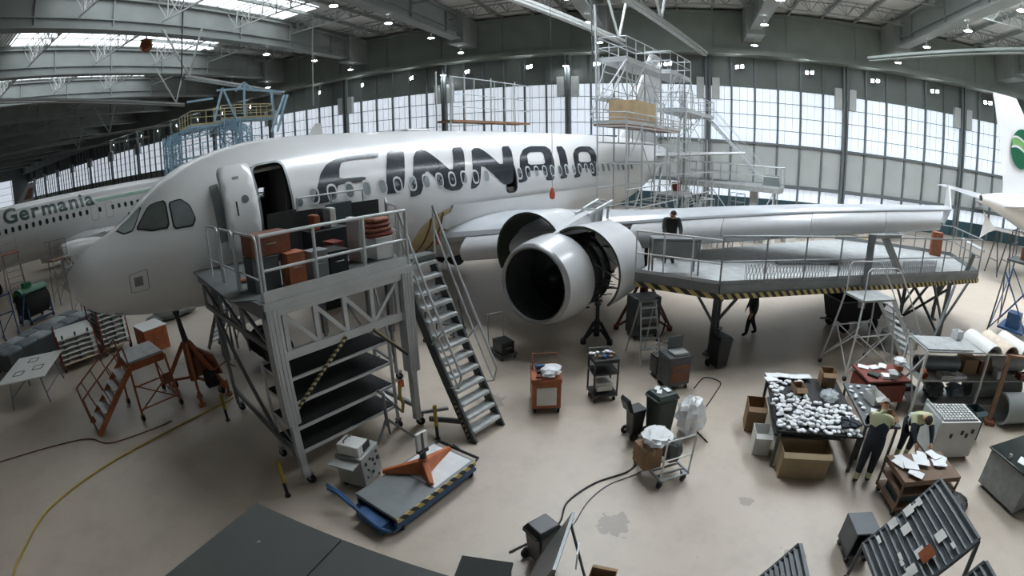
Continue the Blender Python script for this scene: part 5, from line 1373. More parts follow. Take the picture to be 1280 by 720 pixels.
# ---- blue lift table
lt = thing('lift_table', 'blue scissor lift table with striped edge and grey plate top', 'lift table', (4.3, -7.35, 0), rad(-0))
c0 = V(4.3, -7.35, 0)
LA = math.atan2(.62, 2.0) * -1
lt.rotation_euler = (0, 0, rad(4))
LW, LD = 1.95, 1.0
mb = MB(); mb.box(0, 0, .3, LW, LD, .07); mb.build('top_plate', 'steel_mid', lt, bevel=.01)
mb = MB(); mb.box(.45, .0, .371, .95, LD * .9, .006); mb.build('worn_sheet', 'bag_film', lt, smooth=0)
mb = MB(); mb.box(0, -LD / 2 - .012, .28, LW, .02, .09); mb.build('hazard_edge', 'hazard', lt, smooth=0)
mb = MB(); mb.box(0, 0, .1, LW + .1, LD - .05, .06); mb.bar((-LW / 2, -LD / 2 + .05, .2), (LW / 2, -LD / 2 + .05, .2), .06, .14); mb.bar((-LW / 2, LD / 2 - .05, .2), (LW / 2, LD / 2 - .05, .2), .06, .14)
mb.build('chassis', 'blue', lt, smooth=0)
for y in (-.35, .35):
    mb = MB(); mb.bar((-.7, y, .16), (.7, y, .29), .05, .04); mb.bar((.7, y, .16), (-.7, y, .29), .05, .04); mb.build('scissor_arm', 'blue', lt, smooth=0)
mb = MB(); x = -LW / 2 - .12
mb.path([(x, -.45, .15), (x - .05, -.45, .2), (x - .1, -.3, .22), (x - .1, .7, .4), (x - .15, .9, .42)], .03); mb.path([(x, .3, .15), (x - .02, .7, .34), (x - .1, 1.0, .42)], .03); mb.box(x, -.05, .1, .2, .6, .16); mb.build('push_handle', 'blue', lt)
mb = MB(); x = LW / 2 + .06; mb.path([(x - .1, -.48, .3), (x + .06, -.48, .34), (x + .06, .48, .34), (x - .1, .48, .3)], .028); mb.bar((x + .05, -.1, .34), (x + .05, .1, .44), .03); mb.build('end_rail', 'black', lt)
for x in (-.85, .9):
    for y in (-.42, .42): caster(lt, x, y, .08, 0, .17, metal='blue')
# orange base with a white post on it
jk = thing('tripod_jack', 'orange three-armed jack base with white column lying on the blue lift table', 'jack', (4.5, -7.35, .385), 0)
mb = MB()
for a, L_ in ((rad(135), .74), (rad(12), .78), (rad(-118), .42)):
    c, s = cos(a), sin(a); n = V(-s, c, 0)
    mb.hexa([V(.06 * c, .06 * s, 0) - n * .1, V(.06 * c, .06 * s, 0) + n * .1, V(L_ * c, L_ * s, 0) + n * .05, V(L_ * c, L_ * s, 0) - n * .05], [V(.06 * c, .06 * s, .26) - n * .05, V(.06 * c, .06 * s, .26) + n * .05, V(L_ * c, L_ * s, .06) + n * .03, V(L_ * c, L_ * s, .06) - n * .03])
mb.tube((0, 0, 0), (0, 0, .3), .12, 16, .08); mb.build('base', 'orange_bright', jk, bevel=.01)
mb = MB(); mb.tube((0, 0, .3), (0, 0, .44), .06, 12); mb.box(0, 0, .42, .2, .1, .06); mb.build('neck', 'plastic_black', jk)
mb = MB(); mb.box(0, 0, .48, .24, .06, .34); mb.build('post', 'panel_white', jk, bevel=.015)
mb = MB(); mb.box(0, -.033, .48, .05, .01, .34); mb.build('slot', 'steel_dark', jk, smooth=0)
# ---- carts
def cart(name, label, x, y, rz, sx, sy, h, body, top='paper', shelves=2, closed=False, m_wheel=.06, handle=True):
    t = thing(name, label, 'cart', (x, y, 0), rz)
    mb = MB(); mb.box(0, 0, h - .1, sx, sy, .1); mb.build('top_tray', body, t, bevel=.01)
    if closed:
        mb = MB(); mb.box(0, 0, .14, sx * .96, sy * .96, h - .245); mb.build('body', body, t, bevel=.01)
        mb = MB(); mb.box(0, -sy * .49, .22, sx * .66, .02, h - .42); mb.build('door', 'panel_white' if closed == 'w' else body, t, bevel=.008)
    else:
        for k in range(shelves):
            mb = MB(); mb.box(0, 0, .16 + (h - .4) * k / max(1, shelves - 1) * .8, sx, sy, .05); mb.build('shelf', body, t, smooth=0)
        for ax_ in (-1, 1):
            for ay in (-1, 1):
                mb = MB(); mb.bar((ax_ * (sx / 2 - .02), ay * (sy / 2 - .02), .13), (ax_ * (sx / 2 - .02), ay * (sy / 2 - .02), h - .05), .035); mb.build('upright', body, t, smooth=0)
    if handle:
        mb = MB(); yb = sy / 2; mb.path([(-sx * .4, yb, h - .05), (-sx * .4, yb + .1, h + .06), (sx * .4, yb + .1, h + .06), (sx * .4, yb, h - .05)], .015); mb.build('handle', 'steel_mid', t)
    for ax_ in (-1, 1):
        for ay in (-1, 1): caster(t, ax_ * (sx / 2 - .07), ay * (sy / 2 - .07), m_wheel, .2, .145)
    return t
def clutter(t, sx, sy, z, n, mats_, seed=1, hmax=.08, name='loose_part'):
    """small loose things lying on a tray: each one an object of its own"""
    r_ = random.Random(seed); ca, sa = cos(t.rotation_euler.z), sin(t.rotation_euler.z)
    out = []
    for i in range(n):
        x, y = r_.uniform(-sx / 2, sx / 2), r_.uniform(-sy / 2, sy / 2); k = i % 3; mb = MB()
        if k == 0: mb.box(0, 0, 0, r_.uniform(.08, .2), r_.uniform(.06, .16), r_.uniform(.01, hmax), 0)
        elif k == 1: mb.tube((-.07, 0, .02), (.07, 0, .02), .02, 8); mb.box(.07, 0, 0, .05, .06, .045)
        else: mb.lathe([(.0, 0), (.045, 0), (.05, .03), (.04, hmax), (0, hmax)], (0, 0, 0), n=10)
        o = mb.build(name, r_.choice(mats_), None, smooth=30); o.rotation_euler.z = r_.uniform(0, 3)
        o.location = (t.location.x + x * ca - y * sa, t.location.y + x * sa + y * ca, z + EPS + .003 * i)
        out.append(o)
    return out
VD = rad(-35)                                 # front faces look back towards the camera side
a1 = cart('tool_cart', 'orange tool cart with pale door left of the black two-shelf cart', 8.1, -7.35, rad(-50), .66, .54, .86, 'orange', closed='w')
mb = MB()
mb.path([(-.28, .2, .82), (-.28, .25, 1.25), (.28, .25, 1.25), (.28, .2, .82)], .014); mb.build('back_frame', 'orange', a1)
mb = MB(); mb.box(0, .42, .62, .62, .34, .04); mb.box(0, .42, .2, .62, .3, .04); mb.bar((-.29, .58, .1), (-.29, .58, .8), .03); mb.bar((.29, .58, .1), (.29, .58, .8), .03); mb.path([(-.3, .3, .86), (-.3, .6, .86), (.3, .6, .86), (.3, .3, .86)], .012); mb.build('rear_shelf', 'orange_rust', a1, smooth=0)
def crumple(name, label, cat, x, y, z, rx, ry, rz_, m, seed=0, n=18, mm=12, jag=.22, kind=None):
    r_ = random.Random(seed); mb = MB(); rings = []
    for i in range(mm + 1):
        t = PI * i / mm; ring = []
        for k in range(n):
            f_ = 1 + r_.uniform(-jag, jag)
            ring.append(V(rx * f_ * max(.02, sin(t)) ** .7 * cos(2 * PI * k / n), ry * f_ * max(.02, sin(t)) ** .7 * sin(2 * PI * k / n), rz_ * (1 - cos(t)) * (1 + r_.uniform(-.04, .06))))
        rings.append(ring)
    mb.loft(rings); lo = min(v[2] for v in mb.v); mb.v = [(a, b, c - lo) for a, b, c in mb.v]
    o = mb.build(name, m, None, smooth=25, loc=(x, y, z + EPS)); return tag(o, label, cat)
crumple('plastic_bag', 'translucent plastic bag lying on top of the orange tool cart', 'bag', 8.08, -7.5, .9, .25, .2, .1, 'bag_film', 4)
for o, l in zip(clutter(a1, .4, .5, .865, 7, ['orange_bright', 'teal_dark', 'box_grey', 'red_brown', 'blue'], 5), range(9)):
    pass
b1 = cart('tool_cart', 'black two-shelf cart with papers on top right of the orange tool cart', 9.25, -8.15, rad(-42), .6, .5, 1.08, 'plastic_black', shelves=2)
mb = MB(); mb.box(0, -.02, .42, .4, .32, .06); mb.box(0, -.04, .27, .38, .3, .13); mb.build('white_drawer', 'panel_white', b1, bevel=.01)
c1_ = cart('tool_cart', 'dark brown cart with grey case on top right of the step ladder', 10.75, -9.35, rad(-38), .64, .58, .9, 'steel_dark', closed=True)
mb = MB(); mb.box(0, -.29, .25, .5, .02, .26); mb.build('drawer', 'brown_case', c1_, bevel=.01)
mb = MB(); mb.box(0, -.29, .55, .5, .02, .14); mb.build('drawer', 'brown_case', c1_, bevel=.01)
oc = thing('open_case', 'open grey case with raised lid on top of the dark brown cart', 'case', (10.72, -9.42, .905), rad(-38))
mb = MB(); mb.box(0, 0, 0, .42, .32, .07); mb.build('tray', 'box_grey', oc, bevel=.01); mb = MB(); mb.box(0, .17, .07, .42, .03, .32); mb.build('lid', 'plastic_grey', oc, bevel=.01)
wb = thing('wire_basket', 'white wire basket of tools on the back of the dark brown cart', 'basket', (11.12, -8.84, .62), rad(-38))
mb = MB()
for z in (.0, .12, .24): mb.path([(-.2, -.15, z), (.2, -.15, z), (.2, .15, z), (-.2, .15, z), (-.2, -.15, z)], .009, 6)
for k in range(5):
    for y in (-.15, .15): mb.tube((-.2 + .1 * k, y, 0), (-.2 + .1 * k, y, .24), .007, 6)
for k in range(6): mb.tube((-.2 + .08 * k, -.15, 0), (-.2 + .08 * k, .15, 0), .007, 6)
mb.build('wire_frame', 'panel_white', wb)
mb = MB(); mb.box(0, 0, -.5, .42, .34, .48); mb.box(0, 0, -.615, .3, .3, .115); mb.build('stand_box', 'steel_dark', wb, smooth=0)
hc = thing('hand_cart', 'small dark hand cart with tall wire handle in shadow left of the engine inlet', 'cart', (9.75, -4.75, 0), rad(-20))
mb = MB(); mb.box(0, 0, .12, .5, .75, .05); mb.build('bed', 'steel_dark', hc); mb = MB(); mb.path([(-.24, .36, .15), (-.24, .42, 1.15), (.24, .42, 1.15), (.24, .36, .15)], .016); mb.build('handle', 'galv', hc)
for x in (-.2, .2):
    for y in (-.3, .3): caster(hc, x, y, .05, .1, .12)
case('tool_box', 'black tool box riding on the small dark hand cart', 9.72, -4.8, .175, .4, .5, .3, 'plastic_black', rad(-20))
def loose(objs, labels):
    for o, l in zip(objs, labels): tag(o, l[0], l[1])
L1 = clutter(b1, .5, .4, 1.08, 13, ['paper', 'paper', 'box_grey', 'cardboard', 'blue'], 9, .05)
# replace the generic pieces' labels with what and where they are
def cl_label(objs, where, grp):
    kinds = ('flat small piece', 'short rod-like tool', 'small round pot')
    for i, o in enumerate(objs):
        tag(o, '%s among the clutter %s' % (kinds[i % 3], where), 'loose part', grp)
for o in [o for o in COL.objects if o.name.startswith('loose_part') and o.parent is None and 'label' not in o]:
    w_ = 'on the orange tool cart' if (o.location - a1.location).to_2d().length < .6 else 'on the black two-shelf cart'
    n_ = o.name.split('.'); i = int(n_[1]) if len(n_) > 1 else 0
    k = (i if w_.startswith('on the orange') else i - 7) % 3
    tag(o, '%s among the clutter %s' % (('flat small piece', 'short rod-like tool', 'small round pot')[k], w_), 'loose part', 'clutter ' + w_)
# ---- step ladder
sl = thing('step_ladder', 'aluminium step ladder standing right of the black two-shelf cart', 'ladder', (11.62, -8.32, 0), rad(-42))
for x in (-.27, .27):
    mb = MB(); mb.bar((x * 1.1, -.12, 0), (x * .8, .35, 1.7), .03, .06); mb.build('stile', 'alu', sl, smooth=0)
    mb = MB(); mb.bar((x * 1.1, .95, 0), (x * .8, .38, 1.68), .03, .04); mb.build('back_leg', 'alu', sl, smooth=0)
for i in range(6):
    t_ = (i + .7) / 6.4; mb = MB(); mb.box(0, lerp(-.12, .35, t_), 1.7 * t_ - .02, lerp(.56, .42, t_), .09, .03); mb.build('step', 'alu', sl, smooth=0)
mb = MB(); mb.box(0, .38, 1.68, .5, .25, .04); mb.build('top_step', 'galv', sl, smooth=0)
# ---- bins
def wheelie(name, label, x, y, rz, m, h=1.0, w=.5, lidang=0.0):
    t = thing(name, label, 'bin', (x, y, 0), rz)
    mb = MB(); a, b = w * .4, w * .5
    mb.loft([[V(-a, -a, .06), V(a, -a, .06), V(a, a, .06), V(-a, a, .06)], [V(-b, -b * 1.05, h * .9), V(b, -b * 1.05, h * .9), V(b, b * 1.05, h * .9), V(-b, b * 1.05, h * .9)]]); mb.build('body', m, t, bevel=.03)
    mb = MB(); mb.box(0, 0, h * .9, w * 1.06, w * 1.12, .03); mb.build('rim', m, t, bevel=.01)
    mb = MB(); mb.hexa([V(-b * 1.05, -b * 1.12, 0), V(b * 1.05, -b * 1.12, 0), V(b * 1.05, b * 1.1, 0), V(-b * 1.05, b * 1.1, 0)], [V(-b * .8, -b * .9, .08), V(b * .8, -b * .9, .08), V(b * .8, b * .9, .08), V(-b * .8, b * .9, .08)])
    piv = V(0, b * 1.1, h * .935); mb.v = [tuple(piv + Matrix.Rotation(-lidang, 3, 'X') @ (V(*v) - V(0, b * 1.1, 0))) for v in mb.v]
    mb.build('lid', m, t, bevel=.015)
    mb = MB(); mb.tube((-b * .8, b * 1.25, h * .93), (b * .8, b * 1.25, h * .93), .018); 
    for sx in (-1, 1): mb.tube((sx * b * .8, b * 1.25, h * .93), (sx * b * .8, b, h * .88), .018)
    mb.build('handle', m, t)
    for sx in (-1, 1):
        mb = MB(); wheel(mb, sx * (a + .05), a * .9, .1, .05, 0); mb.build('wheel', 'rubber', t)
    return t
wheelie('wheelie_bin', 'dark wheeled bin standing alone under the wing dock edge', 12.45, -10.05, rad(-35), 'plastic_black', .92, .46)
gb = wheelie('wheelie_bin', 'dark green wheeled bin with papers on its lid beside white plastic bags', 8.4, -9.95, rad(60), 'green_plastic', 1.08, .46)
for i, (dx, dy, a) in enumerate(((-.08, .05, .3), (.07, -.06, 1.0), (.02, .14, .1))):
    mb = MB(); mb.box(0, 0, 0, .16, .1, .003, a); o = mb.build('paper_slip', 'paper', None, smooth=0, loc=(8.4 + dx, -9.95 + dy, 1.105 + .004 * i)); tag(o, 'white paper slip on the dark green bin lid', 'paper', 'paper slips on the green bin lid')
wheelie('wheelie_bin', 'narrow dark bin with hanging lid just left of the green bin', 8.2, -9.5, rad(60), 'plastic_black', .72, .3, 1.9)
wheelie('wheelie_bin', 'black wheeled bin with grey lid beside the upright board at bottom edge', 4.38, -9.92, rad(75), 'plastic_black', .74, .37)
crumple('plastic_bag', 'big translucent white bag standing behind the green wheeled bin', 'bag', 8.9, -10.46, .0, .34, .3, .42, 'bag_film', 7)
# ---- trolley with carton and bags
tr = thing('platform_trolley', 'light metal trolley loaded with a carton and clear bags', 'trolley', (7.35, -10.45, 0), rad(55))
mb = MB()
for y in (-.3, .3): mb.bar((-.5, y, .22), (.5, y, .22), .035, .05)
for k in range(7): mb.bar((-.5 + k / 6, -.3, .22), (-.5 + k / 6, .3, .22), .03, .03)
mb.build('bed', 'galv', tr, smooth=0)
mb = MB(); mb.path([(-.48, -.3, .22), (-.52, -.3, 1.0), (-.5, -.28, 1.05), (-.5, .28, 1.05), (-.52, .3, 1.0), (-.48, .3, .22)], .018); mb.tube((-.5, -.3, .65), (-.5, .3, .65), .014); mb.build('push_bar', 'rail_white', tr)
for x in (-.42, .42):
    for y in (-.25, .25): caster(tr, x, y, .09, .5, .22)
def carton(label, x, y, z, sx, sy, sz, rz=0, m='cardboard', open_=False, tape=True, name='cardboard_box'):
    t = thing(name, label, 'box', (x, y, z), rz)
    mb = MB()
    if open_:
        w_ = .008; mb.box(0, 0, 0, sx, sy, w_)
        for k in (-1, 1): mb.box(k * (sx / 2 - w_ / 2), 0, w_, w_, sy, sz); mb.box(0, k * (sy / 2 - w_ / 2), w_, sx - 2 * w_, w_, sz)
        mb.build('body', m, t, smooth=0)
        for k in (-1, 1):
            f_ = MB(); f_.hexa([V(k * sx / 2, -sy / 2, sz), V(k * sx / 2, sy / 2, sz), V(k * (sx / 2 + .1), sy / 2, sz - .06), V(k * (sx / 2 + .1), -sy / 2, sz - .06)], [V(k * sx / 2, -sy / 2, sz + .006), V(k * sx / 2, sy / 2, sz + .006), V(k * (sx / 2 + .1), sy / 2, sz - .054), V(k * (sx / 2 + .1), -sy / 2, sz - .054)]); f_.build('flap', m, t, smooth=0)
    else:
        mb.box(0, 0, 0, sx, sy, sz); mb.build('body', m, t, bevel=.006)
        if tape:
            mb = MB(); mb.box(0, 0, sz, sx * 1.003, .05, .002); mb.box(sx / 2, 0, sz - .12, .003, .05, .12); mb.box(-sx / 2, 0, sz - .12, .003, .05, .12); mb.build('tape', 'cardboard_pale', t, smooth=0)
    return t
bx = carton('brown carton with white label leaning on the loaded metal trolley', 7.15, -10.25, .25, .42, .36, .42, rad(55))
mb = MB(); mb.box(0, -.183, .08, .1, .004, .3); mb.box(.12, -.183, .25, .07, .004, .1); mb.build('label', 'cardboard_pale', bx, smooth=0)
crumple('plastic_bag', 'grey-green half-full sack beside the carton on the metal trolley', 'bag', 7.43, -10.61, .25, .17, .17, .24, 'steel_dark', 11)
crumple('plastic_bag', 'clear bag heaped over the carton on the metal trolley', 'bag', 7.27, -10.35, .68, .3, .26, .12, 'bag_film', 13)
# ---- black wagon and wrapped pallet under the dock
wg = thing('wagon', 'black open-topped wagon on tyres under the wing dock', 'wagon', (18.3, -13.7, 0), rad(-48))
mb = MB(); mb.loft([[V(-1.0, -.45, .4), V(1.0, -.45, .4), V(1.0, .45, .4), V(-1.0, .45, .4)], [V(-1.15, -.58, 1.15), V(1.15, -.58, 1.15), V(1.15, .58, 1.15), V(-1.15, .58, 1.15)]], caps=False); mb.add([V(-1, -.45, .4), V(1, -.45, .4), V(1, .45, .4), V(-1, .45, .4)], [(0, 1, 2, 3)]); mb.build('tub', 'matt_black', wg)
mb = MB(); mb.path([(-1.15, -.58, 1.15), (1.15, -.58, 1.15), (1.15, .58, 1.15), (-1.15, .58, 1.15), (-1.15, -.58, 1.15)], .03, 6); mb.build('rim', 'plastic_grey', wg)
for x in (-.75, .75):
    for y in (-.42, .42): mb = MB(); wheel(mb, x, y, .22, .14, PI / 2); mb.build('tyre', 'rubber', wg)
mb = MB(); mb.bar((-1.1, 0, .4), (-1.6, 0, .45), .05); mb.build('drawbar', 'steel_dark', wg)
wp = thing('wrapped_pallet', 'pallet load draped in clear film behind the white step stand', 'pallet', (17.1, -15.4, 0), rad(-40))
mb = MB(); 
for k in range(5): mb.box(0, -.4 + .2 * k, .1, 1.4, .12, .025)
for k in (-.6, 0, .6): mb.box(k, 0, 0, .1, 1.0, .1)
mb.build('pallet', 'wood_plank', wp, smooth=0); mb = MB(); mb.box(0, 0, .13, 1.2, .85, .35); mb.build('load', 'box_grey', wp, bevel=.05)
mb = MB(); r_ = random.Random(8); rings = []
for (zz, k) in ((.03, 1.15), (.3, 1.05), (.55, .98), (.62, .7), (.66, .3)): rings.append([V(.68 * k * math.copysign(abs(cos(t)) ** .6, cos(t)) * (1 + r_.uniform(-.06, .06)), .5 * k * math.copysign(abs(sin(t)) ** .6, sin(t)) * (1 + r_.uniform(-.06, .06)), zz + r_.uniform(-.02, .02)) for t in [2 * PI * i / 24 for i in range(24)]])
mb.loft(rings); mb.build('film', 'clear_film', wp, smooth=20)
# ---- jacks and gear clutter under the wing
for (x, y, lab, h) in ((14.3, -6.9, 'rust-brown tripod wing jack below the near wing behind the step ladder', 2.9), (12.2, -6.35, 'small dark floor jack under the open engine cowl', 1.15)):
    t = thing('wing_jack' if h > 2 else 'floor_jack', lab, 'jack', (x, y, 0))
    mb = MB(); mb.tube((0, 0, .3), (0, 0, h * .6), .14 if h > 2 else .09, 12); mb.build('cylinder', 'red_brown' if h > 2 else 'plastic_black', t)
    mb = MB(); mb.tube((0, 0, h * .6), (0, 0, h), .06, 10); mb.tube((0, 0, h), (0, 0, h + .05), .1, 10); mb.build('ram', 'dark_metal', t)
    for a in (.5, 2.6, 4.7):
        mb = MB(); L_ = 1.0 if h > 2 else .45; mb.bar((.1 * cos(a), .1 * sin(a), h * .55), (L_ * cos(a), L_ * sin(a), .12), .07); mb.bar((.1 * cos(a), .1 * sin(a), .4), (L_ * cos(a), L_ * sin(a), .1), .06); mb.tube((L_ * cos(a), L_ * sin(a), 0), (L_ * cos(a), L_ * sin(a), .15), .09, 10); mb.build('leg', 'red_brown' if h > 2 else 'plastic_black', t, smooth=30)
t = thing('power_unit', 'grey-green power unit with hoses in shadow behind the step ladder', 'machine', (13.4, -7.3, 0), rad(-40))
mb = MB(); mb.box(0, 0, .12, .9, .6, 1.2); mb.build('cabinet', 'steel_dark', t, bevel=.03); mb = MB(); mb.box(0, -.31, .5, .7, .02, .6); mb.build('door', 'steel_mid', t, bevel=.01)
for x in (-.35, .35):
    for y in (-.22, .22): caster(t, x, y, .06, .3, .13)
mb = MB(); mb.path([(.3, -.32, 1.0), (.5, -.55, .6), (.45, -.5, .2), (.2, -.6, .05), (.6, -1.0, .03)], .025); mb.build('hose', 'cable_black', t)
# ---- sorting tables on the right
TBX, TBY, TBR = 9.93, -12.8, .306
tb = thing('sorting_table', 'big black-topped table covered with white wrapped parts', 'table', (TBX, TBY, 0), TBR)
mb = MB(); mb.box(0, 0, .8, 2.45, 1.78, .05); mb.build('tabletop', 'matt_black', tb, bevel=.008)
for x in (-1.15, 1.15):
    for y in (-.82, .82): mb = MB(); mb.box(x, y, 0, .06, .06, .8); mb.build('leg', 'steel_dark', tb, smooth=0)
mb = MB(); mb.box(.3, 0, .3, 1.6, 1.5, .04); mb.build('lower_shelf', 'steel_dark', tb, smooth=0)
def on_table(u, v, t=None): 
    c, s = cos(TBR), sin(TBR); return TBX + u * c - v * s, TBY + u * s + v * c
packs = []
for i in range(232):
    if i < 176: u, v = -1.16 + 1.02 * (i // 16) / 10 + rr.uniform(-.07, .07), -.82 + 1.64 * (i % 16) / 15 + rr.uniform(-.06, .06)
    else: u, v = rr.uniform(-.15, .95), rr.uniform(.05, .85)
    w_, d_ = rr.uniform(.045, .075), rr.uniform(.035, .055)
    if i < 6:
        mb = MB(); rings = []
        for zz, k in ((0, .9), (.02, 1.0), (.035, .8), (.04, .4)): rings.append([V(w_ * k * math.copysign(abs(cos(t)) ** .6, cos(t)) * (1 + rr.uniform(-.12, .12)), d_ * k * math.copysign(abs(sin(t)) ** .6, sin(t)) * (1 + rr.uniform(-.12, .12)), zz) for t in [2 * PI * q / 10 for q in range(10)]])
        mb.loft(rings); o = mb.build('wrapped_part', 'paper', None, smooth=30); packs.append(o)
        tag(o, 'small white paper-wrapped part spread on the big black-topped table', 'wrapped part', 'white wrapped parts on the sorting table')
    else:
        o = packs[i % 6].copy(); COL.objects.link(o)
    x, y = on_table(u, v); o.location = (x, y, .855 + .0022 * (i % 30)); o.rotation_euler.z = rr.uniform(0, 6)
for i, (u, v) in enumerate(((-1.0, -.7), (-.92, -.55), (-1.05, -.5), (-.85, -.7), (-.95, -.8), (-.8, -.55))):
    mb = MB(); mb.box(0, 0, 0, .16, .13, .05); o = mb.build('dark_packet', 'navy_cloth', None, bevel=.015); x, y = on_table(u, v); o.location = (x, y, .93 + .005 * i); o.rotation_euler.z = i; tag(o, 'dark blue packet heaped at the near right corner of the sorting table', 'packet', 'dark packets on the sorting table')
for i, (u, v, a) in enumerate(((1.05, .75, .1), (1.08, .5, -.1), (1.05, .2, .05), (1.1, -.05, .15), (.8, .8, .3))):
    mb = MB(); mb.box(0, 0, 0, .21, .3, .004); o = mb.build('paper_sheet', 'paper', None, smooth=0); x, y = on_table(u, v); o.location = (x, y, .924 + .005 * i); o.rotation_euler.z = TBR + a; tag(o, 'white paper sheet along the far edge of the sorting table', 'paper', 'paper sheets on the sorting table')
x, y = on_table(.35, .25); carton('small open carton in the middle of the sorting table', x, y, .925, .32, .26, .14, .5, open_=True)
x, y = on_table(.95, -.55); carton('tall open brown carton at the far right of the sorting table', x, y, .86, .34, .34, .34, .3, 'brown_case' if False else 'cardboard', True)
x, y = on_table(.2, -.45); crumple('plastic_bag', 'clear plastic bag on the middle of the sorting table', 'bag', x, y, .86, .24, .2, .1, 'clear_film', 17)
carton('open cardboard box standing on the floor left of the sorting table', 9.88, -11.66, 0, .5, .42, .6, .3, 'cardboard', True)
carton('white carton on the floor at the near left corner of the sorting table', 9.02, -12.0, 0, .4, .35, .5, .35, 'panel_white', True)
carton('big brown carton on the floor in front of the sorting table', *on_table(-1.26, .25), 0, .5, .98, .58, TBR + .03, 'cardboard_pale', True)
tb2 = thing('sorting_table', 'second narrow table right of the white-covered table in front of the standing worker', 'table', (10.55, -14.15, 0), TBR)
mb = MB(); mb.box(0, 0, .8, 1.9, .85, .05); mb.build('tabletop', 'steel_dark', tb2, bevel=.008)
for x in (-.88, .88):
    for y in (-.36, .36): mb = MB(); mb.box(x, y, 0, .05, .05, .8); mb.build('leg', 'steel_dark', tb2, smooth=0)
def on_t2(u, v): c, s = cos(TBR), sin(TBR); return 10.55 + u * c - v * s, -14.15 + u * s + v * c
for i, (u, v) in enumerate(((.7, .3), (.5, .35), (.75, .1), (.3, .3), (.4, .12), (.6, -.1), (.2, .32), (-.1, .3), (-.3, .28), (.8, -.2))):
    o = packs[i % 6].copy(); COL.objects.link(o); x, y = on_t2(u, v); o.location = (x, y, .856 + .002 * i); o.rotation_euler.z = i; o['label'] = 'small white wrapped part on the narrow table right of the big one'; o['group'] = 'white wrapped parts on the narrow table'
x, y = on_t2(.1, -.1); carton('open white carton on the narrow table by the standing worker', x, y, .856, .4, .3, .2, .6, 'panel_white', True)
for i, (u, v) in enumerate(((-.35, -.05), (-.55, .1), (-.6, -.2))):
    mb = MB(); mb.box(0, 0, 0, .21, .3, .004); o = mb.build('paper_sheet', 'paper', None, smooth=0); x, y = on_t2(u, v); o.location = (x, y, .857 + .006 * i); o.rotation_euler.z = i * .8; tag(o, 'white paper sheet on the narrow table in front of the standing worker', 'paper', 'paper sheets on the narrow table')
x, y = on_t2(-.75, -.1); carton('low brown carton on the near end of the narrow table', x, y, .875, .3, .4, .16, .4, 'cardboard', True)
# reddish table with wood frame by the rack
t = thing('work_table', 'red-brown table with papers and orange roll left of the steel shelving rack', 'table', (12.45, -14.45, 0), rad(-62))
mb = MB(); mb.box(0, 0, .8, 1.3, 1.0, .05); mb.build('tabletop', 'red_brown', t, bevel=.008); mb = MB(); mb.box(0, 0, .25, 1.2, .9, .45); mb.build('cupboard', 'red_brown', t, bevel=.01)
for x in (-.55, .55):
    for y in (-.4, .4): mb = MB(); mb.box(x, y, 0, .06, .06, .25); mb.build('leg', 'steel_dark', t, smooth=0)
for i, (u, v, m_) in enumerate(((-.4, .3, 'paper'), (-.1, .25, 'paper'), (.2, .3, 'label_white'), (.35, -.1, 'paper'), (-.35, -.2, 'green_plastic'), (.0, -.3, 'paper'))):
    mb = MB(); mb.box(0, 0, 0, .22, .3, .02 + .01 * i); o = mb.build('document_folder', m_, None, smooth=0); c, s = cos(rad(-62)), sin(rad(-62)); o.location = (12.45 + u * c - v * s, -14.45 + u * s + v * c, .855); o.rotation_euler.z = i * .7
    tag(o, '%s folder lying on the red-brown table left of the rack' % ('dark green' if m_ == 'green_plastic' else 'white'), 'folder', 'folders on the red-brown table')
mb = MB(); mb.lathe([(.05, 0), (.12, 0), (.12, .22), (.05, .22), (.05, 0)], n=16); o = mb.build('tape_roll', 'orange_bright', None, loc=(12.85, -14.95, .856)); tag(o, 'orange roll standing on the red-brown table', 'roll')
mb = MB(); mb.box(0, 0, 0, .3, .22, .14); o = mb.build('paper_tray', 'box_grey', None, bevel=.02, loc=(12.25, -14.75, .856)); tag(o, 'grey paper tray on the red-brown table', 'tray')
mat('bench_brown', '6d5645', .7, var=.15, scale=5)
# ---- bench cart with papers
bc = cart('bench_cart', 'low brown bench cart with papers in front of the white cabinet', 8.62, -15.3, rad(-64), 1.35, .85, .78, 'bench_brown', shelves=2, handle=False)
for i in range(13):
    u, v = rr.uniform(-.55, .55), rr.uniform(-.3, .3); c, s = cos(rad(-64)), sin(rad(-64)); mb = MB(); mb.box(0, 0, 0, .21, .3, .004); o = mb.build('paper_sheet', 'paper', None, smooth=0); o.location = (8.62 + u * c - v * s, -15.3 + u * s + v * c, .785 + .006 * i); o.rotation_euler.z = rr.uniform(0, 3); tag(o, 'white paper sheet on the low brown bench cart', 'paper', 'papers on the bench cart')
carton('dark teal crate on the bottom shelf of the low brown bench cart', 8.55, -15.2, .214, .5, .9, .2, rad(26), 'teal_dark', tape=False, name='crate')
crumple('duffel_bag', 'black limp bag lying on the floor right of the bench cart', 'bag', 8.75, -16.35, 0, .3, .22, .09, 'black', 23)
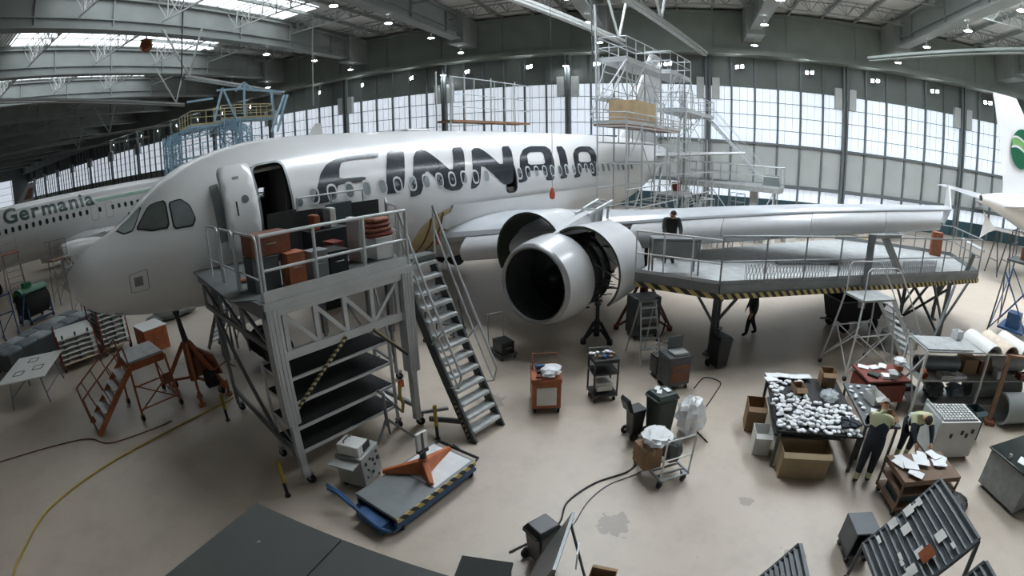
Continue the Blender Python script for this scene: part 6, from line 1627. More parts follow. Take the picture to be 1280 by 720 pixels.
# ---- white cabinet with a cell tray on top
wc = thing('parts_cabinet', 'white cabinet with a chequered cell tray on its top', 'cabinet', (10.85, -16.2, 0), rad(-68))
mb = MB(); mb.box(0, 0, .06, 1.15, .85, .86); mb.build('body', 'panel_white', wc, bevel=.01)
mb = MB(); mb.box(0, 0, .92, 1.0, .75, .02); tray = mb.build('cell_tray', 'steel_dark', wc, smooth=0)
cell = MB()
for i in range(10):
    for j in range(7): cell.box(-.45 + .1 * i, -.31 + .103 * j, .94, .055, .06, .015)
o = cell.build('cell', 'panel_white', tray, smooth=0); o['kind'] = 'stuff'
mb = MB(); mb.box(-.6, .0, .1, .03, .8, .95); mb.build('side_screen', 'clear_film', wc, smooth=0)
for x, z in ((.25, .55), (.1, .62), (-.2, .55), (.4, .65)): mb = MB(); mb.box(x, -.428, z, .08, .012, .1); mb.build('latch', 'plastic_black', wc, smooth=0)
for x in (-.5, .5):
    for y in (-.35, .35): mb = MB(); mb.box(x, y, 0, .06, .06, .06); mb.build('foot', 'black', wc, smooth=0)
# ---- steel shelving rack
RA = math.atan2(-.92, .39)
rk = thing('shelving_rack', 'long white-framed shelving rack of ducts and wrapped panels at right', 'rack', (13.5, -17.2, 0), RA)
RL, RD, RH = 4.2, 1.0, 1.68
for x in (-RL / 2, 0, RL / 2):
    for y in (-RD / 2, RD / 2): mb = MB(); mb.bar((x, y, 0), (x, y, RH), .06, .06); mb.build('upright', 'rail_white', rk, smooth=0)
for z in (.3, .95, 1.7): mb = MB(); mb.box(0, 0, z - .04, RL, RD, .04); mb.build('shelf', 'box_grey', rk, smooth=0)
mb = MB(); mb.bar((-RL / 2, -RD / 2, .3), (-RL / 2, RD / 2, 1.6), .04); mb.bar((-RL / 2, RD / 2, .3), (-RL / 2, -RD / 2, 1.6), .04); mb.build('end_brace', 'rail_white', rk, smooth=0)
def on_rk(u, v): c, s = cos(RA), sin(RA); return 13.5 + u * c - v * s, -17.2 + u * s + v * c
def duct(label, u, v, z, r, L_, m, cat='duct', name='duct_tube', rz=0.0):
    mb = MB(); mb.lathe([(r * .86, -L_ / 2), (r, -L_ / 2), (r, -L_ / 2 + .06), (r * .96, -L_ / 2 + .08), (r * .96, L_ / 2 - .08), (r, L_ / 2 - .06), (r, L_ / 2), (r * .86, L_ / 2), (r * .86, -L_ / 2)], (0, 0, r), (1, 0, 0), 24)
    x, y = on_rk(u, v); o = mb.build(name, m, None, loc=(x, y, z + EPS)); o.rotation_euler.z = RA + rz; return tag(o, label, cat)
duct('grey duct tube on the middle shelf at the near end of the rack', -1.25, .1, .95, .2, 1.4, 'steel_mid')
duct('large grey duct tube on the bottom shelf of the rack', .9, -.1, .3, .29, 2.0, 'beam_grey')
duct('smaller grey duct tube on the middle shelf at the far end of the rack', 1.3, .12, .95, .22, 1.4, 'box_grey')
duct('orange ribbed roll on the middle shelf beside the near rack upright', -1.9, -.33, .95, .1, .3, 'orange_bright', 'roll', 'foam_roll', 1.2)
for i, (u, m_, lab) in enumerate(((.1, 'panel_white', 'curved white panel on the top shelf of the rack'), (.75, 'pale_wrap', 'curved panel in beige wrap on the rack top, beside the white one'), (1.42, 'panel_white', 'outer curved white panel at the right of the beige wrapped one on the rack top'))):
    mb = MB(); rings = []
    for y in (-.62, .62): rings.append([V(.3 * sin(a) * 1.0, y, .32 * cos(a)) for a in [(-1.25 + 2.5 * k / 12) for k in range(13)]] + [V(.27 * sin(a), y, .29 * cos(a)) for a in [(1.25 - 2.5 * k / 12) for k in range(13)]])
    mb.loft(rings); lo = min(v[2] for v in mb.v); mb.v = [(a, b, c - lo) for a, b, c in mb.v]; x, y = on_rk(u, 0); o = mb.build('curved_panel', m_, None, smooth=30, loc=(x, y, 1.704)); o.rotation_euler.z = RA; tag(o, lab, 'panel')
x, y = on_rk(-1.3, 0); mb = MB(); mb.box(0, 0, 0, 1.5, .9, .03); o = mb.build('flat_board', 'deck_light', None, smooth=0, loc=(x, y, 1.704)); o.rotation_euler.z = RA; tag(o, 'flat grey board lying on the rack top at its near end', 'board')
x, y = on_rk(-1.75, .35); crumple('plastic_bag', 'white bag of scraps on the near end of the rack top', 'bag', x - .5, y + .55, 1.05, .2, .18, .1, 'bag_film', 31)
x, y = on_rk(-.2, .1); carton('brown carton on the middle shelf of the rack', x, y, .954, .5, .45, .4, RA, 'cardboard')
x, y = on_rk(.35, .1); carton('dark brown carton beside the brown one on the rack middle shelf', x, y, .954, .45, .4, .36, RA + .1, 'brown_case')
x, y = on_rk(-1.2, 0); crumple('plastic_bag', 'dark grey sack on the bottom shelf at the near end of the rack', 'bag', x, y, .3, .4, .3, .2, 'steel_dark', 37)
x, y = on_rk(-.5, -.05); crumple('plastic_bag', 'pale grey sack on the bottom shelf of the rack', 'bag', x, y, .3, .28, .26, .17, 'quilt_mid', 38)
x, y = on_rk(-1.75, -.9); 
for i, (u, v, z, m_, lab, cat) in enumerate((
    (-1.2, -.34, .954, 'box_grey', 'small grey tray at the front near end of the rack middle shelf', 'tray'), (-.75, -.32, .954, 'paper', 'white flat packet at the front of the rack middle shelf', 'packet'),
    (.75, -.3, .954, 'panel_white', 'white block at the front of the rack middle shelf', 'block'), (1.75, -.36, .954, 'red_brown', 'red-brown tray at the far end of the rack middle shelf', 'tray'),
    (-1.85, .36, .304, 'green_plastic', 'dark green crate at the near end of the rack bottom shelf', 'crate'),
    (1.85, .36, .304, 'cardboard_pale', 'pale brown crate at the far end of the rack bottom shelf', 'crate'), (-.6, .36, 1.736, 'paper', 'white sheet folded on the rack top beside the grey board', 'sheet'))):
    w_, d_, h_ = ((.4, .3, .1), (.5, .25, .06), (.25, .25, .2), (.45, .25, .12))[i % 4]
    mb = MB(); mb.box(0, 0, 0, w_, d_, .015)
    for sg in (-1, 1): mb.box(sg * (w_ / 2 - .01), 0, .015, .02, d_, h_); mb.box(0, sg * (d_ / 2 - .01), .015, w_ - .04, .02, h_)
    mb.box(.05, .02, .015, w_ * .5, d_ * .5, h_ * .7)
    x, y = on_rk(u, v); o = mb.build(cat.replace(' ', '_') if cat not in ('block', 'sheet') else 'parts_' + cat, m_, None, smooth=0, loc=(x, y, z)); o.rotation_euler.z = RA + .03 * i; tag(o, lab, cat)
pl = thing('timber_post', 'upright brown timber post with orange foot at the right of the rack', 'post', (12.75, -17.9, 0))
mb = MB(); mb.bar((0, 0, .1), (.35, -.12, 1.75), .12, .09); mb.build('post', 'wood_plank', pl, smooth=0); mb = MB(); mb.box(0, 0, 0, .4, .3, .1); mb.build('foot', 'orange_rust', pl, bevel=.01); mb = MB(); mb.bar((.35, -.12, 1.72), (.5, -.9, 1.72), .1, .07); mb.build('top_arm', 'wood_plank', pl, smooth=0)
duct('huge grey duct section lying on the floor at the right edge', 1.35, -1.0, 0.0, .42, 1.5, 'beam_grey')
carton('blue-grey bin on the floor between the white cabinet and rack', 11.75, -17.05, 0, .4, .4, .75, .5, 'teal_dark', True, name='parts_bin')
# ---- steel cabinet at the right edge
sc_ = thing('steel_bench', 'stainless steel bench with dark top at the right edge', 'bench', (9.75, -18.0, 0), rad(-53))
mb = MB(); mb.box(0, .0, .08, 1.7, 1.15, .78); mb.build('body', 'galv', sc_, bevel=.01); mb = MB(); mb.box(0, 0, .86, 1.8, 1.25, .04); mb.build('worktop', 'glass_dark', sc_, bevel=.01)
for x in (-.7, .7):
    for y in (-.45, .45): mb = MB(); mb.box(x, y, 0, .06, .06, .08); mb.build('foot', 'black', sc_, smooth=0)
for i, (dx, dy) in enumerate(((-.55, -.55), (-.2, .2))):
    mb = MB(); mb.box(0, 0, 0, .21, .3, .004); o = mb.build('paper_sheet', 'paper', None, smooth=0, loc=(9.55 + dx, -17.75 + dy * .5, .905)); o.rotation_euler.z = i; tag(o, '%s paper sheet on the stainless steel bench' % ('nearer' if i == 0 else 'farther'), 'paper')
mb = MB(); mb.lathe([(0, 0), (.05, 0), (.06, .03), (.04, .1), (0, .1)], n=12); o = mb.build('metal_cup', 'bare_metal', None, loc=(9.35, -17.3, .904)); tag(o, 'small metal cup on the stainless steel bench', 'cup')
# ---- louvred bin panels in the foreground
def louvre(label, T0, T1, B0, B1, n, labels, seed, cart_=True):
    T0, T1, B0, B1 = V(*T0), V(*T1), V(*B0), V(*B1); o0 = V(T0.x, T0.y, 0)
    t = thing('louvre_rack', label, 'rack', o0)
    nrm = (T1 - T0).cross(B0 - T0).normalized()
    if nrm.y < 0: nrm = -nrm
    L = lambda p: p - o0
    mb = MB(); mb.prism([L(T0), L(T1), L(B1), L(B0)], -nrm * .03); mb.build('back_panel', 'rack_grey', t, smooth=0)
    mb = MB(); k = (T1 - T0).normalized() * .05
    mb.bar(L(T0), L(B0), .05, .06); mb.bar(L(T1), L(B1), .05, .06); mb.bar(L(T0), L(T1), .05, .06); mb.bar(L(B0), L(B1), .05, .06); mb.build('frame', 'rack_grey', t, smooth=0)
    for i in range(n):
        u = (i + .5) / n; a, b = T0.lerp(B0, u), T1.lerp(B1, u); d = (B0 - T0).normalized()
        m2 = MB(); m2.hexa([L(a), L(b), L(b) + d * .05, L(a) + d * .05], [L(a) + nrm * .012, L(b) + nrm * .012, L(b) + d * .035 + nrm * .045, L(a) + d * .035 + nrm * .045]); m2.build('louvre', 'rack_grey', t, smooth=0)
    r_ = random.Random(seed)
    for i in range(labels):
        u = r_.uniform(.05, .9); v = r_.uniform(.04, .9) if i > 4 else .06; c = T0.lerp(T1, v).lerp(B0.lerp(B1, v), u); e1 = (T1 - T0).normalized(); e2 = (B0 - T0).normalized(); w_, h_ = r_.choice(((.1, .05), (.14, .05), (.06, .12), (.16, .14))); p = c + nrm * .05
        m3 = MB(); m3.prism([L(p - e1 * w_ / 2), L(p + e1 * w_ / 2), L(p + e1 * w_ / 2 + e2 * h_), L(p - e1 * w_ / 2 + e2 * h_)], nrm * .004); m3.build('label_card', 'label_white', t, smooth=0)
    if cart_:
        for p in (T0, T1): 
            m4 = MB(); q_ = V(p.x + nrm.x * -.5, p.y + nrm.y * -.5, .05); m4.bar(L(p), L(q_), .05, .05); m4.build('rear_leg', 'rack_grey', t, smooth=0)
        for p in (B0, B1): 
            m4 = MB(); m4.bar(L(p), L(V(p.x, p.y, .12)), .05, .05); l_ = m4.build('front_leg', 'rack_grey', t, smooth=0)
            caster(l_, L(p).x, L(p).y, .055, .3, .13)
    return t
lv = louvre('grey louvred panel rack with white label cards at bottom right', (6.41, -14.95, 1.9), (5.30, -15.42, 1.9), (6.15, -14.2, .75), (5.04, -14.67, .75), 14, 16, 3)
mb = MB(); mb.prism([(5.5 - 6.41, -14.82 + 14.95, 1.35), (5.32 - 6.41, -14.9 + 14.95, 1.35), (5.32 - 6.41, -14.98 + 14.95, 1.55), (5.5 - 6.41, -14.9 + 14.95, 1.55)], (.0, .012, .006)); mb.build('orange_card', 'orange', lv, smooth=0)
louvre('second grey louvred rack behind the first at the bottom right corner', (5.15, -15.6, 1.72), (4.2, -16.0, 1.72), (4.95, -15.0, .8), (4.05, -15.4, .8), 12, 5, 9)
louvre('grey louvred rack whose top corner rises at the bottom edge', (5.1, -13.2, 1.35), (4.2, -13.55, 1.35), (4.95, -12.75, .4), (4.05, -13.1, .4), 12, 0, 4)
cb = thing('parts_cart', 'low grey parts cart attached left of the louvred rack', 'cart', (6.78, -14.22, 0), rad(-66))
mb = MB(); mb.box(0, 0, .62, .45, .5, .03); mb.box(0, .24, .15, .45, .03, .48); mb.box(-.21, 0, .15, .03, .5, .48); mb.box(0, 0, .15, .45, .5, .03); mb.box(.21, 0, .15, .03, .5, .48); mb.build('cabinet', 'rack_grey', cb, smooth=0)
for x in (-.17, .17):
    for y in (-.2, .2): caster(cb, x, y, .055, .3, .15)
# ---- bottom edge: case, board and rag
t = thing('black_case', 'black flat-topped case cut by the bottom edge near the wheeled bin', 'case', (3.06, -9.96, 0), rad(-62))
mb = MB(); mb.box(0, 0, .08, .62, .6, .75); mb.build('body', 'plastic_black', t, bevel=.02); mb = MB(); mb.box(0, 0, .83, .66, .64, .04); mb.build('lid', 'matt_black', t, bevel=.015)
for x in (-.25, .25):
    for y in (-.24, .24): caster(t, x, y, .04, .2, .085)
bo = thing('display_board', 'thin grey board standing on edge beside the black wheeled bin', 'board', (3.78, -10.4, 0), math.atan2(-.30, -.80))
mb = MB(); mb.hexa([V(-.45, -.25, .3), V(.55, -.25, .3), V(.55, -.21, .3), V(-.45, -.21, .3)], [V(-.45, .2, 1.35), V(.55, .2, 1.35), V(.55, .24, 1.35), V(-.45, .24, 1.35)]); mb.build('board', 'steel_mid', bo, smooth=0)
mb = MB(); mb.hexa([V(-.35, .06, .5), V(-.1, .06, .5), V(-.1, .066, .5), V(-.35, .066, .5)], [V(-.35, .215, 1.2), V(-.1, .215, 1.2), V(-.1, .221, 1.2), V(-.35, .221, 1.2)]); 
for x in (-.4, .5): mb = MB(); mb.bar((x, 0, 0), (x, .22, 1.3), .03); mb.bar((x, .5, 0), (x, .2, 1.2), .03); mb.build('leg', 'steel_dark', bo, smooth=0)
mb = MB(); mb.box(-.3, .34, .55, .22, .02, .3, .1); mb.build('pinned_paper', 'paper', bo, smooth=0)
carton('small brown box with papers right of the thin grey board', 4.22, -10.98, 0, .4, .35, .4, .3, 'cardboard', True)
# ---- site cabin whose dark roof fills the bottom left
A0 = V(1.18, -8.84, 0); ua = V(-1.11, -.36, 0).normalized(); ub = V(.68, -1.87, 0).normalized()
cb_ = thing('site_cabin', 'flat dark roof of a site cabin filling the bottom left foreground', 'cabin', A0)
q4 = lambda a, b, z: ua * a + ub * b + V(0, 0, z)
mb = MB(); mb.hexa([q4(.06, .06, 0), q4(3.4, .06, 0), q4(3.4, 2.2, 0), q4(.06, 2.2, 0)], [q4(.06, .06, 2.5), q4(3.4, .06, 2.5), q4(3.4, 2.2, 2.5), q4(.06, 2.2, 2.5)]); mb.build('walls', 'container_side', cb_, smooth=0)
for (b0, b1) in ((0, 1.05), (1.065, 2.26)):
    mb = MB(); mb.hexa([q4(0, b0, 2.5), q4(3.46, b0, 2.5), q4(3.46, b1, 2.5), q4(0, b1, 2.5)], [q4(0, b0, 2.6), q4(3.46, b0, 2.6), q4(3.46, b1, 2.6), q4(0, b1, 2.6)]); rf = mb.build('roof_panel', 'container_roof', cb_, smooth=0)
    mb = MB()
    for k in range(3): p = q4(.4 + .5 * k, (b0 + b1) / 2 + .1 * (k - 1), 2.6); mb.lathe([(0, 0), (.02, 0), (.02, .008), (0, .01)], p, n=8)
    mb.build('roof_screw', 'steel_mid', rf)
# ---- hoses and cables on the floor
def floor_line(name, label, cat, pts, r, m):
    P = [V(*p, r + .002) for p in pts]; out = []
    for i in range(len(P) - 1):
        a = P[max(i - 1, 0)]; b = P[i]; c = P[i+1]; d = P[min(i + 2, len(P) - 1)]
        for k in range(6):
            t = k / 6; out.append(b * (1 + 0) + ((c - a) * .5) * t + (a - b * 2.5 + c * 2 - d * .5) * t * t + ((b - c) * 1.5 + (d - a) * .5) * t ** 3)
    out.append(P[-1]); o = MB().path(out, r, 8).build(name, m, None); return tag(o, label, cat)
floor_line('air_hose', 'yellow hose curving across the floor at left', 'hose', [(3.25, -1.2), (3.0, -1.3), (1.05, -1.72), (-.73, -2.25), (-2.04, -3.02), (-2.69, -4.03), (-2.95, -4.6), (-3.0, -5.4)], .022, 'hose_yellow')
floor_line('air_hose', 'thin dark red hose on the floor from the left edge to the orange steps', 'hose', [(-3.9, .05), (-3.37, -.02), (-1.9, -.19), (-.75, -.5), (-.2, -1.15), (.9, -1.25), (1.5, -1.2)], .014, 'hose_red')
floor_line('power_cable', 'black cable running from the bin at bottom edge to the loaded trolley', 'cable', [(4.2, -9.45), (4.7, -9.6), (5.18, -9.68), (5.7, -9.5), (6.40, -9.62), (7.0, -9.95), (7.5, -10.02)], .016, 'cable_black')
floor_line('power_cable', 'thinner grey cable beside the black cable to the loaded trolley', 'cable', [(4.8, -9.8), (5.25, -9.88), (5.9, -9.78), (6.5, -9.85), (7.1, -10.15), (7.5, -10.2)], .01, 'steel_dark')
floor_line('power_cable', 'black cable looping from the dark brown cart to the white bags', 'cable', [(10.9, -9.9), (11.6, -9.95), (11.55, -10.4), (10.9, -10.45), (10.1, -10.45), (9.3, -10.4), (8.75, -10.95)], .014, 'cable_black')
# ---- behind the wing
we = thing('wrapped_engine', 'bare engine in pinkish wrapping on a stand far behind the wing', 'engine', (40.5, -13.3, 0), rad(-48))
mb = MB(); mb.lathe([(0, -1.6), (.5, -1.6), (.8, -1.4), (.85, -.4), (.7, 0), (.75, .8), (.62, 1.5), (.3, 1.9), (0, 1.9)], (0, 0, 1.4), (1, 0, 0), 20); mb.build('engine_body', 'insulation_pink', we)
mb = MB(); mb.lathe([(.88, -.6), (.92, -.6), (.92, -.2), (.88, -.2)], (0, 0, 1.4), (1, 0, 0), 20); mb.lathe([(.78, .5), (.82, .5), (.82, .9), (.78, .9)], (0, 0, 1.4), (1, 0, 0), 20); mb.build('wrap_band', 'orange_rust', we)
mb = MB()
for x in (-1.2, 1.2):
    mb.bar((x, -.9, .1), (x, -.6, 1.4), .1); mb.bar((x, .9, .1), (x, .6, 1.4), .1); mb.bar((x, -.9, .2), (x, .9, .2), .1)
mb.bar((-1.6, -.9, .15), (1.6, -.9, .15), .1); mb.bar((-1.6, .9, .15), (1.6, .9, .15), .1); mb.build('stand', 'dock_yellow', we, smooth=0)
def pipe_rack(label, x, y, rz, n, m):
    t = thing('parts_rack', label, 'rack', (x, y, 0), rz)
    for sx in (-1.3, 1.3):
        for sy in (-.5, .5): mb = MB(); mb.bar((sx, sy, 0), (sx, sy, 1.6), .07); mb.build('upright', m, t, smooth=0)
    for z in (.5, 1.1): mb = MB(); mb.box(0, 0, z, 2.6, 1.0, .06); mb.build('shelf', m, t, smooth=0)
    r_ = random.Random(n)
    for i in range(n): mb = MB(); p = V(r_.uniform(-1, 1), r_.uniform(-.4, .4), r_.uniform(.8, 1.5)); mb.tube(p, p + V(r_.uniform(-.9, .9), r_.uniform(-.5, .5), r_.uniform(0, .8)), .05); mb.build('loose_strut', 'panel_white', t)
    return t
pipe_rack('rack of white struts and brackets right of the wrapped engine', 43.6, -17.2, rad(-45), 9, 'scaffold_white')
pipe_rack('white frame rack left of the wrapped engine behind the wing', 37.2, -9.6, rad(-45), 5, 'scaffold_white')
case('white_cabinet', 'white cabinet on the floor behind the middle of the wing', 33.0, -7.9, 0, .9, .8, 1.1, 'panel_white', .5, handle=False)
case('white_cabinet', 'second white cabinet with grey doors behind the middle of the wing', 34.6, -9.2, 0, .9, .8, 1.0, 'panel_white', .5, 'box_grey', handle=False)
ladder_stand('white ladder stand seen between engine cowl and wing dock', 21.3, -6.5, rad(150), 2.6, 'scaffold_white', 'scaffold_white', .9, 7)
ladder_stand('grey stairs on the floor behind the wing near the white cabinets', 28.4, -6.4, rad(160), 2.4, 'galv', 'galv', 1.0, 7)
mb = MB(); mb.box(0, 0, 0, 2.6, .3, .07); o = mb.build('plank', 'deck_grey', None, bevel=.01, loc=(16.3, -11.9, WZ + EPS)); o.rotation_euler.z = rad(-50); tag(o, 'long grey plank lying on the wing dock deck', 'plank')
wt_ = thing('wing_tip', 'white wing tip with curved fence jutting in at the right edge below the tailplane', 'wing tip', (35.6, -23.6, 0), rad(-70))
mb = MB(); loft_wing(mb, [(0, -.5, .9, 3.0, .12), (-2.4, -1.1, 1.1, 2.95, .12)]); mb.v = [(-y, x, z) for x, y, z in mb.v]; mb.build('wing_panel', 'white_paint', wt_, smooth=30)
mb = MB(); mb.prism([(.1, -.6, 3.0), (-.15, -.2, 3.35), (-.55, .35, 4.0), (-.2, .6, 3.5), (.1, .9, 3.0), (-.1, 1.0, 2.3), (-.35, .75, 2.15), (-.05, .1, 2.7)], (.06, .03, 0)); mb.build('tip_fence', 'white_paint', wt_, smooth=0)
for x in (.7, 1.9):
    mb = MB(); mb.bar((x, -.8, 0), (x, 0, 2.85), .07); mb.bar((x, .8, 0), (x, 0, 2.85), .07); mb.bar((x, -.5, 1.0), (x, .5, 1.0), .05); mb.build('trestle', 'steel_dark', wt_, smooth=0)
mb = MB(); mb.prism([(-2, 0, 0), (2.2, 0, 0), (3.2, 0, 4.2), (1.7, 0, 4.2)], (0, .25, 0)); fr = mb.build('tail_fin', 'white_paint', None, smooth=0, loc=(-9.5, 96, 5.0)); fr.rotation_euler.z = .2
tag(fr, 'small white tail fin with a brown patch far off above the second airliner', 'tail fin'); mb = MB(); mb.prism([(.3, -.03, 1.2), (2.0, -.03, 1.2), (2.6, -.03, 3.2), (1.6, -.03, 3.2)], (0, .02, 0)); mb.build('brown_patch', 'insulation_pink', fr, smooth=0)
mb = MB(); mb.box(0, .12, -5.0, 3.2, .5, 4.99); mb.build('stand', 'steel_dark', fr, smooth=0)
# ---- overhead rails, drum and hanging cables
def hoist_rail(label, a, b, struts, m='truss_light'):
    a, b = V(*a), V(*b); t = thing('hoist_rail', label, 'rail', a); mb = MB(); L = lambda p: V(*p) - a
    for o in (-.14, .14): mb.bar(L(a + V(0, o, 0)), L(b + V(0, o, 0)), .12, .16)
    mb.bar(L(a + V(0, 0, -.22)), L(b + V(0, 0, -.22)), .3, .05); mb.build('rail_beam', m, t, smooth=0)
    for f_ in struts:
        p = a.lerp(b, f_)
        for dx, dy in ((-2.2, 0), (.9, -.4)):
            mb = MB(); mb.tube(L(p + V(0, 0, .1)), L(V(p.x + dx, p.y + dy, 16.8)), .09, 8); mb.build('hanger_strut', m, t)
    return t
t = thing('trestle_bench', 'grey trestle bench on the wing dock in front of the worker by the engine', 'bench', (12.3, -8.55, WZ + EPS), rad(-55))
mb = MB(); mb.box(0, 0, .92, 1.3, .5, .05); mb.build('bench_top', 'steel_mid', t, smooth=0)
mb = MB(); mb.box(0, 0, .45, 1.2, .4, .45); mb.build('drawer_box', 'steel_mid', t, bevel=.01)
for x in (-.68, .68):
    for y in (-.2, .2): mb = MB(); mb.bar((x * .93, y, 0), (x * .93, y, .92), .04); mb.build('leg', 'steel_mid', t, smooth=0)
hoist_rail('pale hoist rail ending above the white tail scaffold', (10, 1.4, 13.0), (30.2, 1.6, 13.0), (.97,))
hoist_rail('grey hoist rail right of the white tail scaffold', (12, -3.2, 13.0), (35.5, -2.5, 13.0), (.6,), 'beam_light')
hoist_rail('pale hoist rail above the blue scaffold', (9.9, 25.6, 13.0), (22.8, 35.7, 13.0), (.03,))
hoist_rail('long pale hoist rail left of the blue scaffold', (-8, 24.1, 13.0), (13.6, 41.2, 13.0), (.95,))
hoist_rail('far pale hoist rail ending beyond the second airliner', (-14, 71, 13.0), (16.6, 61.3, 13.0), (.7,))
hoist_rail('far lower hoist rail near the left end wall', (-16, 92, 13.0), (16, 78, 13.0), (.6,))
hoist_rail('pale hoist rail at the right under the girder', (36.8, -14.4, 13.2), (27.5, -25.0, 13.2), (), 'girder')
dr_ = thing('hoist_drum', 'orange round hoist drum hanging from the roof at upper left', 'hoist', (7.2, 28.3, 16.2))
mb = MB(); mb.lathe([(0, -.3), (.45, -.3), (.5, -.2), (.5, .2), (.45, .3), (0, .3)], (0, 0, 0), (.35, .9, -.2), 20)
for k in range(12): a = 2 * PI * k / 12; mb.box(.48 * cos(a), 0, .48 * sin(a) - .05, .1, .5, .1)
mb.build('drum', 'orange', dr_); mb = MB(); mb.lathe([(0, -.34), (.22, -.34), (.22, -.3)], (0, 0, 0), (.35, .9, -.2), 14); mb.build('hub', 'orange_rust', dr_); mb = MB(); mb.bar((0, 0, .4), (0, 0, 3.0), .12); mb.bar((-.5, 0, .45), (.5, 0, .45), .12); mb.build('hanger', 'steel_dark', dr_, smooth=0)
def hang(label, x, y, z0, z1, r, m, weight=None):
    if not weight: return tag(MB().tube((0, 0, 0), (0, 0, z1 - z0), r, 6).build('hanging_cable', m, None, loc=(x, y, z0)), label, 'cable')
    t = thing('hanging_cable', label, 'cable', (x, y, z0)); mb = MB(); mb.tube((0, 0, 0), (0, 0, z1 - z0), r, 6); mb.build('cable', m, t)
    if weight: mb = MB(); mb.lathe([(0, -.42), (.09, -.38), (.11, -.2), (.03, .02), (0, .03)], (0, 0, 0), n=12); mb.build('plumb_weight', weight, t)
    return t
hang('thin cable with red plumb weight hanging in front of the near wing root', 15.13, -2.75, 4.15, 19.3, .012, 'steel_mid', 'red_flag')
hang('pale cable hanging beside the blue scaffold', 18.15, 20.0, 9.6, 16.5, .05, 'truss_light')
hang('dark cable hanging in the upper left beside the orange drum', 9.2, 24.0, 12.4, 19.3, .05, 'black')
hang('dark cable hanging over the white tail scaffold', 24.9, 1.0, 10.4, 19.3, .03, 'steel_dark')
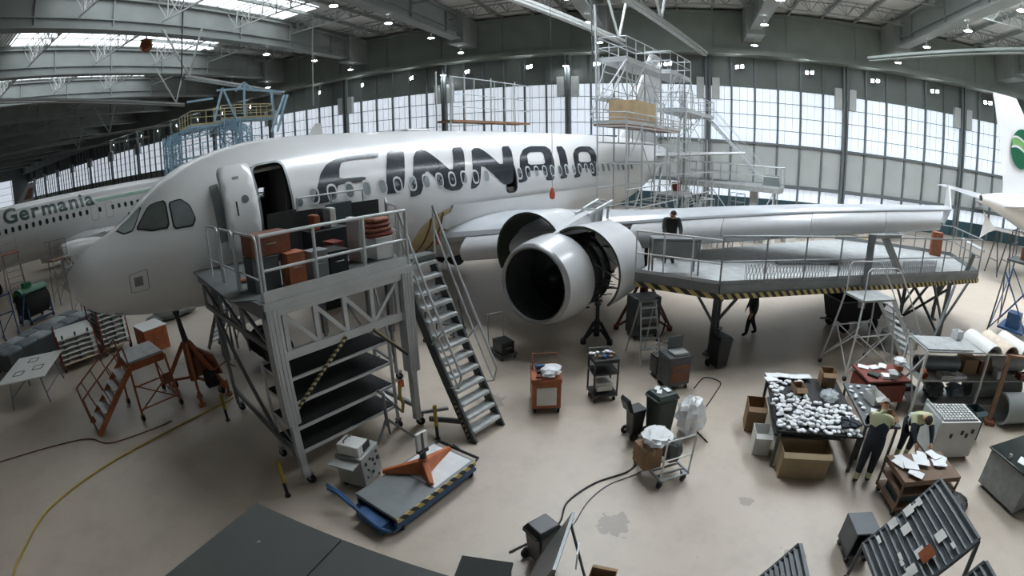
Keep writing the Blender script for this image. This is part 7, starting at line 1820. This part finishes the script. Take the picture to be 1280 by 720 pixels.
# ------------------------------------------------------------------ people
def person(label, loc, rz, J, mats_, hair='hair_dark', bulk=1.38):
    """J: joints -> (x, y, z, radius); one continuous skinned body, facing +x"""
    root = thing('person', label, 'person', loc, rz)
    names = list(J); idx = {n: i for i, n in enumerate(names)}
    bones = [('pelvis', 'belly', 'top'), ('belly', 'chest', 'top'), ('chest', 'neck', 'top'), ('neck', 'head', 'skin'), ('head', 'crown', 'skin')]
    for s in 'LR':
        bones += [('chest', 'shoulder' + s, 'top'), ('shoulder' + s, 'elbow' + s, 'top'), ('elbow' + s, 'wrist' + s, 'top'), ('wrist' + s, 'palm' + s, 'skin'),
                  ('pelvis', 'hip' + s, 'leg'), ('hip' + s, 'knee' + s, 'leg'), ('knee' + s, 'ankle' + s, 'leg'), ('ankle' + s, 'toe' + s, 'boot')]
    verts = [J[n][:3] for n in names]; radii = [J[n][3] * (1.0 if n in ('head', 'crown', 'neck') or n[:4] in ('palm', 'wris') else bulk) for n in names]; edges = [(idx[a], idx[b]) for a, b, m in bones]; emat = [m for a, b, m in bones]
    for s in 'LR':                                              # five fingers rooted in each palm
        w = V(*J['wrist' + s][:3]); p = V(*J['palm' + s][:3]); d = (p - w).normalized(); side = d.cross(V(0, 0, 1)); side = side.normalized() if side.length > .1 else V(0, 1, 0); dn = d.cross(side)
        if dn.z > 0: dn = -dn
        for k, (o, L_) in enumerate(((-.03, .07), (-.01, .08), (.01, .078), (.03, .065))):
            a = p + side * o + d * .02; b = a + d * L_ * .5 + dn * .01; c = b + d * L_ * .4 + dn * .03; i0 = len(verts)
            verts += [tuple(a), tuple(b), tuple(c)]; radii += [.011, .01, .008]; edges += [(idx['palm' + s], i0), (i0, i0 + 1), (i0 + 1, i0 + 2)]; emat += ['skin'] * 3
        a = p - d * .02 + side * .045 * (1 if s == 'L' else -1); b = a + d * .04 + side * .02 * (1 if s == 'L' else -1) + dn * .02; i0 = len(verts)
        verts += [tuple(a), tuple(b)]; radii += [.012, .009]; edges += [(idx['palm' + s], i0), (i0, i0 + 1)]; emat += ['skin'] * 2
    me = bpy.data.meshes.new('body'); me.from_pydata(verts, edges, []); ob = bpy.data.objects.new('body', me); COL.objects.link(ob)
    sk = ob.modifiers.new('Skin', 'SKIN'); sk.use_smooth_shade = True
    for i, v in enumerate(me.skin_vertices[0].data): v.radius = (radii[i], radii[i]); v.use_root = (i == idx['pelvis'])
    sb = ob.modifiers.new('Sub', 'SUBSURF'); sb.levels = 1; sb.render_levels = 1
    dg = bpy.context.evaluated_depsgraph_get(); m2 = bpy.data.meshes.new_from_object(ob.evaluated_get(dg))
    bpy.data.objects.remove(ob)
    order = ['skin', 'top', 'leg', 'boot', 'hivis', 'belt']
    for k in order: m2.materials.append(MATS[mats_[k]])
    E = [(V(*verts[a]), V(*verts[b]), m) for (a, b), m in zip(edges, emat)]
    chest, belly = V(*J['chest'][:3]), V(*J['belly'][:3])
    ax_ = (chest - belly).normalized()
    for f_ in m2.polygons:
        c = f_.center; best = None
        for a, b, m in E:
            ab = b - a; t = max(0, min(1, (c - a).dot(ab) / max(ab.length_squared, 1e-9))); dd = (c - a - ab * t).length
            if best is None or dd < best[0]: best = (dd, m, t, (a - V(*J['neck'][:3])).length < 1e-6)
        m = best[1]
        if m == 'skin' and best[3] and best[2] < .32: m = 'top'
        if m == 'top':
            h = (c - belly).dot(ax_) / (chest - belly).length
            arm = any((c - V(*J[k + s_][:3])).length < .15 for k in ('elbow', 'wrist') for s_ in 'LR')
            if h > .72 and not arm: m = 'hivis'
            elif (.0 < h < .14 or .5 < h < .6) and not arm: m = 'belt'
        if m == 'leg':
            hh = c.z
            if .12 < hh < .27: m = 'hivis'
        f_.material_index = order.index(m)
    m2.shade_smooth(); m2.name = 'body'
    body = bpy.data.objects.new('body', m2); COL.objects.link(body); body.parent = root
    h = V(*J['head'][:3]); cr_ = V(*J['crown'][:3]); up_ = (cr_ - h).normalized(); fw = V(*J['face'][:3]).normalized() if False else None
    # hair, nose and eyes follow the head's own axes
    nk = V(*J['neck'][:3]); fwd = V(1, 0, 0) - up_ * up_.x; fwd = fwd.normalized() if fwd.length > .2 else V(0, 0, -1); sd = up_.cross(fwd)
    mb = MB(); rings = []
    R_ = J['head'][3] * 1.12
    for i in range(7):
        t = i / 6 * 1.45; ring = []
        for k in range(16):
            a = 2 * PI * k / 16; back = .5 - .5 * cos(a)
            tt = t * (1 if back > .35 else .62); ring.append(h + up_ * (R_ * 1.15 * cos(tt)) + (fwd * cos(a) * R_ * 1.08 + sd * sin(a) * R_ * .98) * sin(tt) + up_ * .03)
        rings.append(ring)
    mb.loft(rings, caps=False); mb.build('hair', hair, root)
    mb = MB(); mb.ball(h + fwd * (R_ * .98) - up_ * .01, .016, .016, .02, 8, 6); mb.build('nose', 'skin', body)
    mb = MB()
    for s_ in (-1, 1): mb.ball(h + fwd * (R_ * .86) + sd * .035 * s_ + up_ * .025, .012, n=8, m=6)
    mb.build('eyes', 'black', body)
    mb = MB()
    for s_ in (-1, 1): mb.ball(h + sd * (R_ * .98 * s_), .02, .015, .03, 8, 6)
    mb.build('ears', 'skin', body)
    return root
CL = dict(skin='skin', top='navy_cloth', leg='navy_cloth', boot='boot_black', hivis='hi_vis', belt='reflective')
CL2 = dict(skin='skin', top='matt_black', leg='matt_black', boot='boot_black', hivis='matt_black', belt='matt_black')
def pose(lean=0.0, head=0.0, armL=None, armR=None, legs=None, H_=1.0):
    """a standing figure whose trunk leans forward by lean radians"""
    hip = V(0, 0, .93); d = V(sin(lean), 0, cos(lean)); n = V(-cos(lean), 0, sin(lean))
    J = {}
    def put(k, v, r): J[k] = (v.x, v.y, v.z, r)
    put('pelvis', hip + d * .02, .135); put('belly', hip + d * .2, .135); put('chest', hip + d * .42, .15); nk = hip + d * .56; put('neck', nk, .055)
    hd = V(sin(lean + head), 0, cos(lean + head)); put('head', nk + hd * .15, .088); put('crown', nk + hd * .24, .06)
    for s, y in (('L', 1), ('R', -1)):
        sh = hip + d * .47 + V(0, .19 * y, 0); put('shoulder' + s, sh, .068)
        A = armL if s == 'L' else armR
        if A is None: A = ((.02, .05, -.3), (.1, .02, -.26))
        e = sh + V(A[0][0], A[0][1] * y, A[0][2]); put('elbow' + s, e, .047); w = e + V(A[1][0], A[1][1] * y, A[1][2]); put('wrist' + s, w, .032); put('palm' + s, w + (w - e).normalized() * .075, .03)
        Lg = (legs or {}).get(s, ((0, 0), (0, 0)))
        put('hip' + s, V(0, .1 * y, .88), .1); put('knee' + s, V(Lg[0][0], .11 * y, .5 if len(Lg) < 3 else Lg[2]), .062); put('ankle' + s, V(Lg[1][0], .12 * y, .09), .045); put('toe' + s, V(Lg[1][0] + .15, .13 * y, .045), .04)
    return J
def crouch(*a):
    J = pose(*a); out = {}
    for k, (x, y, z, r) in J.items():
        if k[:-1] in ('ankle', 'toe'): out[k] = (x - .05, y, z, r)
        elif k[:-1] == 'knee': out[k] = (.3, y * 1.3, .48, r)
        elif k[:-1] == 'hip': out[k] = (-.12, y, .40, r)
        else: out[k] = (x - .1, y, z - .48, r)
    return out
person('person in navy clothes and hi-vis yoke, back turned, leaning over the narrow table', (8.78, -14.22, 0), rad(-4),
       pose(.3, .45, ((.16, .06, -.24), (.26, -.05, -.06)), ((.18, .05, -.22), (.24, -.08, -.08)), {'L': ((-.02, 0), (-.06, 0)), 'R': ((.06, 0), (.08, 0))}), CL, 'hair_grey')
person('person in hi-vis jacket bending head down between the bench cart and white cabinet', (10.08, -15.1, 0), rad(196),
       pose(.95, .5, ((.2, .04, -.22), (.2, -.05, -.14)), ((.22, .04, -.2), (.2, -.04, -.16)), {'L': ((.1, 0), (-.02, 0)), 'R': ((.08, 0), (.04, 0))}), CL, 'hair_dark')
person('person in dark clothes walking behind the wing dock, legs showing below it', (15.4, -10.35, 0), rad(120),
       pose(.05, 0, None, None, {'L': ((.16, 0), (.2, 0)), 'R': ((-.05, 0), (-.22, 0))}), CL2, 'hair_dark')
person('person in dark jacket at the engine end of the wing dock, head above the rail', (13.35, -8.0, WZ + .002), rad(-150),
       pose(.7, .1, ((.14, .05, -.24), (.22, -.05, -.1)), ((.14, .05, -.24), (.22, -.05, -.1))), CL2, 'hair_dark')
# ------------------------------------------------------------------ camera and light
f = V(cos(YAW) * cos(PIT), sin(YAW) * cos(PIT), -sin(PIT)); rt = V(sin(YAW), -cos(YAW), 0); up = rt.cross(f)
rt2 = rt * cos(ROL) + up * sin(ROL); up2 = up * cos(ROL) - rt * sin(ROL)
cam = bpy.data.cameras.new('camera'); co = bpy.data.objects.new('camera', cam); COL.objects.link(co)
Mx = Matrix(((rt2.x, up2.x, -f.x, CAM.x), (rt2.y, up2.y, -f.y, CAM.y), (rt2.z, up2.z, -f.z, CAM.z), (0, 0, 0, 1)))
co.matrix_world = Mx
cam.type = 'PANO'; cam.sensor_fit = 'HORIZONTAL'; cam.sensor_width = 36
cam.clip_end = 1000
cc = cam.cycles if hasattr(cam, 'cycles') else cam
cc.panorama_type = 'FISHEYE_LENS_POLYNOMIAL'
Fm = 608.43 * 36 / 1280
cc.fisheye_polynomial_k0 = 0; cc.fisheye_polynomial_k1 = -1 / Fm; cc.fisheye_polynomial_k2 = 0
cc.fisheye_polynomial_k3 = .0102 / Fm ** 3; cc.fisheye_polynomial_k4 = 0
cc.fisheye_fov = rad(200)
SC.camera = co
w = bpy.data.worlds.new('world'); SC.world = w; w.use_nodes = True
w.node_tree.nodes['Background'].inputs[0].default_value = (.85, .9, 1, 1); w.node_tree.nodes['Background'].inputs[1].default_value = 1.0
SC.view_settings.view_transform = 'Standard'; SC.view_settings.look = 'None'; SC.view_settings.gamma = 1; SC.view_settings.use_curve_mapping = False
SC.view_settings.exposure = EXPO
SC.cycles.max_bounces = 7; SC.cycles.diffuse_bounces = 4; SC.cycles.glossy_bounces = 3; SC.cycles.transparent_max_bounces = 12
SC.cycles.caustics_reflective = False; SC.cycles.caustics_refractive = False
SC.cycles.sample_clamp_indirect = 6
SC.cycles.use_denoising = True
